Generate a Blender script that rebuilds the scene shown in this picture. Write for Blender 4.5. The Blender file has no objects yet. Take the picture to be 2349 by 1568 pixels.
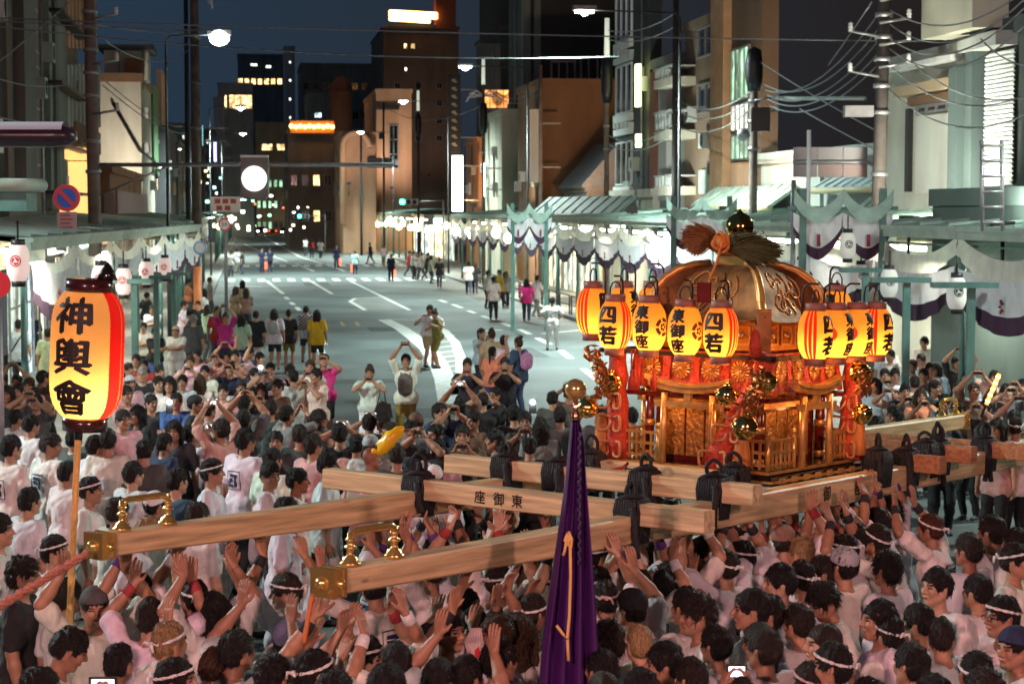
import bpy, math, random
import numpy as np
from mathutils import Vector, Matrix
R = math.radians
rng = random.Random(7)
SC = bpy.context.scene
COL = SC.collection
# ------------------------------------------------------------------ camera
F_PX, PW, PH, CAMZ = 4300.0, 2349.0, 1568.0, 4.4
PITCH = math.atan((784 - 480) / F_PX)
cam = bpy.data.cameras.new('camera')
cam.lens = 36 * F_PX / PW
cam.sensor_width = 36
cam.clip_end = 6000
cam.dof.use_dof = True
cam.dof.focus_distance = 15.0
cam.dof.aperture_fstop = 4.5
cam_o = bpy.data.objects.new('camera', cam)
COL.objects.link(cam_o)
cam_o.location = (0, 0, CAMZ)
cam_o.rotation_euler = (R(90) - PITCH, 0, 0)
SC.camera = cam_o
# ------------------------------------------------------------------ night sky and exposure
W = bpy.data.worlds.new('World')
SC.world = W
W.use_nodes = True
nt = W.node_tree
bg = nt.nodes['Background']
tc = nt.nodes.new('ShaderNodeTexCoord')
sep = nt.nodes.new('ShaderNodeSeparateXYZ')
nt.links.new(tc.outputs['Generated'], sep.inputs[0])
ramp = nt.nodes.new('ShaderNodeValToRGB')          # town glow: blue towards the street, brown-black over the roofs at right
ramp.color_ramp.elements[0].position = 0.38
ramp.color_ramp.elements[0].color = (0.012, 0.024, 0.041, 1)
ramp.color_ramp.elements[1].position = 0.60
ramp.color_ramp.elements[1].color = (0.011, 0.009, 0.009, 1)
mp = nt.nodes.new('ShaderNodeMapRange')
mp.inputs['From Min'].default_value = -1
mp.inputs['From Max'].default_value = 1
nt.links.new(sep.outputs['X'], mp.inputs['Value'])
nt.links.new(mp.outputs[0], ramp.inputs[0])
nt.links.new(ramp.outputs[0], bg.inputs['Color'])
bg.inputs['Strength'].default_value = 1.05
SC.view_settings.view_transform = 'Standard'
SC.view_settings.look = 'None'
SC.view_settings.exposure = 0.65
SC.view_settings.gamma = 1
SC.view_settings.use_curve_mapping = False
SC.cycles.use_denoising = True
SC.cycles.max_bounces = 6
SC.cycles.diffuse_bounces = 3
SC.cycles.glossy_bounces = 3
SC.cycles.transmission_bounces = 4
SC.cycles.sample_clamp_indirect = 4
SC.cycles.sample_clamp_direct = 0
SC.cycles.use_light_tree = True
SC.cycles.caustics_reflective = False
SC.cycles.caustics_refractive = False

# ------------------------------------------------------------------ pixel helpers (photo measured at 2349 x 1568)
_up = Vector((0, math.sin(PITCH), math.cos(PITCH)))
_fw = Vector((0, math.cos(PITCH), -math.sin(PITCH)))
CAMP = Vector((0, 0, CAMZ))
def ray(u, v):
    return Vector((1, 0, 0)) * ((u - PW / 2) / F_PX) + _up * (-(v - PH / 2) / F_PX) + _fw
def atY(u, v, Y):                       # point of the ray at depth Y
    d = ray(u, v); return CAMP + d * (Y / d.y)
def atZ(u, v, z):                       # point of the ray at height z
    d = ray(u, v); return CAMP + d * ((z - CAMZ) / d.z)
def gz(y):                              # the junction rises a little towards the shrine steps
    t = max(0., min(1., (31 - y) / 12)); return .27 * t * t * (3 - 2 * t)
TH = math.asin(0.139)                   # the street runs off 8 degrees to the left
SD = Vector((-math.sin(TH), math.cos(TH), 0))
SN = Vector((math.cos(TH), math.sin(TH), 0))
SO = Vector((12.8, 0, 0))               # right kerb at s = 0
def Wp(s, l, z=0): return SO + SD * s + SN * l + Vector((0, 0, z))
def onS(u, v, s):                       # ray with plane s = const -> (l, z)
    d = ray(u, v); t = (s - (CAMP - SO).dot(SD)) / d.dot(SD); p = CAMP + d * t
    return (p - SO).dot(SN), p.z
def onL(u, v, l):                       # ray with plane l = const -> (s, z)
    d = ray(u, v); t = (l - (CAMP - SO).dot(SN)) / d.dot(SN); p = CAMP + d * t
    return (p - SO).dot(SD), p.z

# ------------------------------------------------------------------ materials
MATS = {}
def mat(name, col, rough=.6, metal=0., nz=0., scale=8., bump=0., emit=0., ecol=None, objcol=False, spec=.5, stretch=None, transl=0., coat=0.):
    if name in MATS: return MATS[name]
    m = bpy.data.materials.new(name); m.use_nodes = True
    t = m.node_tree; b = t.nodes['Principled BSDF']
    b.inputs['Roughness'].default_value = rough
    b.inputs['Metallic'].default_value = metal
    b.inputs['Specular IOR Level'].default_value = spec
    b.inputs['Coat Weight'].default_value = coat
    b.inputs['Base Color'].default_value = (*col, 1)
    src = None
    if objcol:
        oi = t.nodes.new('ShaderNodeObjectInfo'); src = oi.outputs['Color']
    if nz or bump:
        c = t.nodes.new('ShaderNodeTexCoord'); n = t.nodes.new('ShaderNodeTexNoise')
        n.inputs['Scale'].default_value = scale; n.inputs['Detail'].default_value = 6
        if stretch:
            q = t.nodes.new('ShaderNodeMapping'); q.inputs['Scale'].default_value = stretch
            t.links.new(c.outputs['Object'], q.inputs[0]); t.links.new(q.outputs[0], n.inputs['Vector'])
        else: t.links.new(c.outputs['Object'], n.inputs['Vector'])
        if nz:
            r = t.nodes.new('ShaderNodeMapRange'); r.inputs['From Min'].default_value = .3; r.inputs['From Max'].default_value = .7
            r.inputs['To Min'].default_value = 1 - nz; r.inputs['To Max'].default_value = 1 + nz * .6
            t.links.new(n.outputs[0], r.inputs['Value'])
            x = t.nodes.new('ShaderNodeMix'); x.data_type = 'RGBA'; x.blend_type = 'MULTIPLY'; x.inputs[0].default_value = 1
            if src: t.links.new(src, x.inputs[6])
            else: x.inputs[6].default_value = (*col, 1)
            t.links.new(r.outputs[0], x.inputs[7]); src = x.outputs[2]
        if bump:
            bp = t.nodes.new('ShaderNodeBump'); bp.inputs['Strength'].default_value = bump; bp.inputs['Distance'].default_value = .02
            t.links.new(n.outputs[0], bp.inputs['Height']); t.links.new(bp.outputs[0], b.inputs['Normal'])
    if src: t.links.new(src, b.inputs['Base Color'])
    if emit:
        b.inputs['Emission Color'].default_value = (*(ecol or col), 1)
        b.inputs['Emission Strength'].default_value = emit
    if transl:
        tr = t.nodes.new('ShaderNodeBsdfTranslucent'); tr.inputs[0].default_value = (*col, 1)
        if src: t.links.new(src, tr.inputs[0])
        mx = t.nodes.new('ShaderNodeMixShader'); mx.inputs[0].default_value = transl
        o = t.nodes['Material Output']
        t.links.new(b.outputs[0], mx.inputs[1]); t.links.new(tr.outputs[0], mx.inputs[2]); t.links.new(mx.outputs[0], o.inputs[0])
    MATS[name] = m
    return m
def wmat(name, col, s):                 # a lit window: lamp-lit room seen through glass, uneven inside
    if name in MATS: return MATS[name]
    m = bpy.data.materials.new(name); m.use_nodes = True; t = m.node_tree; b = t.nodes['Principled BSDF']
    b.inputs['Base Color'].default_value = (.05, .05, .05, 1); b.inputs['Roughness'].default_value = .15
    c = t.nodes.new('ShaderNodeTexCoord'); n = t.nodes.new('ShaderNodeTexVoronoi'); n.inputs['Scale'].default_value = 1.4
    n.feature = 'F1'
    t.links.new(c.outputs['Object'], n.inputs['Vector'])
    n2 = t.nodes.new('ShaderNodeTexNoise'); n2.inputs['Scale'].default_value = 2.5; t.links.new(c.outputs['Object'], n2.inputs['Vector'])
    a = t.nodes.new('ShaderNodeMath'); a.operation = 'MULTIPLY'
    sp = t.nodes.new('ShaderNodeSeparateColor'); t.links.new(n.outputs['Color'], sp.inputs[0])
    r = t.nodes.new('ShaderNodeMapRange'); r.inputs['To Min'].default_value = .15; r.inputs['To Max'].default_value = 1.5
    t.links.new(sp.outputs[0], r.inputs[0])
    t.links.new(r.outputs[0], a.inputs[0]); t.links.new(n2.outputs[0], a.inputs[1])
    k = t.nodes.new('ShaderNodeMath'); k.operation = 'MULTIPLY'; k.inputs[1].default_value = s * 2
    t.links.new(a.outputs[0], k.inputs[0]); t.links.new(k.outputs[0], b.inputs['Emission Strength'])
    b.inputs['Emission Color'].default_value = (*col, 1)
    MATS[name] = m; return m

# ------------------------------------------------------------------ mesh builder
class MB:
    def __init__(s): s.v = []; s.f = []; s.m = []; s.smooth = []
    def add(s, vs, fs, mi=0, sm=False):
        o = len(s.v); s.v += [tuple(q) for q in vs]
        s.f += [tuple(i + o for i in f) for f in fs]; s.m += [mi] * len(fs); s.smooth += [sm] * len(fs); return s
    def box(s, x0, y0, z0, x1, y1, z1, mi=0, M=None):
        vs = [Vector((x, y, z)) for z in (z0, z1) for y in (y0, y1) for x in (x0, x1)]
        if M is not None: vs = [M @ q for q in vs]
        return s.add(vs, [(0, 2, 3, 1), (4, 5, 7, 6), (0, 1, 5, 4), (1, 3, 7, 5), (3, 2, 6, 7), (2, 0, 4, 6)], mi)
    def tube(s, pts, r, n=8, mi=0, caps=True, closed=False):
        pts = [Vector(p) for p in pts]; k = len(pts); rs = r if isinstance(r, (list, tuple)) else [r] * k
        prev = None; vs = []
        for i, p in enumerate(pts):
            if closed: t = (pts[(i + 1) % k] - pts[i - 1])
            else: t = pts[min(i + 1, k - 1)] - pts[max(i - 1, 0)]
            t.normalize()
            if prev is None:
                a = Vector((0, 0, 1)) if abs(t.z) < .9 else Vector((1, 0, 0)); nrm = t.cross(a).normalized()
            else:
                nrm = prev - t * prev.dot(t)
                nrm = nrm.normalized() if nrm.length > 1e-6 else t.orthogonal().normalized()
            prev = nrm; b = t.cross(nrm)
            for j in range(n):
                an = 2 * math.pi * j / n; vs.append(p + (nrm * math.cos(an) + b * math.sin(an)) * rs[i])
        fs = []
        for i in range(k if closed else k - 1):
            i2 = (i + 1) % k
            for j in range(n): fs.append((i * n + j, i * n + (j + 1) % n, i2 * n + (j + 1) % n, i2 * n + j))
        s.add(vs, fs, mi, True)
        if caps and not closed:
            o = len(s.v) - len(vs)
            s.f += [tuple(o + j for j in reversed(range(n))), tuple(o + (k - 1) * n + j for j in range(n))]; s.m += [mi] * 2; s.smooth += [False] * 2
        return s
    def lathe(s, prof, n=20, mi=0, M=None, a0=0., a1=2 * math.pi, sm=True):
        full = abs(a1 - a0 - 2 * math.pi) < 1e-6; c = n if full else n + 1; vs = []
        for (r, z) in prof:
            for j in range(c):
                a = a0 + (a1 - a0) * j / n; q = Vector((r * math.cos(a), r * math.sin(a), z)); vs.append(M @ q if M is not None else q)
        fs = []
        for i in range(len(prof) - 1):
            for j in range(n if not full else c):
                j2 = (j + 1) % c if full else j + 1; fs.append((i * c + j, i * c + j2, (i + 1) * c + j2, (i + 1) * c + j))
        return s.add(vs, fs, mi, sm)
    def grid(s, P, mi=0, sm=True):      # P: rows of points
        n = len(P[0]); vs = [q for row in P for q in row]
        return s.add(vs, [(i * n + j, i * n + j + 1, (i + 1) * n + j + 1, (i + 1) * n + j) for i in range(len(P) - 1) for j in range(n - 1)], mi, sm)
    def prism(s, poly, z0, z1, mi=0, M=None):    # poly in xy
        n = len(poly); vs = [Vector((x, y, z0)) for x, y in poly] + [Vector((x, y, z1)) for x, y in poly]
        if M is not None: vs = [M @ q for q in vs]
        return s.add(vs, [tuple(reversed(range(n))), tuple(range(n, 2 * n))] + [(i, (i + 1) % n, n + (i + 1) % n, n + i) for i in range(n)], mi)
    def ball(s, c, r, n=12, mi=0, sz=1.):
        pr = [(max(r * math.sin(math.pi * i / n), 1e-4), -r * sz * math.cos(math.pi * i / n)) for i in range(n + 1)]
        return s.lathe(pr, n + 4, mi, Matrix.Translation(Vector(c)))
    def mesh(s, name, mats):
        me = bpy.data.meshes.new(name); me.from_pydata(s.v, [], s.f)
        for m in (mats if isinstance(mats, (list, tuple)) else [mats]): me.materials.append(m)
        me.polygons.foreach_set('material_index', s.m); me.polygons.foreach_set('use_smooth', s.smooth); me.update(); return me
    def build(s, name, mats, parent=None, **kw): return mk(name, s.mesh(name, mats), parent, **kw)
def mk(name, me, parent=None, loc=None, rotz=None, color=None, mw=None, **props):
    o = bpy.data.objects.new(name, me); COL.objects.link(o)
    if parent is not None: o.parent = parent
    if mw is not None: o.matrix_local = mw
    if loc is not None: o.location = loc
    if rotz is not None: o.rotation_euler = (0, 0, rotz)
    if color is not None: o.color = (*color, 1)
    for k, q in props.items(): o[k] = q
    return o
def thing(name, label, cat, loc=(0, 0, 0), rotz=0, group=None):
    o = mk(name, None, None, loc=loc, rotz=rotz, label=label, category=cat)
    if group: o['group'] = group
    return o
def tag(o, label, cat, group=None, kind=None):
    if label: o['label'] = label
    if cat: o['category'] = cat
    if group: o['group'] = group
    if kind: o['kind'] = kind
    return o
def lamp(name, kind, loc, power, col, parent=None, size=.1, target=None, angle=None, blend=.6):
    d = bpy.data.lights.new(name, kind); d.energy = power; d.color = col
    if kind == 'AREA': d.size = size
    else: d.shadow_soft_size = size
    if kind == 'SPOT': d.spot_size = angle or R(120); d.spot_blend = blend
    o = bpy.data.objects.new(name, d); COL.objects.link(o); o.location = loc
    if target is not None: o.rotation_euler = (Vector(target) - Vector(loc)).to_track_quat('-Z', 'Y').to_euler()
    if parent is not None: o.parent = parent
    return o
TXT = {}
def text_polys(body, bold=0.012):       # lettering as flat triangles centred on 0, one unit high
    k = (body, bold)
    if k in TXT: return TXT[k]
    c = bpy.data.curves.new('lettering', 'FONT'); c.body = body; c.resolution_u = 1; c.offset = bold; c.align_x = 'CENTER'; c.align_y = 'CENTER'
    o = bpy.data.objects.new('lettering', c); COL.objects.link(o)
    me = bpy.data.meshes.new_from_object(o.evaluated_get(bpy.context.evaluated_depsgraph_get()))
    v = [tuple(q.co)[:2] for q in me.vertices]; f = [tuple(p.vertices) for p in me.polygons]
    bpy.data.objects.remove(o); bpy.data.curves.remove(c); bpy.data.meshes.remove(me)
    xs = [q[0] for q in v]; ys = [q[1] for q in v]; cx = (min(xs) + max(xs)) / 2; cy = (min(ys) + max(ys)) / 2
    v = [(x - cx, y - cy) for x, y in v]; TXT[k] = (v, f); return TXT[k]
def put_text(mb, body, h, fn, mi=0, bold=0.012, sx=1.):   # fn maps (x, y) in metres to a point
    v, f = text_polys(body, bold); return mb.add([fn(x * h * sx, y * h) for x, y in v], f, mi)
# ------------------------------------------------------------------ lamps of the place

LABEL_LATER = []
def smooth(pts, n=6, closed=False):     # a rounded curve through points
    P = [Vector(p) for p in pts]; k = len(P); out = []
    for i in range(k if closed else k - 1):
        a, b, c, d = (P[(i - 1) % k] if closed or i else P[0]), P[i], P[(i + 1) % k], (P[(i + 2) % k] if closed or i + 2 < k else P[-1])
        for j in range(n):
            t = j / n; out.append(.5 * (2 * b + (c - a) * t + (2 * a - 5 * b + 4 * c - d) * t * t + (3 * b - a - 3 * c + d) * t ** 3))
    if not closed: out.append(P[-1])
    return out
COOL = (.80, 1., .93); WARM = (1., .55, .28); PINK = (1., .50, .46)
M_POLE = mat('pole_concrete', (.17, .13, .11), .8, nz=.35, scale=3, bump=.2)
M_POLED = mat('pole_dark', (.03, .03, .03), .7, nz=.3)
M_STEEL = mat('grey_steel', (.32, .32, .33), .45, .6, nz=.2, scale=5)
M_GREEN = mat('arcade_green', (.07, .17, .15), .45, nz=.3, scale=4)
M_GREENL = mat('arcade_pale_green', (.36, .44, .37), .5, nz=.25, scale=2.5)
M_BLACK = mat('black_metal', (.012, .012, .014), .45)
M_WIRE = mat('wire', (.14, .15, .16), .5)
M_WHITEP = mat('white_paint', (.75, .76, .75), .55, nz=.12, scale=3)
M_GLASS = mat('dark_glass', (.012, .016, .02), .08, spec=.8)
M_GLOW = mat('lamp_white', (1, 1, 1), emit=30, ecol=(.95, 1, .92))
M_GLOWW = mat('lamp_warm', (1, .7, .4), emit=14, ecol=(1, .72, .38))

def street_lamp(s, side, h, arm, label, power=1500, col=COOL, group='street lamps on tall posts'):
    l = .6 if side > 0 else -15.1
    p = Wp(s, l)
    t = thing('street_lamp', label, 'street lamp', p, TH, group)
    m = MB(); m.tube([(0, 0, 0), (0, 0, 1.2), (0, 0, h - .9)], [.075, .065, .04], 10); m.build('post', M_BLACK, t)
    m = MB(); m.tube([(0, 0, h - .9), (0, 0, h - .25), (-side * .12, 0, h - .06), (-side * arm, 0, h)], [.04, .035, .03, .025], 8); m.build('arm', M_BLACK, t)
    m = MB(); m.box(-side * arm - .35, -.16, h - .02, -side * arm + .35, .16, h + .12); hd = m.build('lamp_head', M_STEEL, t)
    m = MB(); m.box(-side * arm - .28, -.12, h - .09, -side * arm + .28, .12, h - .03); m.ball((-side * arm, 0, h - .1), {60: .3, 59: .11}.get(s, .16), 8, sz=.8); m.build('lens', M_GLOW, hd)  # ball sized up on the brightest lamp to stand in for its glare
    lamp('street_light', 'SPOT', (-side * arm, 0, h - .15), power, col, t, .2, (-side * arm, 0, 0), R(165), 1.)
    return t
LAMPS = [(60, -1, 9.7, 1.6, 'bright street lamp on a tall post by the left kerb, glaring against the blue sky', 24375),
         (59, 1, 10.5, 3.0, 'street lamp on a long arm glowing in front of the tall dark building', 17875),
         (91, 1, 11.2, 3.0, 'street lamp above the dark vertical shop sign', 17875),
         (127, 1, 11.6, 3.0, 'street lamp shining in front of the peach arched building', 22750),
         (125, -1, 11., 2., 'far street lamp over the left kerb behind the signal arm', 22750),
         (175, 1, 11.5, 3., 'farther street lamp beyond the second crossing on the right kerb', 26000),
         (180, -1, 11.5, 2., 'farther street lamp beyond the second crossing on the left kerb', 26000),
         (240, 1, 11.5, 3., 'small distant street lamp far down the right kerb', 26000)]
for a in LAMPS: street_lamp(a[0], a[1], a[2], a[3], a[4], a[5])
# two tall corner lamps at this end of the street, outside the frame, light the junction and the crowd
def corner_lamp(x, y, h, label, power, col, tgt):
    t = thing('corner_lamp', label, 'street lamp', (x, y, 0))
    m = MB(); m.tube([(0, 0, 0), (0, 0, h)], [.14, .09], 10); m.build('post', M_POLE, t)
    m = MB(); m.box(-.4, -.3, h, .4, .3, h + .2); m.build('lamp_head', M_STEEL, t)
    lamp('corner_light', 'SPOT', (0, 0, h - .12), power, col, t, .35, (tgt[0] - x, tgt[1] - y, tgt[2]), R(140), .9)
    return t
corner_lamp(-17, 22, 10, 'tall cool white corner lamp beside the left end of the junction', 15000, (.85, 1, .95), (-1, 24, 0))
corner_lamp(13.5, 27, 10, 'tall cool white corner lamp beside the right end of the junction', 9000, (.85, 1, .9), (4, 27, 0))
corner_lamp(-6, -7, 9, 'tall warm lamp beside the shrine steps behind the crowd', 11500, PINK, (0, 14, 1))
corner_lamp(9, -6, 9, 'second warm lamp beside the shrine steps behind the crowd', 8000, PINK, (5, 14, 1))

# ------------------------------------------------------------------ ground, road, pavements
def asphalt():
    m = mat('asphalt', (.105, .125, .125),   .62, nz=.5, scale=.3, bump=0); t = m.node_tree; b = t.nodes['Principled BSDF']
    n = t.nodes.new('ShaderNodeTexNoise'); n.inputs['Scale'].default_value = 60; c = t.nodes.new('ShaderNodeTexCoord'); t.links.new(c.outputs['Object'], n.inputs['Vector'])
    bp = t.nodes.new('ShaderNodeBump'); bp.inputs['Strength'].default_value = .25; t.links.new(n.outputs[0], bp.inputs['Height']); t.links.new(bp.outputs[0], b.inputs['Normal'])
    return m
M_ASPH = asphalt()
m = MB(); m.add([(-1500, -300, -.02), (1500, -300, -.02), (1500, 2500, -.02), (-1500, 2500, -.02)], [(0, 1, 2, 3)])
tag(m.build('ground', mat('town_ground', (.06, .06, .06), .9, nz=.3, scale=.1)), None, None, kind='structure')
m = MB()
rows = [[(x, y, gz(y)) for x in np.linspace(-60, 60, 25)] for y in np.arange(-30, 33.5, 1.5)]; m.grid(rows)
pl = [Wp(36, -14.5), Wp(36, 0), Wp(420, 0), Wp(420, -14.5)]
m.add([(-60, 33, 0), (60, 33, 0), tuple(Wp(36, 0)), tuple(Wp(420, 0)), tuple(Wp(420, -14.5)), tuple(Wp(36, -14.5))], [(0, 1, 2, 3, 4, 5)])
road = m.build('road', M_ASPH); road['kind'] = 'structure'
M_PAVE = mat('pavement_stone', (.22, .21, .19), .8, nz=.3, scale=1.2, bump=.1)
M_KERB = mat('kerb_stone', (.3, .3, .29), .8, nz=.25, scale=2)
for side, l0, l1 in ((1, .16, 4.4), (-1, -19.2, -14.66)):
    m = MB(); p = [Wp(36.2, l0), Wp(36.2, l1), Wp(420, l1), Wp(420, l0)]
    m.prism([(q.x, q.y) for q in p], -.01, .12)
    tag(m.build('pavement', M_PAVE), None, None, kind='structure')
    la, lb = (0, .155) if side > 0 else (-14.655, -14.5)
    k = mk('kerb', None, None, loc=Wp(36.2, la), rotz=TH); k['kind'] = 'structure'
    st = MB(); st.box(0, .01, -.01, .15, 1.99, .14); sm = st.mesh('kerb_block', M_KERB)
    for i in range(60): mk('kerb_block', sm, k, loc=(0, i * 2, rng.uniform(-.004, .004)))
    st = MB(); st.box(0, 120, -.01, .15, 383, .14); o = st.build('kerb_run', M_KERB, k); o['kind'] = 'stuff'
M_MARK = mat('road_paint', (.72, .73, .70), .6, nz=.3, scale=3)
M_MARKO = mat('road_paint_orange', (.6, .32, .12), .6, nz=.2, scale=3)
M_ZONE = mat('pale_road_surface', (.2, .2, .19), .7, nz=.25, scale=1)
def mark(name, pts, mt=M_MARK, z=.006):
    mb = MB(); q = [atZ(u, v, z) for u, v in pts]; mb.add(q, [tuple(range(len(q)))])
    if mb.v and (q[1] - q[0]).cross(q[2] - q[0]).z < 0: mb.f = [tuple(reversed(mb.f[0]))]
    return mb.build(name, mt, road)
def lane(name, a, b, w=.16, mt=M_MARK, z=.006):
    p, q = atZ(*a, z), atZ(*b, z); d = (q - p).normalized(); n = Vector((-d.y, d.x, 0)) * w / 2; mb = MB()
    mb.add([p - n, q - n, q + n, p + n], [(0, 1, 2, 3)]); return mb.build(name, mt, road)
st = MB(); st.add([(0, 0, 0), (.46, 0, 0), (.46, 4.4, 0), (0, 4.4, 0)], [(0, 1, 2, 3)]); stripe = st.mesh('crosswalk_stripe', M_MARK)
for s0, n in ((117.5, 15), (147, 15)):
    for i in range(n): mk('crosswalk_stripe', stripe, road, loc=Wp(s0 + rng.uniform(-.05, .05), -14 + i * .93, .006), rotz=TH)
for a, b in (((612, 644), (650, 674)), ((712, 644), (762, 674)), ((805, 645), (940, 711)), ((749, 606), (790, 622)), ((680, 605), (720, 622)),
             ((655, 681), (661, 686)), ((667, 693), (674, 699)), ((680, 704), (688, 712)), ((735, 774), (745, 790)), ((735, 800), (749, 832)), ((690, 765), (700, 775)),
             ((1008, 688), (1024, 693)), ((1038, 698), (1060, 706)), ((1073, 712), (1090, 718)), ((1106, 724), (1130, 733)), ((1148, 739), (1174, 749)), ((1192, 755), (1215, 766)),
             ((1232, 775), (1262, 789)), ((1285, 803), (1310, 822)), ((1338, 845), (1372, 872)), ((1480, 700), (1330, 660))):
    lane('lane_line', a, b, .22 if a[0] != 805 else .2)
mark('zone_marking', [(803, 691), (812, 684), (876, 681), (936, 710), (838, 711)], M_ZONE, .005)
for a, b in (((803, 691), (838, 711)), ((803, 691), (815, 684)), ((815, 684), (880, 681))): lane('zone_edge', a, b, .2)
mark('zone_marking', [(884, 733), (972, 735), (1035, 762), (1058, 800), (1062, 850), (1044, 915), (1034, 912), (1016, 850), (985, 805), (950, 778)], M_ZONE, .005)
def curve_line(name, pts, w):
    P = [atZ(u, v, .007) for u, v in pts]; mb = MB(); L = []
    for i, p in enumerate(P):
        d = (P[min(i + 1, len(P) - 1)] - P[max(i - 1, 0)]).normalized(); n = Vector((-d.y, d.x, 0)) * w / 2; L.append([p - n, p + n])
    mb.grid(L, sm=False); return mb.build(name, M_MARK, road)
curve_line('zone_edge', [(882, 733), (920, 752), (952, 775), (982, 800), (1005, 832), (1020, 868), (1033, 925)], .55)
curve_line('zone_edge', [(974, 735), (1020, 758), (1044, 785), (1057, 820), (1058, 855), (1046, 905)], .3)
curve_line('zone_edge', [(884, 732), (974, 734)], .18)
for i in range(13):
    v = 768 + i * 11.5; k = i / 12; lane('zone_hatch', (1004 + 10 * k + (6 if i > 8 else 0), v + 6), (1042 + 14 * math.sin(k * 2.6), v), .14)
for u in (783, 817): mark('lane_arrow', [(u - 4, 738), (u + 2, 738), (u + 10, 746), (u + 2, 747)], M_MARKO)
lane('stop_line', (510, 655), (600, 657), .3); lane('lane_mark', (640, 762), (600, 762), .25); lane('stop_line', (1105, 759), (1152, 756), .25); lane('stop_line', (1245, 765), (1330, 757), .25)
curve_line('lane_line', [(560, 560), (600, 578), (660, 600)], .2); curve_line('lane_line', [(610, 545), (690, 590), (740, 605)], .2)
lane('stop_line', (560, 600), (640, 600), .6)

for u, v, w, d in ((640, 720, 1.4, 3.), (850, 760, 1.2, 2.4), (760, 880, 2.2, 1.2), (1180, 820, 1.1, 4.), (900, 960, 1.6, 2.), (700, 655, 1.5, 5.), (1100, 690, 1.6, 4.)):
    p = atZ(u, v, .003); mb = MB(); mb.add([Vector((0, 0, 0)), SN * w, SN * w + SD * d, SD * d], [(0, 1, 2, 3)]); o = mb.build('road_patch', mat('patched_asphalt', (.055, .062, .062), .75, nz=.3, scale=2), road, loc=p)
for u, v in ((720, 800), (880, 700), (1000, 665), (620, 690), (1150, 850), (820, 920)):
    p = atZ(u, v, .004); mb = MB(); mb.add([(.32 * math.cos(a), .32 * math.sin(a), 0) for a in np.linspace(0, 6.283, 21)[:-1]], [tuple(range(20))]); mb.build('manhole_cover', mat('manhole_iron', (.035, .036, .036), .5, .4, nz=.4, scale=20, bump=.4), road, loc=p)
# ------------------------------------------------------------------ buildings
LIT_W = wmat('room_light_white', (.95, 1, .85), 2.2); LIT_Y = wmat('room_light_yellow', (1, .62, .25), 2.0); LIT_O = wmat('room_light_orange', (1, .33, .08), 1.5)
LIT_G = wmat('room_light_green', (.5, 1, .6), .8); LIT_B = wmat('room_light_blue', (.55, .8, 1), 1.6)
PANES = {'dark': M_GLASS, 'white': LIT_W, 'yellow': LIT_Y, 'orange': LIT_O, 'green': LIT_G, 'blue': LIT_B}
BM = {}
def bmat(name, col, nz=.3, scale=.6, bump=.08):
    return mat('wall_' + name, col, .85, nz=nz, scale=scale, bump=bump, stretch=(1, 1, .35))
M_CREAM = bmat('cream', (.52, .5, .4)); M_LGREY = bmat('light_grey', (.4, .42, .4)); M_DARK = bmat('charcoal', (.035, .037, .042)); M_BROWN = bmat('brown', (.2, .11, .06))
M_PEACH = bmat('peach', (.55, .32, .2)); M_RED = bmat('rust_red', (.22, .06, .035)); M_WHT = bmat('off_white', (.66, .68, .62))
def win(root, face, B, a0, a1, z0, z1, kind='dark', nx=2, nz_=1, fr=.06, fm=None, depth=.1, name='window'):
    # face 'N': on the near end wall, a = across; 'F': on the street front, a = along the street (local y)
    x0 = B['xf']; sg = B['sg']
    def P(a, d, z): return (a, -d, z) if face == 'N' else (x0 + sg * d, a, z)
    m = MB()
    def bar(p0, p1, q0, q1):
        vs = [P(a, d, z) for d in (.0, depth) for (a, z) in ((p0, q0), (p1, q0), (p1, q1), (p0, q1))]
        m.add(vs, [(0, 1, 2, 3), (7, 6, 5, 4), (0, 4, 5, 1), (1, 5, 6, 2), (2, 6, 7, 3), (3, 7, 4, 0)])
    bar(a0, a1, z0, z0 + fr); bar(a0, a1, z1 - fr, z1); bar(a0, a0 + fr, z0 + fr, z1 - fr); bar(a1 - fr, a1, z0 + fr, z1 - fr)
    for i in range(1, nx): c = a0 + (a1 - a0) * i / nx; bar(c - fr / 3, c + fr / 3, z0 + fr, z1 - fr)
    for i in range(1, nz_): c = z0 + (z1 - z0) * i / nz_; bar(a0 + fr, a1 - fr, c - fr / 3, c + fr / 3)
    w = m.build(name, fm or M_STEEL, root)
    p = MB(); p.add([P(a, depth * .35, z) for a, z in ((a0 + fr, z0 + fr), (a1 - fr, z0 + fr), (a1 - fr, z1 - fr), (a0 + fr, z1 - fr))], [(0, 1, 2, 3) if (face == 'N') == True else (0, 1, 2, 3)])
    p.build('pane', PANES[kind] if isinstance(kind, str) else kind, w); return w
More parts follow.
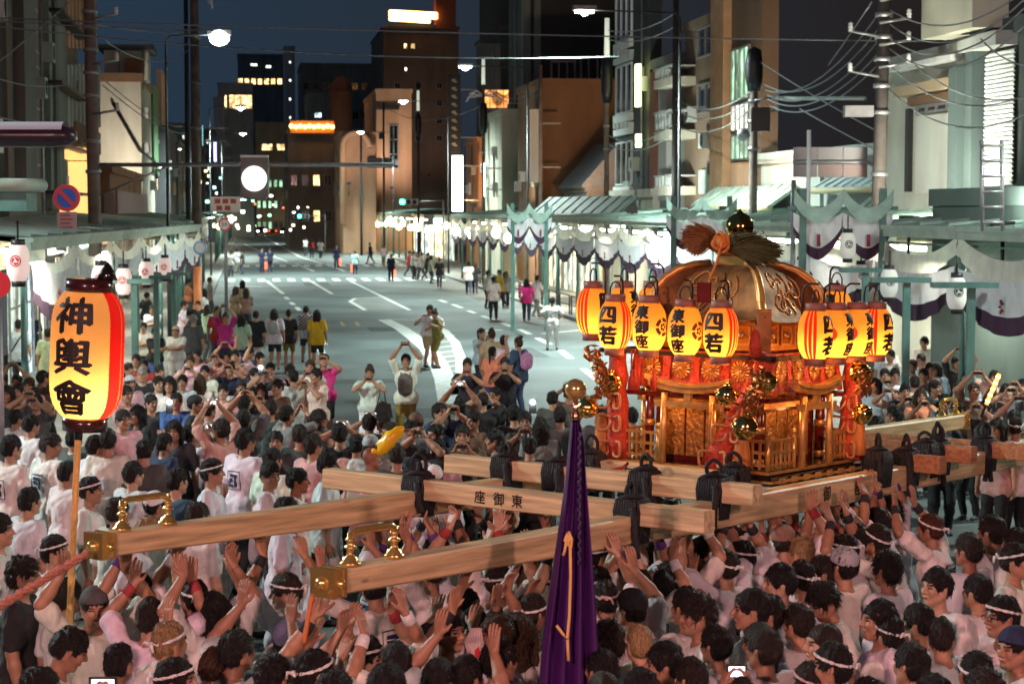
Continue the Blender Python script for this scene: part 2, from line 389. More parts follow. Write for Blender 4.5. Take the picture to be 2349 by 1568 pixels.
def building(label, side, s0, u0, u1, vt, dep, col, cname, parapet=.35, wins=(), fwins=(), grid=None, fgrid=None, name='building', lf=None, group=None, roofcol=None):
    """near end wall at s0 spans the pixels u0..u1 and reaches up to pixel row vt"""
    l0, h = onS(u0, vt, s0); l1, h2 = onS(u1, vt, s0); h = (h + h2) / 2
    if lf is not None:
        if side > 0: l0 = lf
        else: l1 = lf
    lc = (l0 + l1) / 2
    t = thing(name, label, 'building', Wp(s0, lc), TH, group)
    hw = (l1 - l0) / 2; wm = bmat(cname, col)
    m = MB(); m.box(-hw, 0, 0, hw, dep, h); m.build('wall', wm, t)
    m = MB(); o = .12
    m.box(-hw - o, -o, h + .002, hw + o, .15, h + parapet); m.box(-hw - o, dep - .15, h + .002, hw + o, dep + o, h + parapet)
    m.box(-hw - o, .15, h + .002, -hw + .15, dep - .15, h + parapet); m.box(hw - .15, .15, h + .002, hw + o, dep - .15, h + parapet)
    m.build('roof', roofcol or wm, t)
    B = dict(t=t, s0=s0, lc=lc, hw=hw, h=h, dep=dep, xf=-hw if side > 0 else hw, sg=-1 if side > 0 else 1, side=side, lf=lc - hw if side > 0 else lc + hw)
    q = random.Random(int(abs(u0)) + int(s0))
    if dep > 5.3 and h > 6 and s0 < 240:
        for i in range(q.randint(2, 4)):                 # cooling units, pipes and blank boards on the street front
            y = q.uniform(.4, dep - 1.4); z = q.uniform(4.8, max(5.2, min(h, 12) - 1)); d = B['sg']; xa, xb = sorted((B['xf'] - d * .02, B['xf'] + d * .34))
            m = MB(); m.box(xa, y, z, xb, y + .8, z + .6); a = m.build('air_conditioner', M_LGREY, t)
            m = MB(); m.lathe([(.05, .0), (.22, .0), (.23, .02), (.05, .02)], 12, M=Matrix.Translation((B['xf'] + d * .345, y + .36, z + .3)) @ Matrix.Rotation(R(90), 4, 'Y')); m.build('fan_grille', M_BLACK, a)
        y = q.uniform(.2, dep - .3); m = MB(); m.tube([(B['xf'] + B['sg'] * .08, y, .2), (B['xf'] + B['sg'] * .08, y, h - .2)], .05, 6); m.build('downpipe', M_STEEL, t)
        y = q.uniform(.3, dep - 1.6); z = q.uniform(4.6, 6.); xa, xb = sorted((B['xf'] - B['sg'] * .02, B['xf'] + B['sg'] * .16)); m = MB(); m.box(xa, y, z, xb, y + 1.2, z + .9); m.build('wall_sign', q.choice((M_WHITEP, MATS['wall_peach'], M_GREENL)), t)
    for w in wins: nwin(B, *w)
    for w in fwins: fwin(B, *w)
    if grid:
        z, n, zs, zt, k, lit = grid                      # rows, columns, first sill, pitch, kinds, lit share
        for i in range(z):
            for j in range(n):
                a = -hw + (j + .5) * 2 * hw / n; w_ = hw / n * .62
                if zs + i * zt + 1.3 < h: win(t, 'N', B, a - w_, a + w_, zs + i * zt, zs + i * zt + 1.3, k if rng.random() < lit else 'dark', 2, 1)
    if fgrid:
        z, n, zs, zt, k, lit = fgrid
        for i in range(z):
            for j in range(n):
                a = (j + .5) * dep / n; w_ = dep / n * .34
                if zs + i * zt + 1.5 < h: win(t, 'F', B, a - w_, a + w_, zs + i * zt, zs + i * zt + 1.5, k if rng.random() < lit else 'dark', 2, 1)
    return B
def nwin(B, u0, v0, u1, v1, kind='dark', nx=2, nz_=1, fm=None, name='window'):
    la, zb = onS(u0, v1, B['s0']); lb, zt = onS(u1, v0, B['s0'])
    return win(B['t'], 'N', B, la - B['lc'], lb - B['lc'], zb, zt, kind, nx, nz_, fm=fm, name=name, fr=max(.05, min(.12, (zt - zb) * .06)))
def fwin(B, u0, v0, u1, v1, kind='dark', nx=2, nz_=1, fm=None, name='window'):
    um, vm = (u0 + u1) / 2, (v0 + v1) / 2
    sa, _ = onL(u0, vm, B['lf']); sb, _ = onL(u1, vm, B['lf']); _, zt = onL(um, v0, B['lf']); _, zb = onL(um, v1, B['lf'])
    sa, sb = sorted((sa, sb))
    return win(B['t'], 'F', B, sa - B['s0'], sb - B['s0'], zb, zt, kind, nx, nz_, fm=fm, name=name, fr=.07)
def fpart(B, name, u0, v0, u1, v1, mt, d=.25, d0=0.):          # a block standing d proud of the street front
    um, vm = (u0 + u1) / 2, (v0 + v1) / 2
    sa, _ = onL(u0, vm, B['lf']); sb, _ = onL(u1, vm, B['lf']); _, zt = onL(um, v0, B['lf']); _, zb = onL(um, v1, B['lf'])
    sa, sb = sorted((sa, sb)); x = B['xf']; x0, x1 = sorted((x + B['sg'] * (d0 - .02), x + B['sg'] * d))
    m = MB(); m.box(x0, sa - B['s0'], zb, x1, sb - B['s0'], zt); return m.build(name, mt, B['t'])
def npart(B, name, u0, v0, u1, v1, mt, d=.25, d0=0.):
    la, zb = onS(u0, v1, B['s0']); lb, zt = onS(u1, v0, B['s0'])
    m = MB(); m.box(la - B['lc'], -d, zb, lb - B['lc'], -d0 + .02, zt); return m.build(name, mt, B['t'])
LIGHTS = []                             # list for the wall washing lamps added to brighten facades
# --- right side, near to far
B = building('dark framed end building with a tall white corrugated shutter, at the right edge', 1, 39.5, 2352, 2600, 70, 3.6, (.06, .075, .07), 'dark_green_grey', lf=3.6)
m = MB(); fpart(B, 'pillar', 2246, 110, 2262, 470, bmat('teal_pillar', (.07, .1, .1)), .35)
sl0 = onL(2335, 250, B['lf'])[0]; sl1 = onL(2268, 250, B['lf'])[0]; zt = onL(2300, 118, B['lf'])[1]; zb = onL(2300, 425, B['lf'])[1]
st = MB(); hh = (zt - zb) / 30; st.add([(0, 0, 0), (-.05, 0, hh * .3), (-.05, 0, hh * .75), (0, 0, hh), (0, sl1 - sl0, 0), (-.05, sl1 - sl0, hh * .3), (-.05, sl1 - sl0, hh * .75), (0, sl1 - sl0, hh)], [(0, 1, 5, 4), (1, 2, 6, 5), (2, 3, 7, 6)])
slm = st.mesh('slat', mat('shutter_white', (.72, .77, .74), .4, nz=.1, scale=6))
sh = mk('shutter', None, B['t'], loc=(B['xf'] - .06, sl0 - B['s0'], zb))
for i in range(30): mk('slat', slm, sh, loc=(0, 0, i * hh))
fpart(B, 'upper_box', 2190, -40, 2312, 78, M_CREAM, .8); fpart(B, 'ledge', 2246, 80, 2335, 112, M_LGREY, .5)
B = building('cream two storey house with white upper wall panels right of the tall utility pole', 1, 43.2, 2246, 2420, 132, 5.2, (.56, .56, .47), 'warm_cream', lf=3.6)
fpart(B, 'wall_panel', 2105, 262, 2205, 442, M_WHT, .06); fpart(B, 'ledge', 2075, 188, 2210, 212, mat('beige_trim', (.5, .38, .25), .7), .3)
fpart(B, 'fascia', 2092, 216, 2208, 236, M_BROWN, .12); fpart(B, 'roof_edge', 2068, 140, 2212, 152, M_WHITEP, .35); fwin(B, 2108, 236, 2204, 258, 'dark', 4)
fpart(B, 'downpipe', 2086, 250, 2094, 440, M_BLACK, .12); fpart(B, 'corner_pier', 2222, 150, 2240, 470, bmat('teal_pillar', (.07, .1, .1)), .5)
B = building('low grey flat roofed shop building left of the cream house', 1, 48.6, 2062, 2300, 352, 7, (.3, .31, .3), 'grey_shop', lf=4.2)
fpart(B, 'roof_box', 1975, 330, 2050, 356, M_LGREY, .3)
B = building('low pale shop house behind the square sign back, right row', 1, 56, 1900, 2200, 366, 7, (.36, .37, .33), 'pale_shop', lf=4.2)
npart(B, 'wall_panel', 1905, 372, 1990, 425, M_CREAM, .05)
B = building('slim building with an orange beige corner pier and a long striped window', 1, 62.5, 1738, 1790, -260, 5, (.16, .1, .065), 'umber', lf=4.2)
fpart(B, 'corner_pier', 1648, -200, 1678, 445, mat('orange_stone', (.5, .3, .17), .8, nz=.2, scale=2), .3)
fwin(B, 1681, 108, 1722, 232, 'green', 4, 1); fwin(B, 1681, 236, 1722, 302, 'white', 4, 1); fwin(B, 1681, 306, 1722, 368, 'green', 4, 1); fpart(B, 'wall_panel', 1680, 372, 1724, 430, M_PEACH, .06)
B = building('dark brown apartment house with stacked balconies behind the right poles', 1, 68, 1646, 1740, 40, 6.4, (.17, .12, .08), 'dark_tan', lf=4.4)
for v in (185, 305, 432):
    fpart(B, 'balcony', 1556, v - 4, 1596, v + 16, M_CREAM, 1.)
    for i in range(5): fpart(B, 'baluster', 1558 + i * 7.5, v - (44 if v == 305 else 26), 1561 + i * 7.5, v - 4, M_LGREY, 1., .9)
    fpart(B, 'rail', 1556, v - (50 if v == 305 else 30), 1596, v - (44 if v == 305 else 26), M_LGREY, 1.)
fwin(B, 1604, 60, 1640, 130, 'dark', 2); fwin(B, 1604, 190, 1640, 260, 'dark', 2)
B = building('narrow grey building with a rust red stripe and a yellow light tube', 1, 75, 1545, 1600, 140, 4.5, (.24, .27, .25), 'sage_grey', lf=4.2)
fpart(B, 'red_column', 1500, 165, 1520, 440, M_RED, .2); fpart(B, 'pale_column', 1524, 190, 1543, 460, M_LGREY, .25)
fpart(B, 'light_tube', 1483, 148, 1488, 245, mat('tube_yellow', (1, 1, .4), emit=4, ecol=(.95, 1, .35)), .5, .35); fpart(B, 'light_tube', 1484, 308, 1489, 338, MATS['tube_yellow'], .5, .35)
B = building('dark tower with a white gridded glass front and small square openings', 1, 80, 1482, 1520, -300, 7.4, (.03, .033, .04), 'ink', lf=4.2)
for v0, v1 in ((-60, 92), (148, 260), (325, 425)): fwin(B, 1416, v0, 1452, v1, 'dark', 3, 1, M_WHITEP)
for v in (96, 262, 428):
    fpart(B, 'white_band', 1416, v, 1453, v + 18, M_WHITEP, .2)
    if v < 400:
        fpart(B, 'white_band', 1416, v + 34, 1453, v + 48, M_WHITEP, .2)
        for i in range(5): fpart(B, 'white_post', 1416 + i * 9, v + 18, 1418 + i * 9, v + 34, M_WHITEP, .2)
B = building('small cream gabled storefront below the dark gridded tower', 1, 78, 1455, 1520, 452, 9, (.5, .47, .38), 'cream_store', lf=3.9)
fpart(B, 'doorway', 1405, 480, 1440, 535, M_GLASS, .1); fpart(B, 'lintel', 1392, 450, 1455, 462, M_WHITEP, .4)
B = building('large blank orange brown end wall seen over the lower roofs', 1, 107, 1240, 1420, 195, 9, (.24, .125, .06), 'orange_brown')
B = building('dark tall tower with grey green corner columns beside the brown end wall', 1, 116.5, 1196, 1480, -330, 10, (.04, .042, .043), 'dark_slate', lf=4.6)
npart(B, 'column', 1196, -300, 1214, 470, bmat('green_grey', (.14, .16, .15)), .5); npart(B, 'column', 1222, -300, 1238, 470, bmat('green_grey', (.14, .16, .15)), .5)
nwin(B, 1262, 140, 1320, 205, 'dark', 3); nwin(B, 1330, 130, 1390, 205, 'dark', 3)
B = building('grey roofed old town house with a sloping tiled roof below the brown end wall', 1, 96, 1300, 1420, 440, 7, (.12, .115, .11), 'old_grey', lf=4.4)
st = MB(); st.add([(-B['hw'] - .3, -.3, B['h'] + .36), (B['hw'], -.3, B['h'] + 2.6), (B['hw'], 7, B['h'] + 2.6), (-B['hw'] - .3, 7, B['h'] + .36), (-B['hw'] - .3, -.3, B['h'] + .2), (B['hw'], -.3, B['h'] + .2), (B['hw'], 7, B['h'] + .2), (-B['hw'] - .3, 7, B['h'] + .2)], [(0, 1, 2, 3), (4, 5, 1, 0), (7, 4, 0, 3), (6, 7, 3, 2), (5, 6, 2, 1)])
st.build('sloping_roof', mat('roof_tile', (.06, .062, .066), .6, nz=.3, scale=5), B['t'])
B = building('dark tall block with a warm lit balcony level behind the white sign', 1, 132, 1090, 1260, 70, 14, (.055, .05, .048), 'smoke', lf=4.8)
nwin(B, 1108, 205, 1186, 250, 'orange', 5); npart(B, 'wall_panel', 1100, 0, 1190, 100, M_DARK, .1); nwin(B, 1240, 70, 1262, 95, 'yellow', 1)
B = building('beige three storey house with a tall slit light left of the dark tower', 1, 121, 1128, 1190, 262, 9, (.4, .38, .3), 'light_beige', lf=3.4)
nwin(B, 1131, 352, 1135, 452, 'white', 1)
B = building('orange lit end wall beside the glowing white sign', 1, 138, 1058, 1140, 325, 8, (.42, .2, .1), 'warm_orange', lf=4.)
nwin(B, 1082, 515, 1108, 530, 'white', 1)
B = building('tall brown hotel block crowned with strings of warm lights', 1, 250, 880, 1052, 66, 25, (.13, .08, .06), 'hotel_brown')
nwin(B, 926, 100, 934, 112, 'yellow', 1); nwin(B, 942, 100, 952, 112, 'yellow', 1); nwin(B, 928, 155, 934, 164, 'white', 1)
for j in range(4):
    for i in range(3): nwin(B, 905 + i * 48, 190 + j * 40, 918 + i * 48, 204 + j * 40, 'dark', 2)
npart(B, 'rail', 893, 58, 1000, 66, M_DARK, .3)
npart(B, 'stair_tower', 1000, 0, 1045, 66, M_RED, .3, -3)
st = MB(); st.ball((0, 0, 0), .24, 6); bulbm = st.mesh('bulb', mat('bulb_warm', (1, .6, .2), emit=7, ecol=(1, .52, .12)))
for r_, (v, n) in enumerate(((28, 26), (36, 26), (45, 22))):
    for i in range(n):
        u = 895 + i * 104 / 25; la, z = onS(u, v + 6 * (i / n), 250); mk('bulb', bulbm, B['t'], loc=(la - B['lc'], -.5, z))
B = building('peach building with a tall dark arched window in the far right row', 1, 195, 863, 944, 212, 20, (.55, .33, .2), 'peach_plaster')
nwin(B, 892, 286, 914, 388, 'dark', 2, 3); nwin(B, 868, 304, 880, 320, 'dark', 1); npart(B, 'ledge', 862, 246, 915, 252, M_DARK, .4); nwin(B, 895, 366, 915, 378, 'white', 1)
B = building('low peach annex with a ring shaped arch beside the peach building', 1, 190, 786, 862, 310, 18, (.5, .29, .18), 'peach_annex')
st = MB(); c_l, c_z = onS(816, 312, 190); rr = 30 * 190 / 4300
pts = [(c_l - B['lc'] + rr * math.cos(a), -.6, c_z - 1 + rr * math.sin(a)) for a in np.linspace(math.pi, -.1, 16)]
pts = [(pts[0][0], -.6, 3)] + pts
st.tube(pts, .32, 8); st.build('arch', M_PEACH, B['t'])
for u in (826, 846):
    for v in (335, 356): nwin(B, u, v, u + 6, v + 6, 'dark', 1)
npart(B, 'ledge', 842, 362, 905, 385, M_DARK, .5)
B = building('dark block with lit terrace lamps left of the peach annex', 1, 215, 660, 790, 306, 20, (.2, .17, .16), 'dim_brown', grid=(2, 5, 3, 4, 'yellow', .1))
npart(B, 'terrace', 665, 278, 766, 306, mat('terrace_orange', (.5, .2, .06), .7), .6)
for i in range(10):
    la, z = onS(668 + i * 10.4, 290 + 2 * (i % 2), 215); mk('bulb', bulbm, B['t'], loc=(la - B['lc'], -.9, z))
B = building('rust coloured arched gable building behind the terrace lamps', 1, 260, 760, 806, 215, 14, (.25, .085, .045), 'rust')
st = MB(); st.prism([(B['hw'] * math.cos(a), B['hw'] * 1.5 * math.sin(a)) for a in np.linspace(0, math.pi, 14)], 0, 13, M=Matrix.Translation((0, 13.2, B['h'] + .36)) @ Matrix.Rotation(R(90), 4, 'X'))
st.build('arched_gable', M_RED, B['t'])
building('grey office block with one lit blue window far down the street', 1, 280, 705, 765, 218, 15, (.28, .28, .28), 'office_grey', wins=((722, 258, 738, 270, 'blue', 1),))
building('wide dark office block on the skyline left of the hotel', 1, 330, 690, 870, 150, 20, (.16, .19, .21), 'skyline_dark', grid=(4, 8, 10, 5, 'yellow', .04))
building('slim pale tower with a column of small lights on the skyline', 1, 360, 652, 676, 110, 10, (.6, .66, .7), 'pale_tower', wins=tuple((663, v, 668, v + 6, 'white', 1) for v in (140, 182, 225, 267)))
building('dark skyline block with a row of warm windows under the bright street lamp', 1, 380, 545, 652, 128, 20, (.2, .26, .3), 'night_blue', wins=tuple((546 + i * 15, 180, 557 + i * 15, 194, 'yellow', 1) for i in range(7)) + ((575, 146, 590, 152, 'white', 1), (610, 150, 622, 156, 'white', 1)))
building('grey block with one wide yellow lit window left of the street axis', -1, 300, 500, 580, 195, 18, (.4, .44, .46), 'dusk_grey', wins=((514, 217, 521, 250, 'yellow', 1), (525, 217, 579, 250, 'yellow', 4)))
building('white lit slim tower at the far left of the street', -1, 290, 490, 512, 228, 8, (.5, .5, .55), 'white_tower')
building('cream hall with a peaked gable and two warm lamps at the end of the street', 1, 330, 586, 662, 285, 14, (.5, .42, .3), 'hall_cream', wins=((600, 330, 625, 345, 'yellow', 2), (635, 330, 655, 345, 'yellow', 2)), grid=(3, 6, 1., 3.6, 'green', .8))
building('dark green lit low hall across the far end of the street', 1, 400, 560, 720, 385, 20, (.1, .17, .12), 'hall_green', grid=(2, 9, 1, 3.5, 'green', .7))
# --- left side
B = building('dark striped building front with grey pilasters at the left edge', -1, 43, -220, 14, -300, 9.5, (.035, .035, .036), 'pitch', lf=-19)
for u0, u1, mt in ((22, 50, bmat('olive_grey', (.13, .125, .11))), (98, 106, bmat('olive_grey', (.13, .125, .11)))): fpart(B, 'pilaster', u0, -100, u1, 460, mt, .4)
for v in (60, 190, 320): fwin(B, 56, v - 40, 94, v + 60, 'dark', 1, 2)
B = building('brown ribbed shop building with a glowing slatted window on the left', -1, 52.6, -60, 98, -260, 21, (.17, .125, .095), 'ribbed_brown', lf=-18.9)
fpart(B, 'stone_pier', 99, -100, 139, 480, bmat('green_stone', (.2, .22, .19)), .2)
for i in range(9): fpart(B, 'rib', 142 + i * 9, 150, 147 + i * 9, 290, M_LGREY, .2)
for i in range(8): fpart(B, 'rib', 142 + i * 9, -60, 147 + i * 9, 110, M_PEACH, .2)
fpart(B, 'panel', 156, 292, 214, 345, M_BROWN, .3)
for v in (52, 205, 335, 440): fpart(B, 'ledge', 97, v, 165, v + 7, M_BLACK, .6)
m_sl = mat('slat_lamp', (1, .6, .2), emit=.9, ecol=(1, .52, .16))
for i in range(6): fpart(B, 'slat', 134 + i * 12.5, 372, 144 + i * 12.5, 500, m_sl, .15); fpart(B, 'slat', 134 + i * 12.5, 338, 143 + i * 12.5, 366, m_sl, .3)
fpart(B, 'backing', 132, 336, 212, 500, mat('slat_backing', (.12, .06, .02), .7, emit=.04, ecol=(1, .45, .1)), .03)
B = building('blank beige end wall with a roof house and a brown door on the left', -1, 110, 180, 346, 188, 16, (.46, .42, .34), 'beige_plaster', lf=-18.6, parapet=.5, roofcol=M_BROWN)
npart(B, 'roof_house', 236, 108, 336, 180, M_CREAM, -1., -4.); m = MB()
la, zb = onS(283, 181, B['s0']); lb, zt = onS(322, 130, B['s0']); m.box(la - B['lc'], .9, zb, lb - B['lc'], 1., zt); m.build('door', mat('brown_door', (.3, .11, .04), .6), B['t'])
la, zb = onS(236, 112, B['s0']); lb, zt = onS(338, 100, B['s0']); m = MB(); m.box(la - B['lc'] - .3, .6, zb, lb - B['lc'] + .3, 5, zt); m.build('roof_slab', M_DARK, B['t'])
for i in range(2): m = MB(); a = onS(270 + i * 55, 100, B['s0'])[0] - B['lc']; m.box(a - .02, .93, zb - 2.2, a + .02, .99, zb); m.build('wall_joint', M_DARK, B['t'])
fpart(B, 'green_band', 347, 200, 358, 400, mat('green_panel', (.1, .2, .09), .7), .15); fpart(B, 'orange_band', 361, 170, 373, 420, M_PEACH, .3)
st = MB(); st.tube([(onS(258, 236, 110)[0] - B['lc'], -.1, onS(258, 236, 110)[1]), (onS(320, 345, 110)[0] - B['lc'], -.1, onS(320, 345, 110)[1]), (onS(356, 372, 110)[0] - B['lc'], -.1, onS(356, 372, 110)[1]), (onS(360, 410, 110)[0] - B['lc'], -.1, onS(360, 410, 110)[1])], .09, 6); st.build('drain_pipe', M_BLACK, B['t'])
B = building('low house with an orange brown upper wall and mauve lower wall under the beige wall', -1, 82, 160, 262, 396, 24, (.3, .14, .07), 'burnt_orange', lf=-18.4)
npart(B, 'wall_panel', 240, 440, 262, 520, mat('mauve', (.4, .28, .27), .8), .05); fpart(B, 'wall_panel', 264, 442, 335, 490, MATS['mauve'], .1)
for i, (s, u0, u1, v, c) in enumerate(((128, 340, 378, 300, (.1, .1, .11)), (150, 366, 408, 330, (.16, .17, .16)), (180, 396, 436, 290, (.09, .095, .11)), (215, 420, 462, 320, (.2, .2, .2)), (250, 440, 490, 300, (.07, .08, .1)))):
    building(['dim low shop house beyond the beige wall', 'grey green shop house with small lights, far left row', 'taller dark shop house between the two left poles', 'pale far shop house behind the brown pole', 'dark far block at the left end of the row'][i], -1, s, u0 - 40, u1, v, 18, c, 'far_left%d' % i, wins=((u1 - 18, v + 20, u1 - 12, v + 30, 'white', 1), (u1 - 28, v + 55, u1 - 20, v + 64, ('yellow', 'blue', 'white', 'green', 'white')[i], 1), (u1 - 14, v + 80, u1 - 6, v + 92, 'white', 1)))
# hanging signs of shops
def blade_sign(label, u0, v0, u1, v1, D, mt, frame=M_BLACK, marks=0):
    p = atY((u0 + u1) / 2, (v0 + v1) / 2, D); w = (u1 - u0) * D / F_PX; h = (v1 - v0) * D / F_PX
    t = thing('shop_sign', label, 'sign', (p.x, p.y, p.z - h / 2), TH)
    m = MB(); m.box(-w / 2, -.12, 0, w / 2, .12, h); m.build('case', frame, t)
    m = MB(); m.box(-w / 2 + .05, -.14, .05, w / 2 - .05, -.121, h - .05); m.build('panel', mt, t)
    m = MB(); m.box(w / 2 - .02, -.05, h * .2, w / 2 + 1.2, .05, h * .2 + .08); m.box(w / 2 - .02, -.05, h * .8, w / 2 + 1.2, .05, h * .8 + .08); m.build('bracket', M_STEEL, t)
    for i in range(marks): m = MB(); z = h * (.93 - .1 * i); m.box(-w * .22, -.15, z - .12, w * .1, -.141, z + .05); m.box(-w * .05, -.15, z - .2, w * .22, -.141, z - .1); m.build('pale_mark', M_LGREY, t)
    return t
blade_sign('glowing white vertical shop sign on the right row', 1035, 356, 1063, 486, 136, mat('sign_white', (1, 1, .95), emit=3.2, ecol=(1, 1, .9)))
blade_sign('dark vertical sign with a column of pale marks above the glowing sign', 1028, 172, 1056, 352, 136, M_DARK, marks=9)
blade_sign('white blank signboard fixed beside the brown end wall', 1215, 252, 1237, 418, 104, M_WHT, M_WHITEP)
blade_sign('small blue glowing vertical sign far left', 489, 325, 498, 372, 150, mat('sign_blue', (.2, .2, 1), emit=3, ecol=(.35, .35, 1)))
blade_sign('cyan strip sign on the brown pole at left', 462, 286, 468, 336, 95, mat('sign_cyan', (.2, .8, .9), emit=.8, ecol=(.3, .8, .9)))
blade_sign('dark green and white vertical sign left of the big lantern pole', 1108, 372, 1114, 452, 118, MATS['sign_white'])
# wall washers added to brighten the house walls, with no fixture seen there
for (u, v, D, pw, c) in ((1085, 470, 134, 900, (1, .5, .2)), (900, 430, 188, 1500, (1, .8, .65)), (800, 420, 182, 900, (1, .8, .65)), (300, 452, 103, 1150, (1, .9, .75)), (150, 560, 44, 1500, (1, .85, .65)), (2085, 505, 40.5, 1300, (1, 1, .8)), (2300, 520, 34, 150, (.95, 1, .9)), (1450, 480, 70, 1100, (.9, 1, .9)), (1180, 480, 108, 500, (1, .9, .7)), (1330, 470, 92, 2300, (1, .6, .35)), (985, 400, 238, 1100, (1, .72, .55)), (1665, 480, 58, 950, (1, .7, .45))):
    p = atY(u, v, D); t = thing('wall_lamp', 'added flood lamp washing a house wall with warm light', 'flood lamp', p, 0, 'added wall washing lamps')
    m = MB(); m.box(-.2, -.1, -.15, .2, .1, .1); m.build('housing', M_BLACK, t); m = MB(); m.tube([(0, 0, -.15), (0, 0, -1.2)], .04, 6); m.build('stem', M_BLACK, t)
    lamp('wall_fill_light', 'SPOT', (0, 0, .2), pw, c, t, .25, (0, 5, 6) if u < 1400 else (4, 6, 5), R(130), .9)
# ------------------------------------------------------------------ covered arcade along both pavements
M_CLOTHW = mat('awning_white', (.84, .80, .70), .8, nz=.15, scale=4, transl=.35)
M_CLOTHG = mat('awning_green_white', (.45, .62, .55), .8, nz=.2, scale=4, transl=.35)
M_PURP = mat('bunting_purple', (.055, .02, .05), .85, nz=.2, scale=5)
M_BUNT = mat('bunting_white', (.66, .66, .68), .85, nz=.14, scale=3, bump=.2, transl=.1)
M_TUBE = mat('tube_light', (1, 1, 1), emit=9, ecol=(.9, 1, .86))
def shopmat(i, col, s): return wmat('shop_glow_%d' % i, col, s)
SHOPM = [shopmat(0, (.9, 1, .75), .8), shopmat(1, (1, .8, .45), 1.4), shopmat(2, (.8, 1, .85), .55), shopmat(3, (1, .6, .26), 1.3), shopmat(4, (.6, .85, 1), .8)]
def swag(sg, a, b, zt, sag, hgt, x=0., ripple=.035, n=18, sm=True, mi=0, low=None, mb=None):
    m = mb or MB(); rows = []
    for k in range(5):
        f = k / 4; row = []
        for i in range(n + 1):
            t = i / n; y = a + (b - a) * t; z = zt - sag * 4 * t * (1 - t) - hgt * f * (.75 + .25 * 4 * t * (1 - t))
            row.append((x + sg * (ripple * math.sin(i * 2.3 + k) * f + .05 * f), y, z))
        rows.append(row)
    return m.grid(rows, mi, sm)
def bay_meshes(side, L, detail):
    zl = -.52 if side > 0 else -.72
    sg = -1 if side > 0 else 1; d = {}
    m = MB(); m.tube([(0, 0, .1), (0, 0, 4.2 + zl)], .06, 8); m.tube([(0, 0, 3.1), (0, 0, 3.2)], .1, 8); d['post'] = m.mesh('post', M_GREEN)
    m = MB(); m.box(-.15 if sg < 0 else -.05, 0, 4.36 + zl, .05 if sg < 0 else .15, L - .02, 4.5 + zl); m.box(-.2 if sg < 0 else -.12, 0, 4.502 + zl, .12 if sg < 0 else .2, L - .02, 4.6 + zl); d['fascia'] = m.mesh('fascia', M_GREENL)
    m = MB(); xo = -sg * 4.
    m.add([(0, 0, 4.6 + zl), (0, L, 4.6 + zl), (xo, L, 4.95 + zl), (xo, 0, 4.95 + zl), (0, 0, 4.5 + zl), (0, L, 4.5 + zl), (xo, L, 4.85 + zl), (xo, 0, 4.85 + zl)], [(0, 1, 2, 3), (7, 6, 5, 4), (0, 4, 5, 1), (3, 2, 6, 7)])
    for i in range(3): y = (i + .5) * L / 3; m.add([(0, y - .03, 4.605 + zl), (0, y + .03, 4.605 + zl), (xo, y + .03, 4.955 + zl), (xo, y - .03, 4.955 + zl), (0, y - .03, 4.66 + zl), (0, y + .03, 4.66 + zl), (xo, y + .03, 5.01 + zl), (xo, y - .03, 5.01 + zl)], [(4, 5, 6, 7), (0, 1, 5, 4), (2, 3, 7, 6), (1, 2, 6, 5), (3, 0, 4, 7)])
    d['roof'] = m.mesh('roof', mat('arcade_roof', (.22, .33, .29), .5, nz=.3, scale=2))
    m = MB(); swag(sg, 0, L, 3.92 if side > 0 else 3.76, .42, .46, sg * .1, n=26, mb=m); d['valance'] = m.mesh('valance', M_CLOTHW if detail else M_CLOTHG)
    m = MB(); m.box(-sg * 1.2 - .06, L * .15, 3.5, -sg * 1.2 + .06, L * .85, 3.6); d['light_tube'] = m.mesh('light_tube', M_TUBE)
    m = MB(); m.box(-sg * .3 - .05, .1, 3.68, -sg * .3 + .05, L - .1, 3.72); d['beam'] = m.mesh('beam', M_GREEN)
    # white over purple festival bunting, tied up at its middle
    m = MB()
    for (a, b) in ((0, L),):
        n = 22
        def row(f, a=a, b=b, n=n):
            return [(sg * (.16 + .03 * math.sin(i * 1.9 + f * 3)), a + (b - a) * i / n, 3.35 - (.35 * 4 * (i / n) * (1 - i / n)) * .6 - f * (.95 * (.6 + .4 * math.sin(math.pi * i / n)))) for i in range(n + 1)]
        m.grid([row(f) for f in (0, .3, .65)], 0); m.grid([row(f) for f in (.65, .85, 1.)], 1)
    d['bunting'] = m.mesh('bunting', [M_BUNT, M_PURP])
    m = MB()
    for c in (.5,):
        for k in range(5): a = k / 5 * 2 * math.pi; m.tube([(sg * .205, L * c + .07 * math.cos(a), 2.95 + .13 * math.sin(a) - .25), (sg * .205, L * c + .03 * math.cos(a), 2.95 + .06 * math.sin(a) - .25)], .025, 5)
    d['crest'] = m.mesh('crest', mat('crest_red', (.25, .03, .06), .8))
    return d
M_LPAPER = mat('lantern_paper_grey', (.6, .6, .56), .7, nz=.06, scale=5, emit=.12, ecol=(.9, .9, .8))
M_LPAPERP = mat('lantern_paper_pink', (.75, .6, .57), .7, nz=.06, scale=5, emit=.28, ecol=(1, .75, .68))
M_CREST_R = mat('crest_bright_red', (.6, .02, .02), .6); M_CREST_K = mat('crest_black', (.015, .015, .02), .7)
def paper_prof(r, h, ribs=14, amp=.012):
    pr = []
    for i in range(ribs * 2 + 1):
        t = i / (ribs * 2); a = abs(2 * t - 1) ** 3.2; pr.append((r * (1 - .38 * a) * (1 + (amp if i % 2 else 0)), h * t))
    return pr
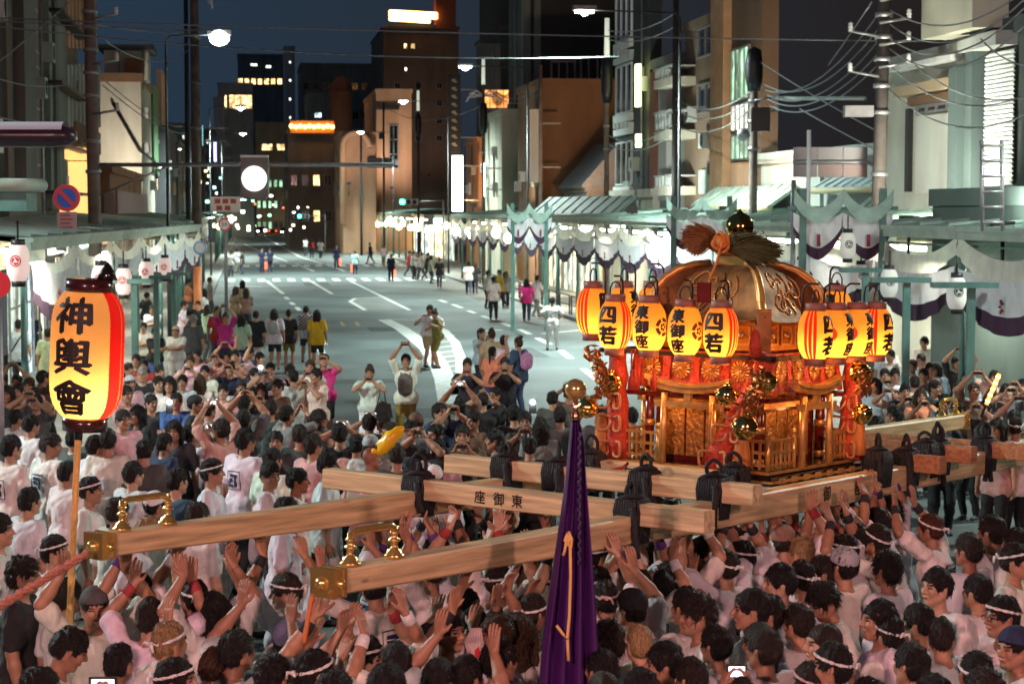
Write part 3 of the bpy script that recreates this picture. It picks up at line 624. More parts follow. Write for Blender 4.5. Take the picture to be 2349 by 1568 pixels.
def white_lantern(p, rot, red, label, r=.165, h=.52, text=None, group='white paper lanterns under the arcade'):
    t = thing('paper_lantern', label, 'lantern', p, rot, group)
    m = MB(); m.lathe(paper_prof(r, h), 18); m.build('paper', M_LPAPERP if red else M_LPAPER, t)
    m = MB(); m.lathe([(.001, h + .08), (r * .6, h + .08), (r * .62, h - .01), (r * .5, h - .02)], 16); m.build('rim', M_BLACK, t); m = MB(); m.lathe([(r * .5, .02), (r * .62, .01), (r * .6, -.08), (.001, -.08)], 16); m.build('rim', M_BLACK, t)
    m = MB(); m.tube([(0, 0, h + .08), (0, 0, h + .35)], .015, 6); m.build('hanger', M_BLACK, t)
    m = MB(); rr = r * 1.03
    def cyl(x, y): return (rr * math.sin(x / rr), -rr * math.cos(x / rr), h * .56 + y)
    for k in range(3):                      # three comma crest in a ring
        a0 = k * 2.094; pts = []
        for i in range(7): a = a0 + i * .3; q = .055 * (1 - i * .02); w = .036 * (1 - i / 7) + .005; pts.append([cyl((q - w) * math.cos(a), (q - w) * math.sin(a)), cyl((q + .004) * math.cos(a), (q + .004) * math.sin(a))])
        m.grid(pts, sm=False)
    m.grid([[cyl(q * math.cos(a), q * math.sin(a)) for q in (.068, .084)] for a in np.linspace(0, 6.283, 21)], sm=False)
    m.build('crest', M_CREST_R if red else M_CREST_K, t)
    return t
NEAR = {1: ['nearest right arcade bay with swagged white valance above the rear spectators', 'second right arcade bay with purple edged bunting beside the green post', 'right arcade bay just beyond the two nearest, partly behind the shrine', 'right arcade bay behind the shrine roof'],
        -1: ['nearest left arcade bay with purple edged bunting at the left edge', 'second left arcade bay behind the big lantern', 'left arcade bay with white valance right of the near utility pole', 'left arcade bay under the beige end wall']}
def arcade(side, l, s0, s1, L, detail, nnear, line=None):
    d = bay_meshes(side, L, detail); k = 0; s = s0; lf = 4.2 if side > 0 else -18.6
    while s < s1:
        lab = NEAR[side][k] if k < nnear else ('green arcade bay with white swag valance and tube light, right pavement' if side > 0 else 'green arcade bay with white swag valance and tube light, left pavement') + (', far down the street' if not detail else '')
        t = thing('arcade_bay', lab, 'arcade', Wp(s, l) if not line else line[0] + line[1] * (s - s0), TH if not line else math.atan2(-line[1].x, line[1].y), None if k < nnear else 'arcade bays of the %s pavement%s' % ('right' if side > 0 else 'left', '' if detail else ' far off'))
        for n in ('post', 'fascia', 'roof', 'valance', 'light_tube') + (('beam', 'bunting', 'crest') if detail else ()): mk(n, d[n], t)
        k += 1; s += L
    return k
arcade(1, .5, 30.6, 118, 4.6, True, 4); arcade(1, .5, 153, 330, 7.2, False, 0)
LA, LB = Vector((-9.0, 34.5, 0)), Vector((-10.8, 62, 0)); arcade(-1, 0, 0, 27, 5.2, True, 4, (LA, (LB - LA).normalized())); arcade(-1, -15.3, 68, 118, 4.6, True, 0); arcade(-1, -15.3, 153, 330, 7.2, False, 0)
# ground floor shops behind the arcade
def shop(side, s, L, i, far):
    l = 4.15 if side > 0 else -18.35; sg = -1 if side > 0 else 1
    t = thing('street_shop', ('lit shop front with glass doors under the %s arcade' % ('right' if side > 0 else 'left')) + (' far along the street' if far else ''), 'shop', Wp(s, l), TH, 'lit shop fronts of the %s pavement%s' % ('right' if side > 0 else 'left', ' far off' if far else ''))
    m = MB(); m.box(-.1 if sg > 0 else 0, 0, 3.0, .0 if sg > 0 else .1, L, 3.9); m.box(-.1 if sg > 0 else 0, 0, 0, .0 if sg > 0 else .1, .25, 2.998); m.box(-.1 if sg > 0 else 0, L - .25, 0, .0 if sg > 0 else .1, L, 2.998); m.build('wall', M_CREAM if i % 3 else M_DARK, t)
    n = 3
    for j in range(n):
        a = .25 + (L - .5) * j / n; b = .25 + (L - .5) * (j + 1) / n
        if rng.random() < (.25 if side > 0 else .6): continue
        m = MB(); x = -sg * .05
        m.add([(x, a + .04, .1), (x, b - .04, .1), (x, b - .04, 2.95), (x, a + .04, 2.95)], [(0, 1, 2, 3)])
        w = m.build('window', SHOPM[rng.choice((0, 0, 1, 1, 2, 3, 4))], t)
        if not far:
            m = MB(); m.box(-.03, a, .1, .03, a + .04, 2.95); m.box(-.03, b - .04, .1, .03, b, 2.95); m.box(-.03, a + .04, 1.98, .03, b - .04, 2.03); m.build('frame', M_STEEL, w)
    if i % 2 == 0:
        m = MB(); m.box(sg * .02, .4, 3.1, sg * .12, L - .4, 3.6) if sg > 0 else m.box(-.12, .4, 3.1, -.02, L - .4, 3.6); m.build('sign_board', mat('sign_glow_%d' % (i % 3), ((1, 1, .9), (1, .6, .3), (.6, .9, 1))[i % 3], emit=1.4), t)
i = 0
for s in np.arange(32, 118, 5.0): shop(1, float(s), 4.9, i, False); i += 1
for s in np.arange(26, 118, 5.0): shop(-1, float(s), 4.9, i, False); i += 1
for s in np.arange(153, 330, 10.0): shop(1, float(s), 9.8, i, True); shop(-1, float(s), 9.8, i + 1, True); i += 1
# bulbs hanging in rows from the far arcades
st = MB(); st.ball((0, 0, 0), .25, 6); M_FB = st.mesh('bulb', mat('far_bulb', (1, .9, .6), emit=15, ecol=(1, .74, .42)))
for side, l in ((1, .2), (-1, -14.9)):
    for s in np.arange(92 if side > 0 else 150, 330, 3.3 if side > 0 else 9.):
        mkk = mk('hanging_bulb', M_FB, None, loc=Wp(float(s) + rng.uniform(-1, 1), l + rng.uniform(-.2, .8) * side, 3.05 + rng.uniform(-.2, .3)))
        tag(mkk, 'warm hanging bulb in the bright row along the far %s arcade' % ('right' if side > 0 else 'left'), 'lamp', 'bulbs along the far %s arcade' % ('right' if side > 0 else 'left'))
# real lamps under the near arcades
for side, l, ss in ((1, 1.6, (36, 43, 51, 60, 70, 82, 95, 109)), (-1, -16.4, (38, 46, 56, 68, 82, 98))):
    for s in ss:
        o = lamp('arcade_light', 'AREA', Wp(s, l, 3.42), 300 if side > 0 else 130, (1, .96, .8), None, 1.6); o.rotation_euler = (0, 0, TH)
# raised gateways in the arcade with tied curtains
def gateway(u0, u1, vt, D, label, npk=2):
    p0 = atY(u0, vt, D); p1 = atY(u1, vt, D); w = (p1 - p0).length; z = p0.z
    t = thing('curtained_gate', label, 'gate', (p0.x, p0.y, 0), 0)
    for x in (0, w): m = MB(); m.box(x - .07, -.07, 0, x + .07, .07, z); m.build('post', M_GREEN, t)
    m = MB(); m.box(-.3, -.1, z - .45, w + .3, .1, z - .37); m.build('beam', M_GREEN, t)
    m = MB(); ra = [[], []]
    for i in range(npk):
        a = -.2 + (w + .4) * i / npk; b = -.2 + (w + .4) * (i + 1) / npk; rows = []
        for k in range(4):
            rows.append([(a + (b - a) * j / 14, -.12 - .03 * math.sin(j * 2.1) * k / 3, z - .4 * 4 * (j / 14) * (1 - j / 14) - .32 * k / 3) for j in range(15)])
        m.grid(rows)
    m.build('valance', M_CLOTHG, t)
    m = MB()
    for i in range(npk):
        a = -.2 + (w + .4) * i / npk; b = -.2 + (w + .4) * (i + 1) / npk
        def rw(f, a=a, b=b): return [(a + (b - a) * j / 12, -.02 - .05 * math.sin(j * 1.3 + f), z - .5 - .18 * math.sin(math.pi * j / 12) - f * .8 * (.5 + .5 * math.sin(math.pi * j / 12))) for j in range(13)]
        m.grid([rw(f) for f in (0, .4, .7)], 0); m.grid([rw(f) for f in (.7, .85, 1)], 1)
    m.build('bunting', [M_BUNT, M_PURP], t)
    m = MB()
    for i in range(npk):
        c = -.2 + (w + .4) * (i + .5) / npk
        m.tube([(c, -.13, z - 1.2), (c, -.13, z - .95)], .04, 6)
    m.build('crest', MATS['crest_red'], t)
    return t
gateway(1842, 2026, 432, 39, 'raised gate with swagged curtains right of the shrine roof finial')
gateway(1545, 1674, 450, 52, 'raised gate with swagged curtains left of the shrine roof finial')
gateway(1176, 1253, 466, 68, 'raised gate with pale green curtains farther along the right arcade')
# lanterns with their little T brackets
def bracket(p, w, label, h):
    t = thing('lantern_bracket', label, 'lantern post', (p.x, p.y, 0), 0, 'green T shaped lantern posts')
    m = MB(); m.box(-.06, -.06, 0, .06, .06, p.z); m.build('post', M_GREEN, t)
    m = MB(); m.box(-w * .7, -.14, p.z, w * .45, .14, p.z + .09); m.build('cap', M_GREEN, t)
for (u, v, D, red, lab) in ((1945, 527, 38, 0, 'white lantern with black ring crest hanging in the raised gate'), (2040, 610, 35, 0, 'white lantern with a column of small characters left of the first green post'), (2195, 628, 31, 0, 'white lantern with black ring crest between the two right bunting swags'),
                            (41, 552, 27, 1, 'white lantern with red swirl crest at the far left edge'), (283, 608, 37, 1, 'white lantern with red swirl crest just right of the big festival lantern'), (335, 594, 43, 1, 'middle one of three red crested lanterns by the left posts'), (378, 586, 48, 1, 'smallest of three red crested lanterns, beside the brown pole'),
                            (1838, 590, 44, 0, 'white lantern partly behind the green straw tuft'), (1975, 600, 40, 0, 'white lantern with characters behind the row of red striped lanterns'), (232, 600, 31, 1, 'white lantern with red crest behind the big lantern cap')):
    p = atY(u, v, D); white_lantern((p.x, p.y, p.z - .58), 0, red, lab)
for (u, v, D, w, lab) in ((2080, 648, 33, .9, 'first green T shaped lantern post left of the purple bunting'), (2228, 660, 30, .9, 'second green T shaped lantern post in front of the bright doorway'), (1985, 625, 36, .7, 'green T shaped post behind the right hand lantern ring'), (308, 650, 37, .8, 'green T shaped lantern post right of the big lantern'), (358, 640, 43, .8, 'middle green T shaped lantern post on the left pavement'), (398, 632, 48, .8, 'farther green T shaped lantern post beside the brown pole')):
    p = atY(u, v, D); bracket(p, w, lab, .1)
# right hand near shop glow and wide green awning roof
B = building('green clad shop with a bright orange doorway behind the right hand spectators', 1, 30.5, 2420, 2600, 470, 9, (.12, .17, .15), 'dim_green', lf=3.9)
fwin(B, 2246, 730, 2318, 880, 'orange', 2, 1); fpart(B, 'lit_panel', 2250, 740, 2272, 830, mat('glow_yellow', (1, .7, .2), emit=2.5, ecol=(1, .62, .12)), .12, .05); fpart(B, 'door', 2275, 740, 2300, 880, mat('orange_door', (.6, .16, .03), .6, emit=.4, ecol=(1, .25, .03)), .14, .05)
def awning(u0, u1, v0, v1, D0, D1, label, col):
    a = atY(u0, v0, D0); b = atY(u1, v0, D1); hgt = (v1 - v0) * D0 / F_PX; d = (b - a); d.z = 0; n = Vector((d.y, -d.x, 0)).normalized()
    if n.y > 0: n = -n
    t = thing('awning_roof', label, 'awning', (a.x, a.y, 0)); m = MB(); d2 = b - a
    p = [Vector((0, 0, a.z)), Vector((d.x, d.y, a.z)), Vector((d.x, d.y, a.z)) + n * .9 - Vector((0, 0, hgt)), n * .9 + Vector((0, 0, a.z - hgt))]
    q = [x - Vector((0, 0, .12)) for x in p]
    m.add(p + q, [(0, 1, 2, 3), (7, 6, 5, 4), (3, 2, 6, 7), (0, 3, 7, 4), (1, 5, 6, 2), (0, 4, 5, 1)]); m.build('roof_sheet', col, t)
    for i in range(9):
        f = (i + .5) / 9; m = MB(); c = d * f; m.tube([c + Vector((0, 0, a.z + .02)), c + n * .9 + Vector((0, 0, a.z - hgt + .02))], .03, 5); m.build('seam', col, t)
    m = MB(); m.tube([p[3] + Vector((0, 0, -.1)), p[2] + Vector((0, 0, -.1))], .09, 8); m.build('gutter', mat('tan_trim', (.4, .33, .2), .6), t)
    for f in (.1, .9): m = MB(); c = d * f; m.tube([Vector((c.x, c.y, 0)), Vector((c.x, c.y, a.z - .15))], .06, 6); m.build('post', M_GREEN, t)
awning(2035, 2360, 420, 476, 50, 44, 'wide flat green awning roof under the cream house', mat('awning_dull_green', (.13, .19, .16), .6, nz=.25, scale=2))
awning(1640, 1830, 430, 470, 66, 58, 'pale green awning roof right of the raised gate', M_GREENL)
awning(1925, 2120, 392, 430, 54, 50, 'pale blue corrugated awning roof behind the utility pole', mat('awning_blue', (.4, .5, .52), .5, nz=.2, scale=3))
awning(1260, 1460, 452, 488, 84, 76, 'dull green awning strip below the brown end wall', MATS['awning_dull_green'])
awning(2150, 2360, 490, 540, 42, 38, 'nearest dark green awning roof at the right edge', MATS['awning_dull_green'])
awning(240, 420, 505, 540, 72, 80, 'dull green awning strip along the left row', MATS['awning_dull_green'])
# near left canopy corner with a rounded gutter
p = atY(40, 430, 27); t = thing('awning_roof', 'rounded green awning corner at the left edge above the striped bunting', 'awning', (p.x, p.y, 0))
m = MB(); m.box(-1.4, -.3, p.z - .34, .2, .3, p.z); m.build('roof_sheet', M_GREEN, t)
m = MB(); m.tube([(-1.4, -.36, p.z + .03), (.14, -.36, p.z + .03), (.25, -.22, p.z + .03), (.27, .3, p.z + .03)], .1, 10); m.build('gutter', M_GREENL, t)
for i in range(4): m = MB(); m.box(-1.4, -.2 + i * .13, p.z + .002, .14, -.16 + i * .13, p.z + .06); m.build('seam', M_GREENL, t)
m = MB(); m.tube([(-.9, .5, 0), (-.9, .5, p.z - .34)], .08, 8); m.build('post', M_GREEN, t)
# ------------------------------------------------------------------ poles, wires, signs
def pole(u, v, D, r, top_z, label, mt=M_POLE, lean=0., bands=(), name='utility_pole', cat='utility pole'):
    b = atY(u, v, D); t = thing(name, label, cat, (b.x, b.y, 0))
    m = MB(); m.tube([(0, 0, 0), (lean, 0, top_z)], [r, r * .75], 14); m.build('shaft', mt, t)
    for z in bands: m = MB(); m.lathe([(r * .9, z - .05), (r * 1.12, z - .05), (r * 1.12, z + .05), (r * .9, z + .05)], 14, M=Matrix.Translation((lean * z / top_z, 0, 0))); m.build('band', M_STEEL, t)
    return t
pl1 = pole(221, 560, 50, .19, 11.5, 'thick brown utility pole left, rising above the big lantern', bands=(5.4, 6.2, 7.4, 8., 8.6, 9.2, 9.6), lean=-.1)
pl2 = pole(433, 560, 86, .13, 15, 'slim black pole standing in front of the brown pole at left', M_POLED)
pl3 = pole(452, 560, 84, .24, 15, 'second thick brown utility pole, left of the street', bands=(8, 10, 12))
m = MB()
for i in range(4): m.tube([(-.2 + i * .3, 0, 13.6 + .2 * i), (.5 + i * .1, 0, 14. - .25 * i)], .05, 6)
m.box(-.3, -.3, 13.7, .9, .3, 14.3); m.build('transformer', M_WHITEP, pl3)
pr1 = pole(2008, 520, 43, .18, 10.2, 'tall utility pole on the right with fans of wires', mat('dark_pole', (.075, .06, .055), .8, nz=.3, scale=3), bands=(5.2, 6.6, 7.2, 7.8, 8.3, 8.8), lean=.15)
pr2 = pole(1727, 480, 56, .15, 8.3, 'shorter utility pole in front of the striped window, right', bands=(6.2, 7.0, 7.6))
pr3 = pole(1548, 440, 70, .14, 13, 'thin dark pole before the grey narrow building', M_POLED)
pr4 = pole(1391, 460, 82, .13, 11., 'pole with a white tip and a long dark sleeve, centre right', bands=(7, 8))
pr5 = pole(1109, 460, 120, .13, 12.5, 'pole with a white tip and twin lamp arms over the right arcade', bands=(8, 9))
pr6 = pole(1240, 440, 100, .13, 12., 'brown pole beside the white signboard')
pr7 = pole(881, 500, 170, .12, 14., 'slim far pole before the peach building', M_POLED); pr8 = pole(829, 500, 180, .12, 14, 'slim far pole before the arched annex', M_POLED); pr9 = pole(960, 500, 150, .12, 14.5, 'slim far pole left of the dark vertical sign', M_POLED)
for o, z0, z1, r in ((pr4, 9., 11, .26), (pr5, 9.2, 11.2, .27), (pr9, 10.2, 12, .24), (pr2, 7.9, 9.2, .26)):
    m = MB(); m.lathe([(.02, z1), (r * .8, z1 - .1), (r, z1 - .5), (r, z0 + .4), (r * .7, z0), (.02, z0)], 12); m.build('sleeve', M_BLACK, o)
for o, z in ((pr4, 11.05), (pr5, 12.3), (pr9, 12.2)):
    m = MB(); m.tube([(0, 0, z), (0, 0, z + 1.6)], [.12, .1], 8); m.build('tip', mat('tip_white', (.8, .85, .75), .4, emit=.35, ecol=(.9, 1, .8)), o)
for dx in (-1, 1):
    for k in range(3): m = MB(); m.tube([(0, 0, 11.6), (dx * (.4 + .25 * k), 0, 11.9 - .2 * k), (dx * (.9 + .1 * k), 0, 11.7 - .25 * k)], .06, 6); m.build('lamp_arm', M_WHITEP, pr5)
for o, zs, sd in ((pr1, (7.6, 8.1, 8.6, 9.1), 1), (pr1, (7.4, 8.3), -1), (pl1, (6.9, 8.2, 9.4), 1), (pr2, (7.2, 7.6), 1)):
    for z in zs:
        m = MB(); m.tube([(0, -.2, z), (sd * .7, -.2, z + .12)], .035, 6); m.build('crossarm', M_STEEL, o)
        m = MB(); m.lathe([(.01, 0), (.06, .02), (.04, .06), (.065, .1), (.04, .14), (.06, .18), (.01, .22)], 8, M=Matrix.Translation((sd * .66, -.2, z + .1))); m.build('insulator', M_WHITEP, o)
m = MB(); m.ball((-.33, -.2, 6.6), .2, 8); m.build('lamp_globe', M_STEEL, pr2)
m = MB(); m.box(-.1, -.3, 6.7, .45, .2, 7.4); m.build('junction_box', M_BLACK, pr2); m = MB(); m.box(-.75, -.15, 6.5, -.1, .15, 6.75); m.build('floodlight', M_STEEL, pr1)
# horizontal arm at left with the round lit sign box
b = atY(245, 378, 50); e = atY(903, 380, 50)
t = thing('sign_gantry', 'long grey horizontal arm reaching over the road from the left pole', 'gantry', (b.x, b.y, b.z)); w = e.x - b.x
m = MB(); m.tube([(-.25, 0, 0), (w, 0, .0)], .055, 8); m.build('arm', M_STEEL, t); m = MB(); m.tube([(-.2, 0, -.8), (1.6, 0, -.05)], .03, 6); m.build('brace', M_STEEL, t)
c = atY(586, 410, 50); t = thing('round_sign_box', 'square dark box with a glowing white disc hanging from the gantry', 'sign', (c.x, c.y - .1, c.z)); s = 50 / F_PX
m = MB(); rr = 31 * s; cs = 12 * s
poly = [(x * rr + cs * math.cos(a) * .0, y * 47 * s) for x, y, a in ((-1, -.85, 0), (-.8, -1, 0), (.8, -1, 0), (1, -.85, 0), (1, .95, 0), (.9, 1.05, 0), (-.9, 1.05, 0), (-1, .95, 0))]
m.prism(poly, -.12, .12, M=Matrix.Rotation(R(90), 4, 'X')); m.build('case', mat('box_taupe', (.16, .14, .13), .6), t)
m = MB(); m.prism([(28.5 * s * math.cos(a), 28.5 * s * math.sin(a)) for a in np.linspace(0, 2 * math.pi, 33)[:-1]], .125, .15, M=Matrix.Rotation(R(90), 4, 'X')); m.build('disc', mat('disc_white', (1, 1, 1), emit=1.1, ecol=(1, .97, .96)), t)
m = MB(); m.box(-rr, -.14, 48 * s, rr, .1, 53 * s); m.build('hood', M_WHITEP, t)
def disc(m, r0, r1, y, mi, n=28, cz=0.):
    if r0 <= 0: m.add([(r1 * math.cos(a), y, cz + r1 * math.sin(a)) for a in np.linspace(0, 2 * math.pi, n + 1)[:-1]], [tuple(range(n))], mi)
    else: m.grid([[(r * math.cos(a), y, cz + r * math.sin(a)) for r in (r0, r1)] for a in np.linspace(0, 2 * math.pi, n + 1)], mi, False)
M_SR = mat('sign_red', (.62, .02, .03), .4, emit=.08); M_SB = mat('sign_blue_paint', (.01, .08, .42), .4, emit=.06); M_SW = mat('sign_white_paint', (.75, .75, .75), .4)
p = atY(153, 454, 43); t = thing('no_parking_sign', 'round blue no parking sign with red rim and slash on a grey post', 'road sign', (p.x, p.y, 0)); r = 31 * 43 / F_PX
m = MB(); m.prism([(r * math.cos(a), r * math.sin(a)) for a in np.linspace(0, 6.2832, 33)[:-1]], -.02, .02, M=Matrix.Translation((0, 0, p.z)) @ Matrix.Rotation(R(90), 4, 'X')); m.build('plate', M_SW, t)
m = MB(); disc(m, r * .72, r * .99, -.024, 0, cz=p.z); m.build('rim', M_SR, t); m = MB(); disc(m, 0, r * .72, -.024, 0, cz=p.z); m.build('face', M_SB, t)
m = MB(); q = r * .74 * .707; w = r * .1; m.add([(-q - w, -.03, p.z + q - w), (-q + w, -.03, p.z + q + w), (q + w, -.03, p.z - q + w), (q - w, -.03, p.z - q - w)], [(0, 3, 2, 1)]); m.build('slash', M_SR, t)
m = MB(); zz = atY(153, 640, 43).z; m.tube([(.02, .05, p.z + .5), (0, .05, zz + .3), (-.02, .05, zz), (-.35, .05, zz - .5), (-.35, .05, 0)], .035, 8); m.build('post', M_WHITEP, t)
pp = atY(154, 508, 43); m = MB(); m.box(-.22, -.02, pp.z - .22, .22, .02, pp.z + .22); m.build('time_plate', mat('plate_pink', (.5, .3, .3), .5), t)
m = MB()
for i in range(4): m.box(-.15, -.026, pp.z - .15 + i * .09, .13 - .05 * (i % 2), -.021, pp.z - .11 + i * .09)
m.build('print', mat('print_red', (.4, .08, .08), .6), t)
def round_sign(u, v, D, r, label, text=None, face=None, rim=None):
    p = atY(u, v, D); t = thing('road_sign', label, 'road sign', (p.x, p.y, 0))
    m = MB(); m.prism([(r * math.cos(a), r * math.sin(a)) for a in np.linspace(0, 6.2832, 25)[:-1]], -.02, .02, M=Matrix.Translation((0, 0, p.z)) @ Matrix.Rotation(R(90), 4, 'X')); m.build('plate', face or M_SW, t)
    m = MB(); disc(m, r * .74, r * .99, -.024, 0, cz=p.z); m.build('rim', rim or M_SR, t)
    m = MB(); m.tube([(0, .06, 0), (0, .06, p.z + r)], .04, 8); m.build('post', M_STEEL, t)
    if text: m = MB(); put_text(m, text, r * .95, lambda x, y: (x, -.026, p.z + y)); m.build('lettering', M_SB, t)
    return t
round_sign(515, 515, 70, .24, 'round speed limit sign hanging at the far left kerb', '30'); round_sign(459, 568, 60, .22, 'round pedestrian sign on the brown pole', None, M_SW, mat('sign_sky', (.2, .35, .6), .4))
round_sign(-6, 652, 24, .17, 'red round sign cut by the left edge', None, M_SR)
p = atY(518, 468, 72); t = thing('banner_sign', 'white sign board with two lines of faded red print under the gantry', 'sign', (p.x, p.y, p.z)); m = MB(); m.box(-.56, -.02, -.3, .56, .02, .28); m.build('board', M_SW, t)
m = MB(); [m.box(-.42 + .3 * i, -.026, .02 + .0 * i, -.2 + .3 * i, -.021, .2) for i in range(3)]; [m.box(-.36 + .32 * i, -.026, -.24, -.14 + .32 * i, -.021, -.06) for i in range(2)]; m.build('print', mat('print_red', (.4, .08, .08), .6), t); m = MB(); m.tube([(0, .06, -p.z), (0, .06, .3)], .04, 6); m.build('post', M_STEEL, t)
p = atY(453, 640, 60); t = thing('road_cone_post', 'orange plastic bollard beside the brown pole', 'bollard', (p.x, p.y, 0)); m = MB(); m.tube([(0, 0, 0), (0, 0, p.z + .4)], .13, 10); m.build('tube', mat('orange_plastic', (.7, .2, .06), .5), t); m = MB(); m.lathe([(.14, 1.), (.145, 1.02), (.145, 1.12), (.14, 1.14)], 12); m.build('band', M_SW, t)
# big lamp housing at the upper left
p = atY(60, 312, 20); t = thing('lamp_housing', 'large unlit lamp housing with a lit top painted pale at the left edge', 'street lamp', (p.x, p.y, p.z)); s = 20 / F_PX
m = MB(); L0, L1 = -1.2, 112 * s
def ring(x, w, h): return [(x, w * math.cos(a), h * math.sin(a)) for a in np.linspace(0, 2 * math.pi, 17)]
m.grid([ring(x, w, h) for x, w, h in ((L0, .2, .12), (L1 - .22, .2, .12), (L1 - .08, .18, .1), (L1, .12, .06), (L1 + .01, .01, .01))]); m.build('housing', mat('purple_black', (.03, .02, .035), .3), t)
m = MB(); m.grid([[(x, .205 * math.cos(a), .05 + .1 * math.sin(a)) for a in np.linspace(.1, math.pi - .1, 9)] for x in (L0, L1 - .25, L1 - .1)]); m.build('lit_top', mat('pale_lit_top', (.55, .56, .65), .35), t)  # pale shell paints in the light falling on the housing from above
m = MB(); m.tube([(L0, 0, 0), (-2.5, 0, .1), (-3.2, 0, -1), (-3.2, 0, -p.z)], .06, 8); m.build('post', M_STEEL, t)
# traffic lights
def tlight(u, v, D, label, col):
    p = atY(u, v, D); t = thing('traffic_light', label, 'traffic light', (p.x, p.y, p.z)); m = MB(); m.box(-.6, -.1, -.2, .6, .12, .2); m.build('housing', M_STEEL, t)
    for i in range(3): m = MB(); m.lathe([(.001, -.13), (.15, -.13), (.15, -.1)], 14, M=Matrix.Translation((-.38 + .38 * i, 0, 0)) @ Matrix.Rotation(R(90), 4, 'X') @ Matrix.Translation((0, 0, .24))); m.build('lens', mat('signal_green', (0, .6, .4), emit=30, ecol=(.02, 1, .55)) if i == 0 else M_BLACK, t)
    m = MB(); m.tube([(.6, 0, 0), (2.2, 0, .1), (2.2, 0, -p.z)], .06, 8); m.build('post', M_STEEL, t)
tlight(937, 463, 118, 'traffic light glowing green over the right lane', 0); tlight(696, 496, 190, 'small far traffic light showing green', 0); tlight(1606, 498, 90, 'small green signal beside the storefront on the right', 0)
# wires
M_WIREL = mat('pale_wire', (.2, .22, .22), .5)
def wire(a, b, sag, label='thin overhead wire strung between the poles', r=.012, D0=None, mt=M_WIRE):
    p, q = a, b; m = MB(); n = 16
    pts = [p.lerp(q, i / n) - Vector((0, 0, sag * 4 * (i / n) * (1 - i / n))) for i in range(n + 1)]
    m.tube(pts, r, 5, caps=False); o = m.build('overhead_wire', mt); tag(o, label, 'wire', 'overhead wires')
def px(u, v, D): return atY(u, v, D)
WR = [((0, 42, 46), (2400, 98, 46), .1), ((0, 48, 47), (490, 70, 50), .05), ((207, 55, 50), (433, 75, 86), .1), ((0, 140, 40), (160, 5, 50), .02), ((0, 270, 35), (160, 300, 45), .02), ((0, 62, 44), (1420, 130, 60), .3),
      ((235, 90, 50), (437, 110, 84), .6), ((235, 195, 50), (430, 305, 120), .4), ((235, 180, 50), (420, 290, 130), .4), ((0, 182, 40), (150, 195, 52), .1),
      ((1750, 205, 56), (2020, 25, 43), .7), ((1748, 190, 56), (2020, 60, 43), .75), ((1755, 215, 56), (2022, 85, 43), .7), ((1755, 225, 56), (2022, 115, 43), .65), ((1760, 240, 56), (2022, 140, 43), .6),
      ((2040, 22, 43), (2349, -20, 36), .5), ((2040, 55, 43), (2349, 0, 36), .6), ((2040, 88, 43), (2349, 20, 36), .6), ((2040, 112, 43), (2349, 62, 36), .6), ((2040, 148, 43), (2349, 220, 38), .5), ((2040, 205, 43), (2349, 265, 36), .5),
      ((1740, 140, 56), (2010, 300, 46), .05), ((2000, 5, 43), (1900, 150, 48), .02), ((1835, 250, 50), (2012, 345, 43), .02), ((1550, 225, 70), (1728, 205, 56), .5), ((1550, 250, 70), (1728, 225, 56), .5), ((1550, 285, 70), (1728, 245, 56), .5), ((1395, 70, 82), (1550, 30, 70), .3), ((1395, 90, 82), (1550, 60, 70), .3), ((1395, 310, 82), (1550, 280, 70), .5), ((1395, 330, 82), (1550, 300, 70), .5),
      ((1114, 190, 118), (1240, 200, 100), .8), ((1114, 195, 118), (1240, 215, 100), .8), ((890, 250, 170), (1109, 240, 120), 1.), ((2250, 90, 40), (2349, 150, 36), .1), ((2100, 150, 43), (2349, 225, 38), .3), ((1765, 222, 56), (1980, 224, 50), 0.)]
for a, b, sg in WR: wire(px(*a), px(*b), sg, r=.024 if a[2] > 60 else .018, mt=M_WIREL if a[0] > 1300 else M_WIRE)
wire(px(1762, 226, 56), px(1985, 226, 52), 0., 'pale rigid bar between the right poles', .06, mt=M_LGREY)
# sign back, roof ladder
p = atY(1906, 372, 44); t = thing('direction_sign', 'grey back of a large road sign with a grid of panels, right', 'road sign', (p.x, p.y, p.z)); s = 44 / F_PX
for i in range(3):
    for j in range(2): m = MB(); m.box((-86 + 57 * i) * s, -.02, (-34 + 35 * j) * s, (-31 + 57 * i) * s, .02, (-1 + 35 * j) * s); m.build('panel', mat('sign_grey', (.22, .21, .22), .5, .3) if j or i == 0 else mat('sign_brown', (.26, .17, .16), .5), t)
m = MB(); m.tube([(-88 * s, -.05, 0), (84 * s, -.05, 0), (98 * s, -.05, -8 * s), (102 * s, -.05, -30 * s), (102 * s, -.05, -p.z)], .05, 8); m.tube([(-84 * s, .05, -40 * s), (-84 * s, .05, -p.z)], .06, 8); m.build('frame', M_STEEL, t)
p = atY(1855, 380, 40); t = thing('white_post', 'white bent post in front of the sign back', 'post', (p.x, p.y, 0)); m = MB(); m.tube([(0, 0, 0), (0, 0, 3.4), (-.06, 0, 3.6), (0, 0, 4.2), (0, 0, p.z + .75)], .045, 8); m.build('tube', M_WHITEP, t)
p = atY(2277, 500, 31); t = thing('roof_ladder', 'grey metal ladder leaning on the green awning roof', 'ladder', (p.x, p.y, p.z)); s = 31 / F_PX
for x in (-23, 23): m = MB(); m.tube([(x * s, 0, -30 * s), (x * s, .15, 178 * s)], .035, 6); m.build('rail', M_STEEL, t)
for i in range(6): m = MB(); m.tube([(-23 * s, .02 * i, (-10 + 35 * i) * s), (23 * s, .02 * i, (-10 + 35 * i) * s)], .03, 6); m.build('rung', M_STEEL, t)
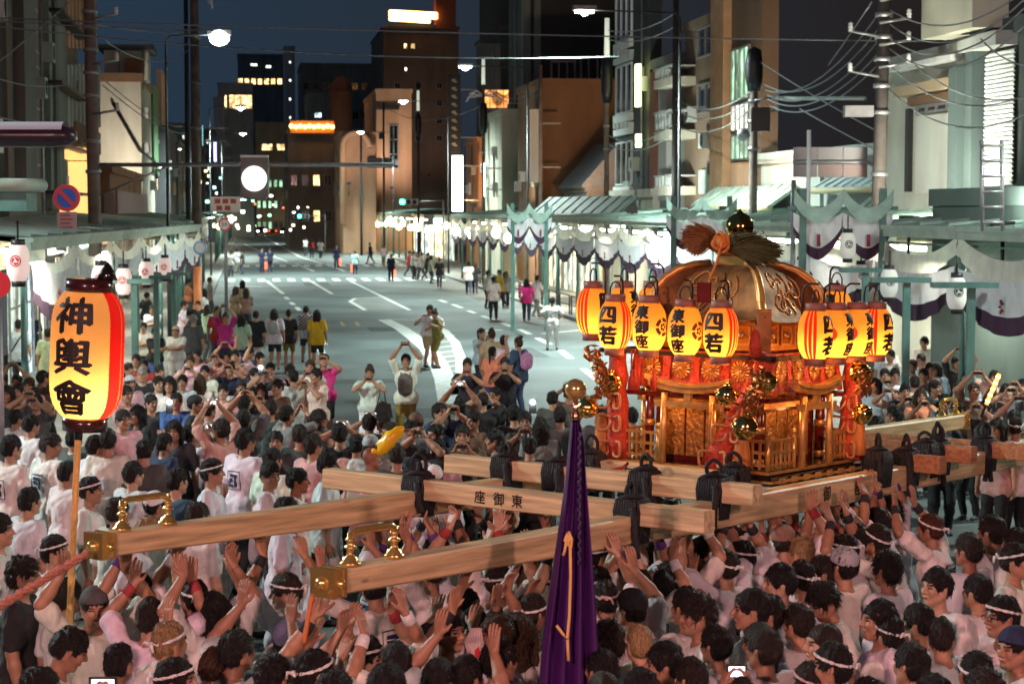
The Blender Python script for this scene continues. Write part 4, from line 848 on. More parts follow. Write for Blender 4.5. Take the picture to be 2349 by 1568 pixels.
# railings along the right kerb and far cars
st = MB(); st.tube([(0, 0, .12), (0, 0, .9)], .035, 6); st.tube([(0, 0, .88), (0, 2.4, .88)], .03, 6); st.tube([(0, 0, .5), (0, 2.4, .5)], .025, 6); st.tube([(0, 2.4, .12), (0, 2.4, .9)], .035, 6)
rl = st.mesh('kerb_rail', M_POLED)
for i, s in enumerate(np.arange(66, 114, 2.9)): o = mk('kerb_rail', rl, None, loc=Wp(float(s), .35), rotz=TH); tag(o, 'dark green guard rail section along the right kerb', 'guard rail', 'guard rails along the right kerb')
def car(u, v, label, col, k):
    p = atZ(u, v, 0); t = thing('parked_car', label, 'car', p, TH + (math.pi if k else 0), 'cars at the far end of the street'); mt = mat('car_%s' % label.split()[0], col, .3, .2)
    m = MB(); P = [(-2.1, .35), (-2.1, .75), (-1.5, .9), (-.9, 1.42), (.9, 1.45), (1.6, .95), (2.1, .85), (2.15, .35)]
    m.prism(P, -.82, .82, M=Matrix.Rotation(R(90), 4, 'Z') @ Matrix.Rotation(R(90), 4, 'X')); m.build('body', mt, t)
    for sy in (-2.17, 2.12):
        for x in (-.6, .6): m = MB(); m.box(x - .16, sy, .6, x + .16, sy + .06, .76); m.build('headlight' if sy < 0 else 'tail_light', mat('car_lamp', (1, 1, 1), emit=20) if sy < 0 else mat('tail_red', (.5, 0, 0), emit=4, ecol=(1, .05, .02)), t)
    for x in (-.75, .75):
        for y in (-1.3, 1.3): m = MB(); m.lathe([(.01, -.1), (.3, -.1), (.3, .1), (.01, .1)], 12, M=Matrix.Translation((x, y, .3)) @ Matrix.Rotation(R(90), 4, 'Y')); m.build('wheel', M_BLACK, t)
    m = MB(); m.add([(-.7, -.95, 1.36), (.7, -.95, 1.36), (.72, -1.47, .95), (-.72, -1.47, .95)], [(3, 2, 1, 0)]); m.build('windscreen', M_GLASS, t)
for i, (u, v, c, n) in enumerate(((600, 539, (.02, .02, .025), 'black'), (625, 538, (.03, .03, .04), 'navy'), (655, 541, (.02, .02, .02), 'charcoal'), (640, 526, (.5, .5, .5), 'silver'), (665, 525, (.4, .1, .05), 'red'))):
    car(u, v, '%s car waiting at the far end of the street, %s' % (n, ('leftmost of the front three', 'middle of the front three', 'rightmost of the front three', 'behind the others at left', 'behind the others at right')[i]), c, i % 2)

q = random.Random(11); LC = [('white', (1, 1, .95)), ('warm', (1, .7, .35)), ('cyan', (.4, 1, .95)), ('green', (.25, 1, .55)), ('red', (1, .12, .06)), ('yellow', (1, .9, .4))]
for i in range(84):
    u, v, Dd = (q.uniform(378, 500), q.uniform(330, 520), q.uniform(125, 230)) if i < 20 else (q.uniform(500, 600), q.uniform(430, 520), q.uniform(280, 380)) if i < 30 else (q.uniform(490, 700), q.uniform(395, 528), q.uniform(180, 205)) if i > 62 else (q.uniform(660, 1000), q.uniform(455, 500), q.uniform(200, 300))
    nm_, c_ = LC[q.choice((0, 0, 0, 1, 1, 2, 3, 4, 5))]; p = atY(u, v, Dd); r_ = Dd * q.uniform(.0003, .00065); m = MB(); m.box(-r_ * q.uniform(.7, 2), -.2, -r_ * q.uniform(.7, 1.8), r_, .1, r_)
    o = m.build('shop_light', mat('small_light_' + nm_, c_, emit=4, ecol=c_)); o.location = p; tag(o, nm_ + ' shop light glimmering far down the street', 'lamp', 'small %s lights far down the street' % nm_)
# ------------------------------------------------------------------ the portable shrine
M_GOLD = mat('gold_leaf', (.72, .40, .12), .36, .55, nz=.25, scale=14, bump=.15)
M_GOLDP = mat('polished_gold', (.92, .62, .2), .17, .82)
M_GOLDR = mat('carved_gold', (.62, .32, .08), .4, .5, nz=.5, scale=26, bump=1.0)
M_ROOF = mat('bronze_gold_roof', (.32, .15, .05), .62, .65, nz=.45, scale=7, bump=.7)
M_LACQ = mat('red_lacquer', (.15, .014, .01), .25, nz=.2, coat=.4)
M_BLK = mat('black_lacquer', (.01, .008, .008), .18, coat=.5)
M_BROC = mat('red_brocade', (.6, .10, .04), .6, nz=.5, scale=22, bump=.4)
M_REDC = mat('red_cord', (.5, .045, .015), .7, nz=.3, scale=40, bump=.6)
M_ORC = mat('orange_tassel', (.55, .2, .04), .75, nz=.35, scale=40, bump=.6, stretch=(1, 1, .1))
M_ROPE = mat('black_rope', (.014, .015, .02), .75, nz=.4, scale=50, bump=.8)
def wood(name, col):
    if name in MATS: return MATS[name]
    m = mat(name, col, .5, nz=.42, scale=3.2, bump=.12, stretch=(9, .55, 9)); t = m.node_tree; b = t.nodes['Principled BSDF']
    v = t.nodes.new('ShaderNodeTexVoronoi'); v.inputs['Scale'].default_value = 2.6; c = t.nodes.new('ShaderNodeTexCoord')
    q = t.nodes.new('ShaderNodeMapping'); q.inputs['Scale'].default_value = (2., .7, 2.); t.links.new(c.outputs['Object'], q.inputs[0]); t.links.new(q.outputs[0], v.inputs['Vector'])
    r = t.nodes.new('ShaderNodeMapRange'); r.inputs[1].default_value = .03; r.inputs[2].default_value = .085; r.inputs[3].default_value = .45; r.inputs[4].default_value = 1
    t.links.new(v.outputs['Distance'], r.inputs[0]); x = t.nodes.new('ShaderNodeMix'); x.data_type = 'RGBA'; x.blend_type = 'MULTIPLY'; x.inputs[0].default_value = 1
    l = b.inputs['Base Color'].links[0].from_socket; t.links.new(l, x.inputs[6]); t.links.new(r.outputs[0], x.inputs[7]); t.links.new(x.outputs[2], b.inputs['Base Color'])
    return m
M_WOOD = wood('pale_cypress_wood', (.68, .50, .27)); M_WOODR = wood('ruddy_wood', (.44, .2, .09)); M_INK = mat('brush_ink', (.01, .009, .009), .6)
SC_ = Vector((1.87, 15.67, 2.23))
shrine = thing('portable_shrine', 'golden portable shrine with domed roof, red brocade, torii and long wooden carrying poles', 'shrine', SC_)
shrine.rotation_euler = (-.03, 0, R(-37))
SM = Matrix.Translation(SC_) @ Matrix.Rotation(R(-37), 4, 'Z') @ Matrix.Rotation(-.03, 4, 'X'); SMI = SM.inverted()
def sl(u, v, D): return SMI @ atY(u, v, D)
ROT4 = [Matrix.Rotation(R(90 * k), 4, 'Z') for k in range(4)]     # k=0: face towards -y (left face in the photo), 1: +x (right face)
def tri_split(V, Fs, lim):
    out = []; V = list(V)
    st = [tuple(f[i] for i in (0, j, j + 1)) for f in Fs for j in range(1, len(f) - 1)]; cache = {}
    while st:
        t = st.pop(); e = [((V[t[i]][0] - V[t[(i + 1) % 3]][0]) ** 2 + (V[t[i]][1] - V[t[(i + 1) % 3]][1]) ** 2, i) for i in range(3)]; L, i = max(e)
        if L <= lim * lim: out.append(t); continue
        a, b, c = t[i], t[(i + 1) % 3], t[(i + 2) % 3]; k = (min(a, b), max(a, b))
        if k not in cache: cache[k] = len(V); V.append(((V[a][0] + V[b][0]) / 2, (V[a][1] + V[b][1]) / 2))
        m = cache[k]; st += [(a, m, c), (m, b, c)]
    return V, out
def brush(mb, body, h, fn, mi=0, bold=.03, sx=1., lim=.14):
    k = ('brush', body)
    if k not in TXT: TXT[k] = tri_split(*text_polys(body, 0.), lim)
    v, f = TXT[k]                                   # a heavy brush: the strokes laid down again slightly shifted
    for dx, dy in ((0, 0), (bold, .3 * bold), (-bold, -.3 * bold), (.2 * bold, bold * .8), (-.2 * bold, -bold * .8)): mb.add([fn((x + dx) * h * sx, (y + dy) * h) for x, y in v], f, mi)
# carrying poles
for x in (-.95, .95):
    m = MB(); st_ = [(-6.1, .135), (-4.5, .165), (-2.5, .2), (0, .215), (3, .205), (6.9, .16)]; rows = []
    for y, h in st_:
        w = .075; c = .012; rows.append([(x - w, y, -c), (x - w + c, y, 0), (x + w - c, y, 0), (x + w, y, -c), (x + w, y, -h + c), (x + w - c, y, -h), (x - w + c, y, -h), (x - w, y, -h + c), (x - w, y, -c)])
    m.grid(rows, sm=False); m.f.append(tuple(range(8))); m.m.append(0); m.smooth.append(False); n = len(m.v); m.f.append(tuple(n - 9 + i for i in range(8))[::-1]); m.m.append(0); m.smooth.append(False)
    pole_o = m.build('carrying_pole', M_WOOD, shrine)
    for yy, sg in ((-6.1, 1), (6.9, -1)):
        m = MB(); h = .137 if sg > 0 else .162
        for a, b, g in ((-.012, .03, .012), (.03, .075, .006), (.075, .1, .012)): m.box(x - .075 - g, yy + sg * a, -h - g, x + .075 + g, yy + sg * b, g)
        m.ball((x + .085, yy + sg * .05, -.07), .028, 8); m.ball((x, yy - sg * .012, -.07), .04, 8)
        m.build('end_cap', M_GOLDP, pole_o)
        m = MB(); y0 = yy + sg * .22; y1 = yy + sg * .6
        for y in (y0, y1):
            m.lathe([(.0, .0), (.062, 0), (.062, .02), (.045, .025), (.045, .045), (.022, .055), (.02, .09), (.036, .098), (.036, .108), (.02, .116), (.02, .135), (.03, .142), (.03, .15), (.018, .158), (.018, .185), (0, .19)], 10, M=Matrix.Translation((x, y, .002)))
        m.tube([(x, y0, .16), (x, y0 + sg * .02, .185), (x, y0 + sg * .05, .192), (x, y1 - sg * .05, .192), (x, y1 - sg * .02, .185), (x, y1, .16)], .021, 8)
        m.build('handle', M_GOLDP, pole_o)
    if x > 0:
        for i, (y, ch) in enumerate(((-.3, '御'), (.25, '座'))):
            m = MB(); brush(m, ch, .13, lambda X, Y, y=y: (x + .078, y + X, -.095 + Y), 0, .02); m.build('lettering', M_INK, pole_o)
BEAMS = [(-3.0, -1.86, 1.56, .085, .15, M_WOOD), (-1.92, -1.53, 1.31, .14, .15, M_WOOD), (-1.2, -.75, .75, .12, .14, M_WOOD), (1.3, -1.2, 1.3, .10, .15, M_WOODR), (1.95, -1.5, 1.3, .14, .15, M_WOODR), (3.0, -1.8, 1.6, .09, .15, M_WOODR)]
def beam_geo(x0, x1, y, zt, h, w=.14):
    m = MB(); c = .01; rows = []
    for x in (x0, x1): rows.append([(x, y - w / 2, zt - c), (x, y - w / 2 + c, zt), (x, y + w / 2 - c, zt), (x, y + w / 2, zt - c), (x, y + w / 2, zt - h + c), (x, y + w / 2 - c, zt - h), (x, y - w / 2 + c, zt - h), (x, y - w / 2, zt - h + c), (x, y - w / 2, zt - c)])
    m.grid(rows, sm=False); m.f += [tuple(range(8))[::-1], tuple(9 + i for i in range(8))]; m.m += [0, 0]; m.smooth += [False] * 2; return m
M_WOODX = wood('cypress_crossbeam', (.72, .55, .31)); q = [n for n in M_WOODX.node_tree.nodes if n.type == 'MAPPING']
for n in q: s = n.inputs['Scale'].default_value; n.inputs['Scale'].default_value = (s[1], s[0], s[2])
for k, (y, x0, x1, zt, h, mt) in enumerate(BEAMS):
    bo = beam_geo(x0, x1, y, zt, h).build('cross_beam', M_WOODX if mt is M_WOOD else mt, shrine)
    if k in (0, 2):
        for ch, u in (('座', 1098), ('御', 1166), ('東', 1232)) if k == 0 else (('玄', 1397), ('御', 1468)):
            m = MB(); p = sl(u, 1130 if k == 0 else 1075, 13.4 if k == 0 else 14.6); brush(m, ch, .1, lambda X, Y, p=p: (p.x + X, y - .0725, zt - h * .5 + Y), 0, .02); m.build('lettering', M_INK, bo)
m = MB(); m.tube([sl(1425, 1075, 14.55), sl(1440, 1062, 14.5), sl(1432, 1070, 14.5), sl(1400, 1078, 14.5)], .012, 6); m.build('cord', M_REDC, shrine)
# black rope lashings where beams cross the poles
def lashing(x, y, zt, loops=2, tail=.3, flip=0):
    m = MB(); r_ = random.Random(int(x * 100 + y * 37) & 255)
    for i in range(8):
        d = (i - 3.5) * .021; j = r_.uniform(-.008, .008)
        m.tube([(x - .088, y + d, zt + .012), (x + .088, y + d + j, zt + .012), (x + .1, y + d, zt - .06), (x + .09, y + d * .8 + j, zt - .27), (x - .09, y + d * .8, zt - .27), (x - .1, y + d, zt - .06)], .0125, 6, closed=True)
        m.tube([(x + d, y - .085, zt + .016), (x + d + j, y + .085, zt + .016), (x + d, y + .092, zt - .07), (x + d + j, y + .08, zt - .17), (x + d, y - .08, zt - .17), (x + d, y - .092, zt - .07)], .0125, 6, closed=True)
    for k in range(loops):
        a = r_.uniform(0, 3.1); hx, hy = math.cos(a) * .05, math.sin(a) * .05; H = r_.uniform(.11, .2)
        m.tube(smooth([(x - hx * .5, y - hy * .5, zt), (x - hx * 1.3, y - hy, zt + H * .6), (x - hx * .3, y - hy * .3, zt + H), (x + hx * .8, y + hy * .8, zt + H * .8), (x + hx, y + hy, zt + H * .4), (x + hx * .4, y + hy * .4, zt)], 4), .015, 7)
    m.tube(smooth([(x - .07, y - .06, zt + .02), (x + .02, y - .05, zt + .05), (x + .06, y + .05, zt + .03), (x - .03, y + .07, zt + .05), (x - .06, y, zt + .03)], 3, True), .02, 7, closed=True)
    for k in range(2):
        a = r_.uniform(-.05, .05); m.tube(smooth([(x + .07, y - .11 + k * .08, zt - .02), (x + .1 + a * .3, y - .13, zt - .16), (x + .09 + a, y - .12 + k * .05, zt - .2 - tail)], 4), .024, 6)
    m.build('rope_lashing', M_ROPE, shrine)
for y, x0, x1, zt, h, mt in BEAMS[:2] + BEAMS[3:]:
    for x in (-.95, .95): lashing(x, y, zt, 2, .16 if x > 0 else .03)
for x, y in ((-.45, -1.92), (.35, -1.92), (.72, -1.25), (-.6, -1.25), (.95, .75), (.95, 1.7)): lashing(x, y, .14, 1, 0.02)
# base, fence, torii, body
m = MB(); m.box(-.8, -.8, -.02, .8, .8, .05, 0); m.box(-.74, -.74, .052, .74, .74, .09, 0); m.build('base', M_BLK, shrine)
m = MB()
for k in range(4):
    m.box(-.81, -.812, .0, .81, -.8, .02, 0, ROT4[k]); m.box(-.75, -.752, .06, .75, -.741, .085, 0, ROT4[k])
    for i in range(7): m.box(-.7 + i * .2, -.818, -.005, -.6 + i * .2, -.813, .04, 0, ROT4[k])
m.build('base_trim', M_GOLD, shrine)
for k in range(4):
    for sg in (-1, 1):
        m = MB(); x0, x1 = sorted((sg * .3, sg * .72))
        for z in (.12, .22, .31): m.box(x0, -.735, z, x1, -.71, z + .022, 0, ROT4[k])
        for i in range(7): x = x0 + (x1 - x0) * i / 6; m.box(x - .009, -.731, .1, x + .009, -.714, .31, 0, ROT4[k])
        for x in (x0, x1): m.tube([ROT4[k] @ Vector((x, -.722, .09)), ROT4[k] @ Vector((x, -.722, .36))], .02, 8); m.ball(ROT4[k] @ Vector((x, -.722, .38)), .026, 6)
        m.build('fence', M_GOLD, shrine)
    m = MB(); y = -.76
    for x in (-.225, .225): m.tube([ROT4[k] @ Vector((x * 1.05, y, .08)), ROT4[k] @ Vector((x, y, .66))], [.033, .028], 10)
    m.box(-.31, y - .022, .545, .31, y + .022, .6, 0, ROT4[k]); m.box(-.03, y - .02, .6, .03, y + .02, .67, 0, ROT4[k])
    for (zz, hh, dd, L) in ((.665, .045, .03, .37), (.712, .035, .042, .40)):
        rows = []
        for i in range(13):
            x = -L + 2 * L * i / 12; c = .06 * (x / L) ** 2
            rows.append([ROT4[k] @ Vector(p) for p in ((x, y - dd, zz + c), (x, y - dd, zz + hh + c), (x, y + dd, zz + hh + c), (x, y + dd, zz + c), (x, y - dd, zz + c))])
        m.grid(rows, sm=False); o = len(m.v) - 65; m.f += [tuple(o + i for i in range(4)), tuple(len(m.v) - 5 + i for i in range(4))[::-1]]; m.m += [0, 0]; m.smooth += [False] * 2
    m.build('torii', M_GOLD, shrine)
m = MB(); m.box(-.48, -.48, .09, .48, .48, .72); m.build('body', M_LACQ, shrine)
for k in range(4):
    for i in range(4):
        x = -.36 + i * .185; m = MB(); m.box(x, -.495, .13, x + .165, -.482, .52, 0, ROT4[k]); m.build('carved_panel', M_GOLDR, shrine)
    m = MB(); m.box(-.5, -.52, .55, .5, -.481, .6, 0, ROT4[k]); m.box(-.5, -.53, .66, .5, -.481, .70, 0, ROT4[k]); m.box(-.03, -.55, .6, .03, -.481, .66, 0, ROT4[k]); m.build('bracket_rail', M_GOLD, shrine)
    m = MB(); m.tube([ROT4[k] @ Vector((-.52, -.52, .09)), ROT4[k] @ Vector((-.52, -.52, .74))], .04, 10); m.build('corner_column', M_LACQ, shrine)
    m = MB()
    for z in (.1, .36, .62): m.lathe([(.041, 0), (.05, .005), (.05, .05), (.041, .055)], 10, M=ROT4[k] @ Matrix.Translation((-.52, -.52, z)))
    m.build('column_ring', M_GOLD, shrine)
# brocade curtain with gold medallions
for k in range(4):
    m = MB(); rows = []
    for j in range(6):
        z = 1.0 - j * .062; rows.append([ROT4[k] @ Vector((x, -.575 - .018 * math.sin(i * 1.7 + j * .4) - .012 * j, z)) for i, x in enumerate(np.linspace(-.58, .58, 25))])
    m.grid(rows); m.build('brocade', M_BROC, shrine)
    for i in range(4):
        cx = -.42 + .28 * i; m = MB(); cz = .86
        for q in range(16):
            a = q * math.pi / 8; ca, sa = math.cos(a), math.sin(a)
            def pp(r_, w): return ROT4[k] @ Vector((cx + r_ * ca - w * sa, -.655, cz + r_ * sa + w * ca))
            def pq(r_, w, d): return ROT4[k] @ Vector((cx + r_ * ca - w * sa, -.655 - d, cz + r_ * sa + w * ca))
            m.add([pq(.022, -.003, .004), pq(.08, -.012, .004), pq(.09, 0, .004), pq(.08, .012, .004), pq(.022, .003, .004), pq(.05, 0, .016)], [(5, 0, 1), (5, 1, 2), (5, 2, 3), (5, 3, 4), (5, 4, 0)])
        m.ball(ROT4[k] @ Vector((cx, -.66, cz)), .02, 6); m.build('gold_medallion', M_GOLD, shrine)
    for i in range(5):
        cx = -.56 + .28 * i; m = MB(); rows = []
        for j in range(5): rows.append([ROT4[k] @ Vector((cx + w * (.035 + .01 * (j > 2)), -.645 - .022 * j * .5 + .006 * abs(w), .97 - j * .075)) for w in (-1, 0, 1)])
        m.grid(rows); m.build('red_ribbon', M_REDC, shrine)
    m = MB(); m.box(-.66, -.69, .62, .66, -.66, .655, 0, ROT4[k]); m.build('valance_rail', M_LACQ, shrine)
# eave band, roof, ridges
for k in range(4):
    m = MB(); m.box(-.515, -.515, 1.02, .515, -.49, 1.27, 0, ROT4[k]); m.build('eave_band', mat('orange_gold', (.6, .26, .05), .35, .6, nz=.3, scale=12), shrine)
    for i in range(4):
        x = -.42 + .225 * i; m = MB()
        m.box(x, -.53, 1.06, x + .17, -.516, 1.08, 0, ROT4[k]); m.box(x, -.53, 1.2, x + .17, -.516, 1.22, 0, ROT4[k]); m.box(x, -.53, 1.08, x + .02, -.516, 1.2, 0, ROT4[k]); m.box(x + .15, -.53, 1.08, x + .17, -.516, 1.2, 0, ROT4[k])
        m.ball(ROT4[k] @ Vector((x + .085, -.52, 1.14)), .035, 6); m.build('framed_panel', M_GOLD, shrine)
m = MB(); m.box(-.5, -.5, 1.0, .5, .5, 1.3); m.build('roof_core', M_LACQ, shrine)
PROF = [(.60, 1.245), (.585, 1.275), (.535, 1.30), (.515, 1.38), (.49, 1.47), (.44, 1.56), (.365, 1.635), (.27, 1.685), (.17, 1.705)]
def rp(k, t, i):
    hw, z = PROF[i]; f = 1 - .10 * (1 - t * t) * (1 if i > 2 else .3)
    return ROT4[k] @ Vector((hw * t, -hw * f, z + .05 * t ** 4 * (1 - i / 8)))
for k in range(4):
    m = MB(); m.grid([[rp(k, t, i) for t in np.linspace(-1, 1, 13)] for i in range(9)]); m.build('roof_face', M_ROOF, shrine)
    m = MB(); m.tube([rp(k, 1, i) * 1.01 for i in range(1, 9)], [.035, .034, .033, .032, .03, .03, .028, .026], 8); m.tube([rp(k, .93, i) * 1.005 for i in range(2, 9)], .012, 6); m.build('ridge', M_GOLD, shrine)
    m = MB()
    for cx, cz, s in ((-.25, 3.4, 1), (.2, 3.2, -1), (0, 5., 1), (-.05, 2.6, -1), (.32, 4.6, 1), (-.33, 5.1, -1)):
        pts = []
        for j in range(14):
            a = s * j * .55; r_ = .02 + .0075 * j; t = (cx + r_ * 1.9 * math.cos(a)); i = max(2., min(7.9, cz + r_ * 12 * math.sin(a))); i0 = int(i); fr = i - i0
            pts.append(rp(k, max(-.95, min(.95, t)), i0).lerp(rp(k, max(-.95, min(.95, t)), min(8, i0 + 1)), fr) * 1.004)
        m.tube(pts, .006, 5)
    m.build('cloud_scroll', M_GOLD, shrine)
    m = MB(); m.box(-.055, -.045, 1.02, .055, .05, 1.36, 0, Matrix.Translation(ROT4[k] @ Vector((.56, -.56, 0))) @ ROT4[k] @ Matrix.Rotation(R(45), 4, 'Z')); m.build('corner_bracket', M_ROOF, shrine)
m = MB(); m.box(-.13, -.13, 1.69, .13, .13, 1.81); m.box(-.145, -.145, 1.70, .145, .145, 1.72); m.box(-.145, -.145, 1.79, .145, .145, 1.815); m.build('pedestal', M_GOLD, shrine)
m = MB(); m.lathe([(.06, 1.8), (.06, 1.9), (.09, 1.92), (.11, 1.96), (.119, 2.02), (.112, 2.07), (.09, 2.105), (.06, 2.125), (.03, 2.14), (.012, 2.16), (.001, 2.18)], 24); m.build('finial', mat('dark_gold', (.55, .33, .09), .1, 1.), shrine)
# rice straw tuft and evergreen sprig tied to the finial
def tuft(name, u0, v0, pts, mt, n, r0, seed, D=15.35):
    q = random.Random(seed); m = MB(); a = sl(u0, v0, D)
    for i in range(n):
        t = q.random(); j = t * (len(pts) - 1); j0 = min(int(j), len(pts) - 2); f = j - j0
        u = pts[j0][0] * (1 - f) + pts[j0 + 1][0] * f; v = pts[j0][1] * (1 - f) + pts[j0 + 1][1] * f; e = sl(u, v, D + q.uniform(-.18, .18)); k = q.uniform(.75, 1.03); e = a.lerp(e, k)
        s = Vector((q.uniform(-1, 1), q.uniform(-1, 1), q.uniform(-1, 1))) * .035; mid = a.lerp(e, .55) + s * .7 + Vector((0, 0, .03))
        m.tube([a + s * .5, mid, e + s * .6], [r0, r0 * 1.3, r0 * .5], 4, caps=False)
    o = m.build(name, mt, shrine); o['kind'] = 'stuff'; return o
M_STRAW = mat('brown_straw', (.3, .14, .05), .7, nz=.3, scale=30); M_SPRIG = mat('dark_green_straw', (.075, .085, .025), .7, nz=.3, scale=30)
tuft('straw_tuft', 1645, 556, [(1620, 525), (1597, 513), (1575, 522), (1562, 540), (1566, 560), (1578, 577), (1600, 585)], M_STRAW, 700, .0048, 3)
tuft('evergreen_tuft', 1668, 570, [(1700, 535), (1750, 540), (1783, 560), (1792, 575), (1788, 592), (1770, 604), (1735, 612)], M_SPRIG, 700, .0048, 4, 15.1)
m = MB(); m.tube([sl(1640, 556, 15.3), sl(1672, 562, 15.1)], [.075, .085], 10); m.build('bound_straw', M_STRAW, shrine)
m = MB()
for i, (u, v) in enumerate(((1652, 545), (1662, 552), (1648, 560), (1660, 566), (1655, 556))):
    c = sl(u, v, 15.0); m.tube([c + Vector((.045 * math.cos(a), -.02 * math.sin(a * 2 + i), .045 * math.sin(a))) for a in np.linspace(0, 6.283, 13)[:-1]], .013, 6, closed=True)
m.ball(sl(1656, 556, 15.0), .045, 8); m.tube([sl(1652, 570, 15), sl(1645, 600, 15), sl(1628, 640, 14.9)], .012, 6); m.build('orange_knot', mat('orange_cord', (.6, .2, .03), .7, nz=.2, scale=40), shrine)
c = sl(1615, 668, 14.75); m = MB(); m.box(c.x - .06, c.y - .01, c.z - .09, c.x + .06, c.y + .01, c.z + .07); m.build('red_tag', M_LACQ, shrine)
# corner hangings: padded red cords, tassels, bells, leafy bronze ornament
CORN = {'left': (-.72, -.72), 'near': (.72, -.72), 'right': (.72, .72), 'back': (-.72, .72)}
for nme, (x, y) in CORN.items():
    b = (x * .98, y * .98, .08) if nme != 'near' else (.28, -.82, .08); tp = (x, y, 1.0)
    m = MB(); P = [Vector(tp).lerp(Vector(b), f) + Vector((0, 0, 0)) for f in np.linspace(0, 1, 9)]; m.tube(P, [.075, .07, .09, .07, .095, .085, .1, .11, .115], 12); m.build('padded_cord', M_REDC, shrine)
    for f, s in ((.42, 1), (.62, -1), (.85, 1)):
        c = Vector(tp).lerp(Vector(b), f); m = MB()
        for sg in (-1, 1):
            o = Vector((sg * .06, -.09, 0)); m.tube(smooth([c + o * .2 + Vector((.0, -.05, 0)), c + o + Vector((sg * .05, -.05, .01)), c + o + Vector((sg * .05, -.05, -.1)), c + o * .6 + Vector((0, -.06, -.1)), c + o * .2 + Vector((0, -.05, -.02))], 5), .012, 6)
        m.build('bow_cord', mat('tan_cord', (.5, .24, .1), .7, nz=.2, scale=40), shrine)
    c = Vector(tp).lerp(Vector(b), .62) + Vector((-.12 if nme == 'left' else .1, -.05, 0)); m = MB()
    m.lathe([(.001, .03), (.035, .02), (.05, -.02), (.052, -.06), (.06, -.12), (.07, -.22), (.075, -.3), (.001, -.31)], 14, M=Matrix.Translation(c)); m.build('tassel', M_ORC, shrine)
def bell(u, v, D, r=.088, tilt=0):
    c = sl(u, v, D); m = MB(); M = Matrix.Translation(c) @ Matrix.Rotation(tilt, 4, 'Y')
    pr = [(max(r * math.sin(math.pi * i / 14), 1e-4), -r * math.cos(math.pi * i / 14)) for i in range(15)]; m.lathe(pr, 20, 0, M); m.lathe([(r * .98, -.014), (r * 1.1, -.008), (r * 1.1, .008), (r * .98, .014)], 20, 0, M); m.lathe([(.02, r * .95), (.03, r * 1.05), (.022, r * 1.2), (.001, r * 1.22)], 8, 0, M); m.build('bell', mat('bell_gold', (.85, .55, .16), .12, 1.), shrine)
for a in ((1402, 878, 15.2), (1347, 935, 15.2, .085, .5), (1665, 906, 14.35, .08, .3), (1757, 876, 14.2, .085, -.5), (1708, 980, 14.1, .1, .2), (1973, 855, 15.2, .09, -.4), (1978, 950, 15.3, .085, -.6)): bell(*a)
def leaves(us, D, n, seed, nm='leaf_ornament'):
    q = random.Random(seed); m = MB()
    for i in range(n):
        t = q.random(); j = t * (len(us) - 1); j0 = min(int(j), len(us) - 2); f = j - j0
        c = sl(us[j0][0] * (1 - f) + us[j0 + 1][0] * f + q.uniform(-16, 16), us[j0][1] * (1 - f) + us[j0 + 1][1] * f + q.uniform(-12, 12), D + q.uniform(-.1, .1)); a = Vector((q.uniform(-1, 1), q.uniform(-1, 1), q.uniform(-1, 1))).normalized() * q.uniform(.03, .055); b = a.orthogonal().normalized() * .018; nn = a.cross(b).normalized() * .01
        m.add([c - a, c + b, c + a, c - b, c + nn], [(0, 1, 4), (1, 2, 4), (2, 3, 4), (3, 0, 4)])
    o = m.build(nm, mat('old_bronze', (.5, .22, .07), .35, .9), shrine); o['kind'] = 'stuff'
leaves([(1355, 800), (1370, 830), (1375, 860), (1395, 885), (1375, 905)], 15.2, 150, 1); leaves([(1735, 850), (1745, 885), (1715, 915), (1735, 945)], 14.2, 120, 2); leaves([(1965, 830), (1985, 860), (1980, 905)], 15.2, 70, 3)
for u in (1449, 1500, 1456):
    m = MB(); m.tube([sl(u, 800, 15.1), sl(u, 845, 15.1)], .008, 5); m.lathe([(.001, .05), (.018, .03), (.012, 0), (.028, -.03), (.03, -.12), (.001, -.125)], 10, M=Matrix.Translation(sl(u, 860, 15.1))); m.build('red_tassel', M_REDC, shrine)
m = MB(); c = sl(1733, 790, 14.5); m.lathe([(.001, .12), (.03, .1), (.05, 0), (.045, -.09), (.001, -.1)], 10, M=Matrix.Translation(c)); m.build('red_tassel', M_REDC, shrine)
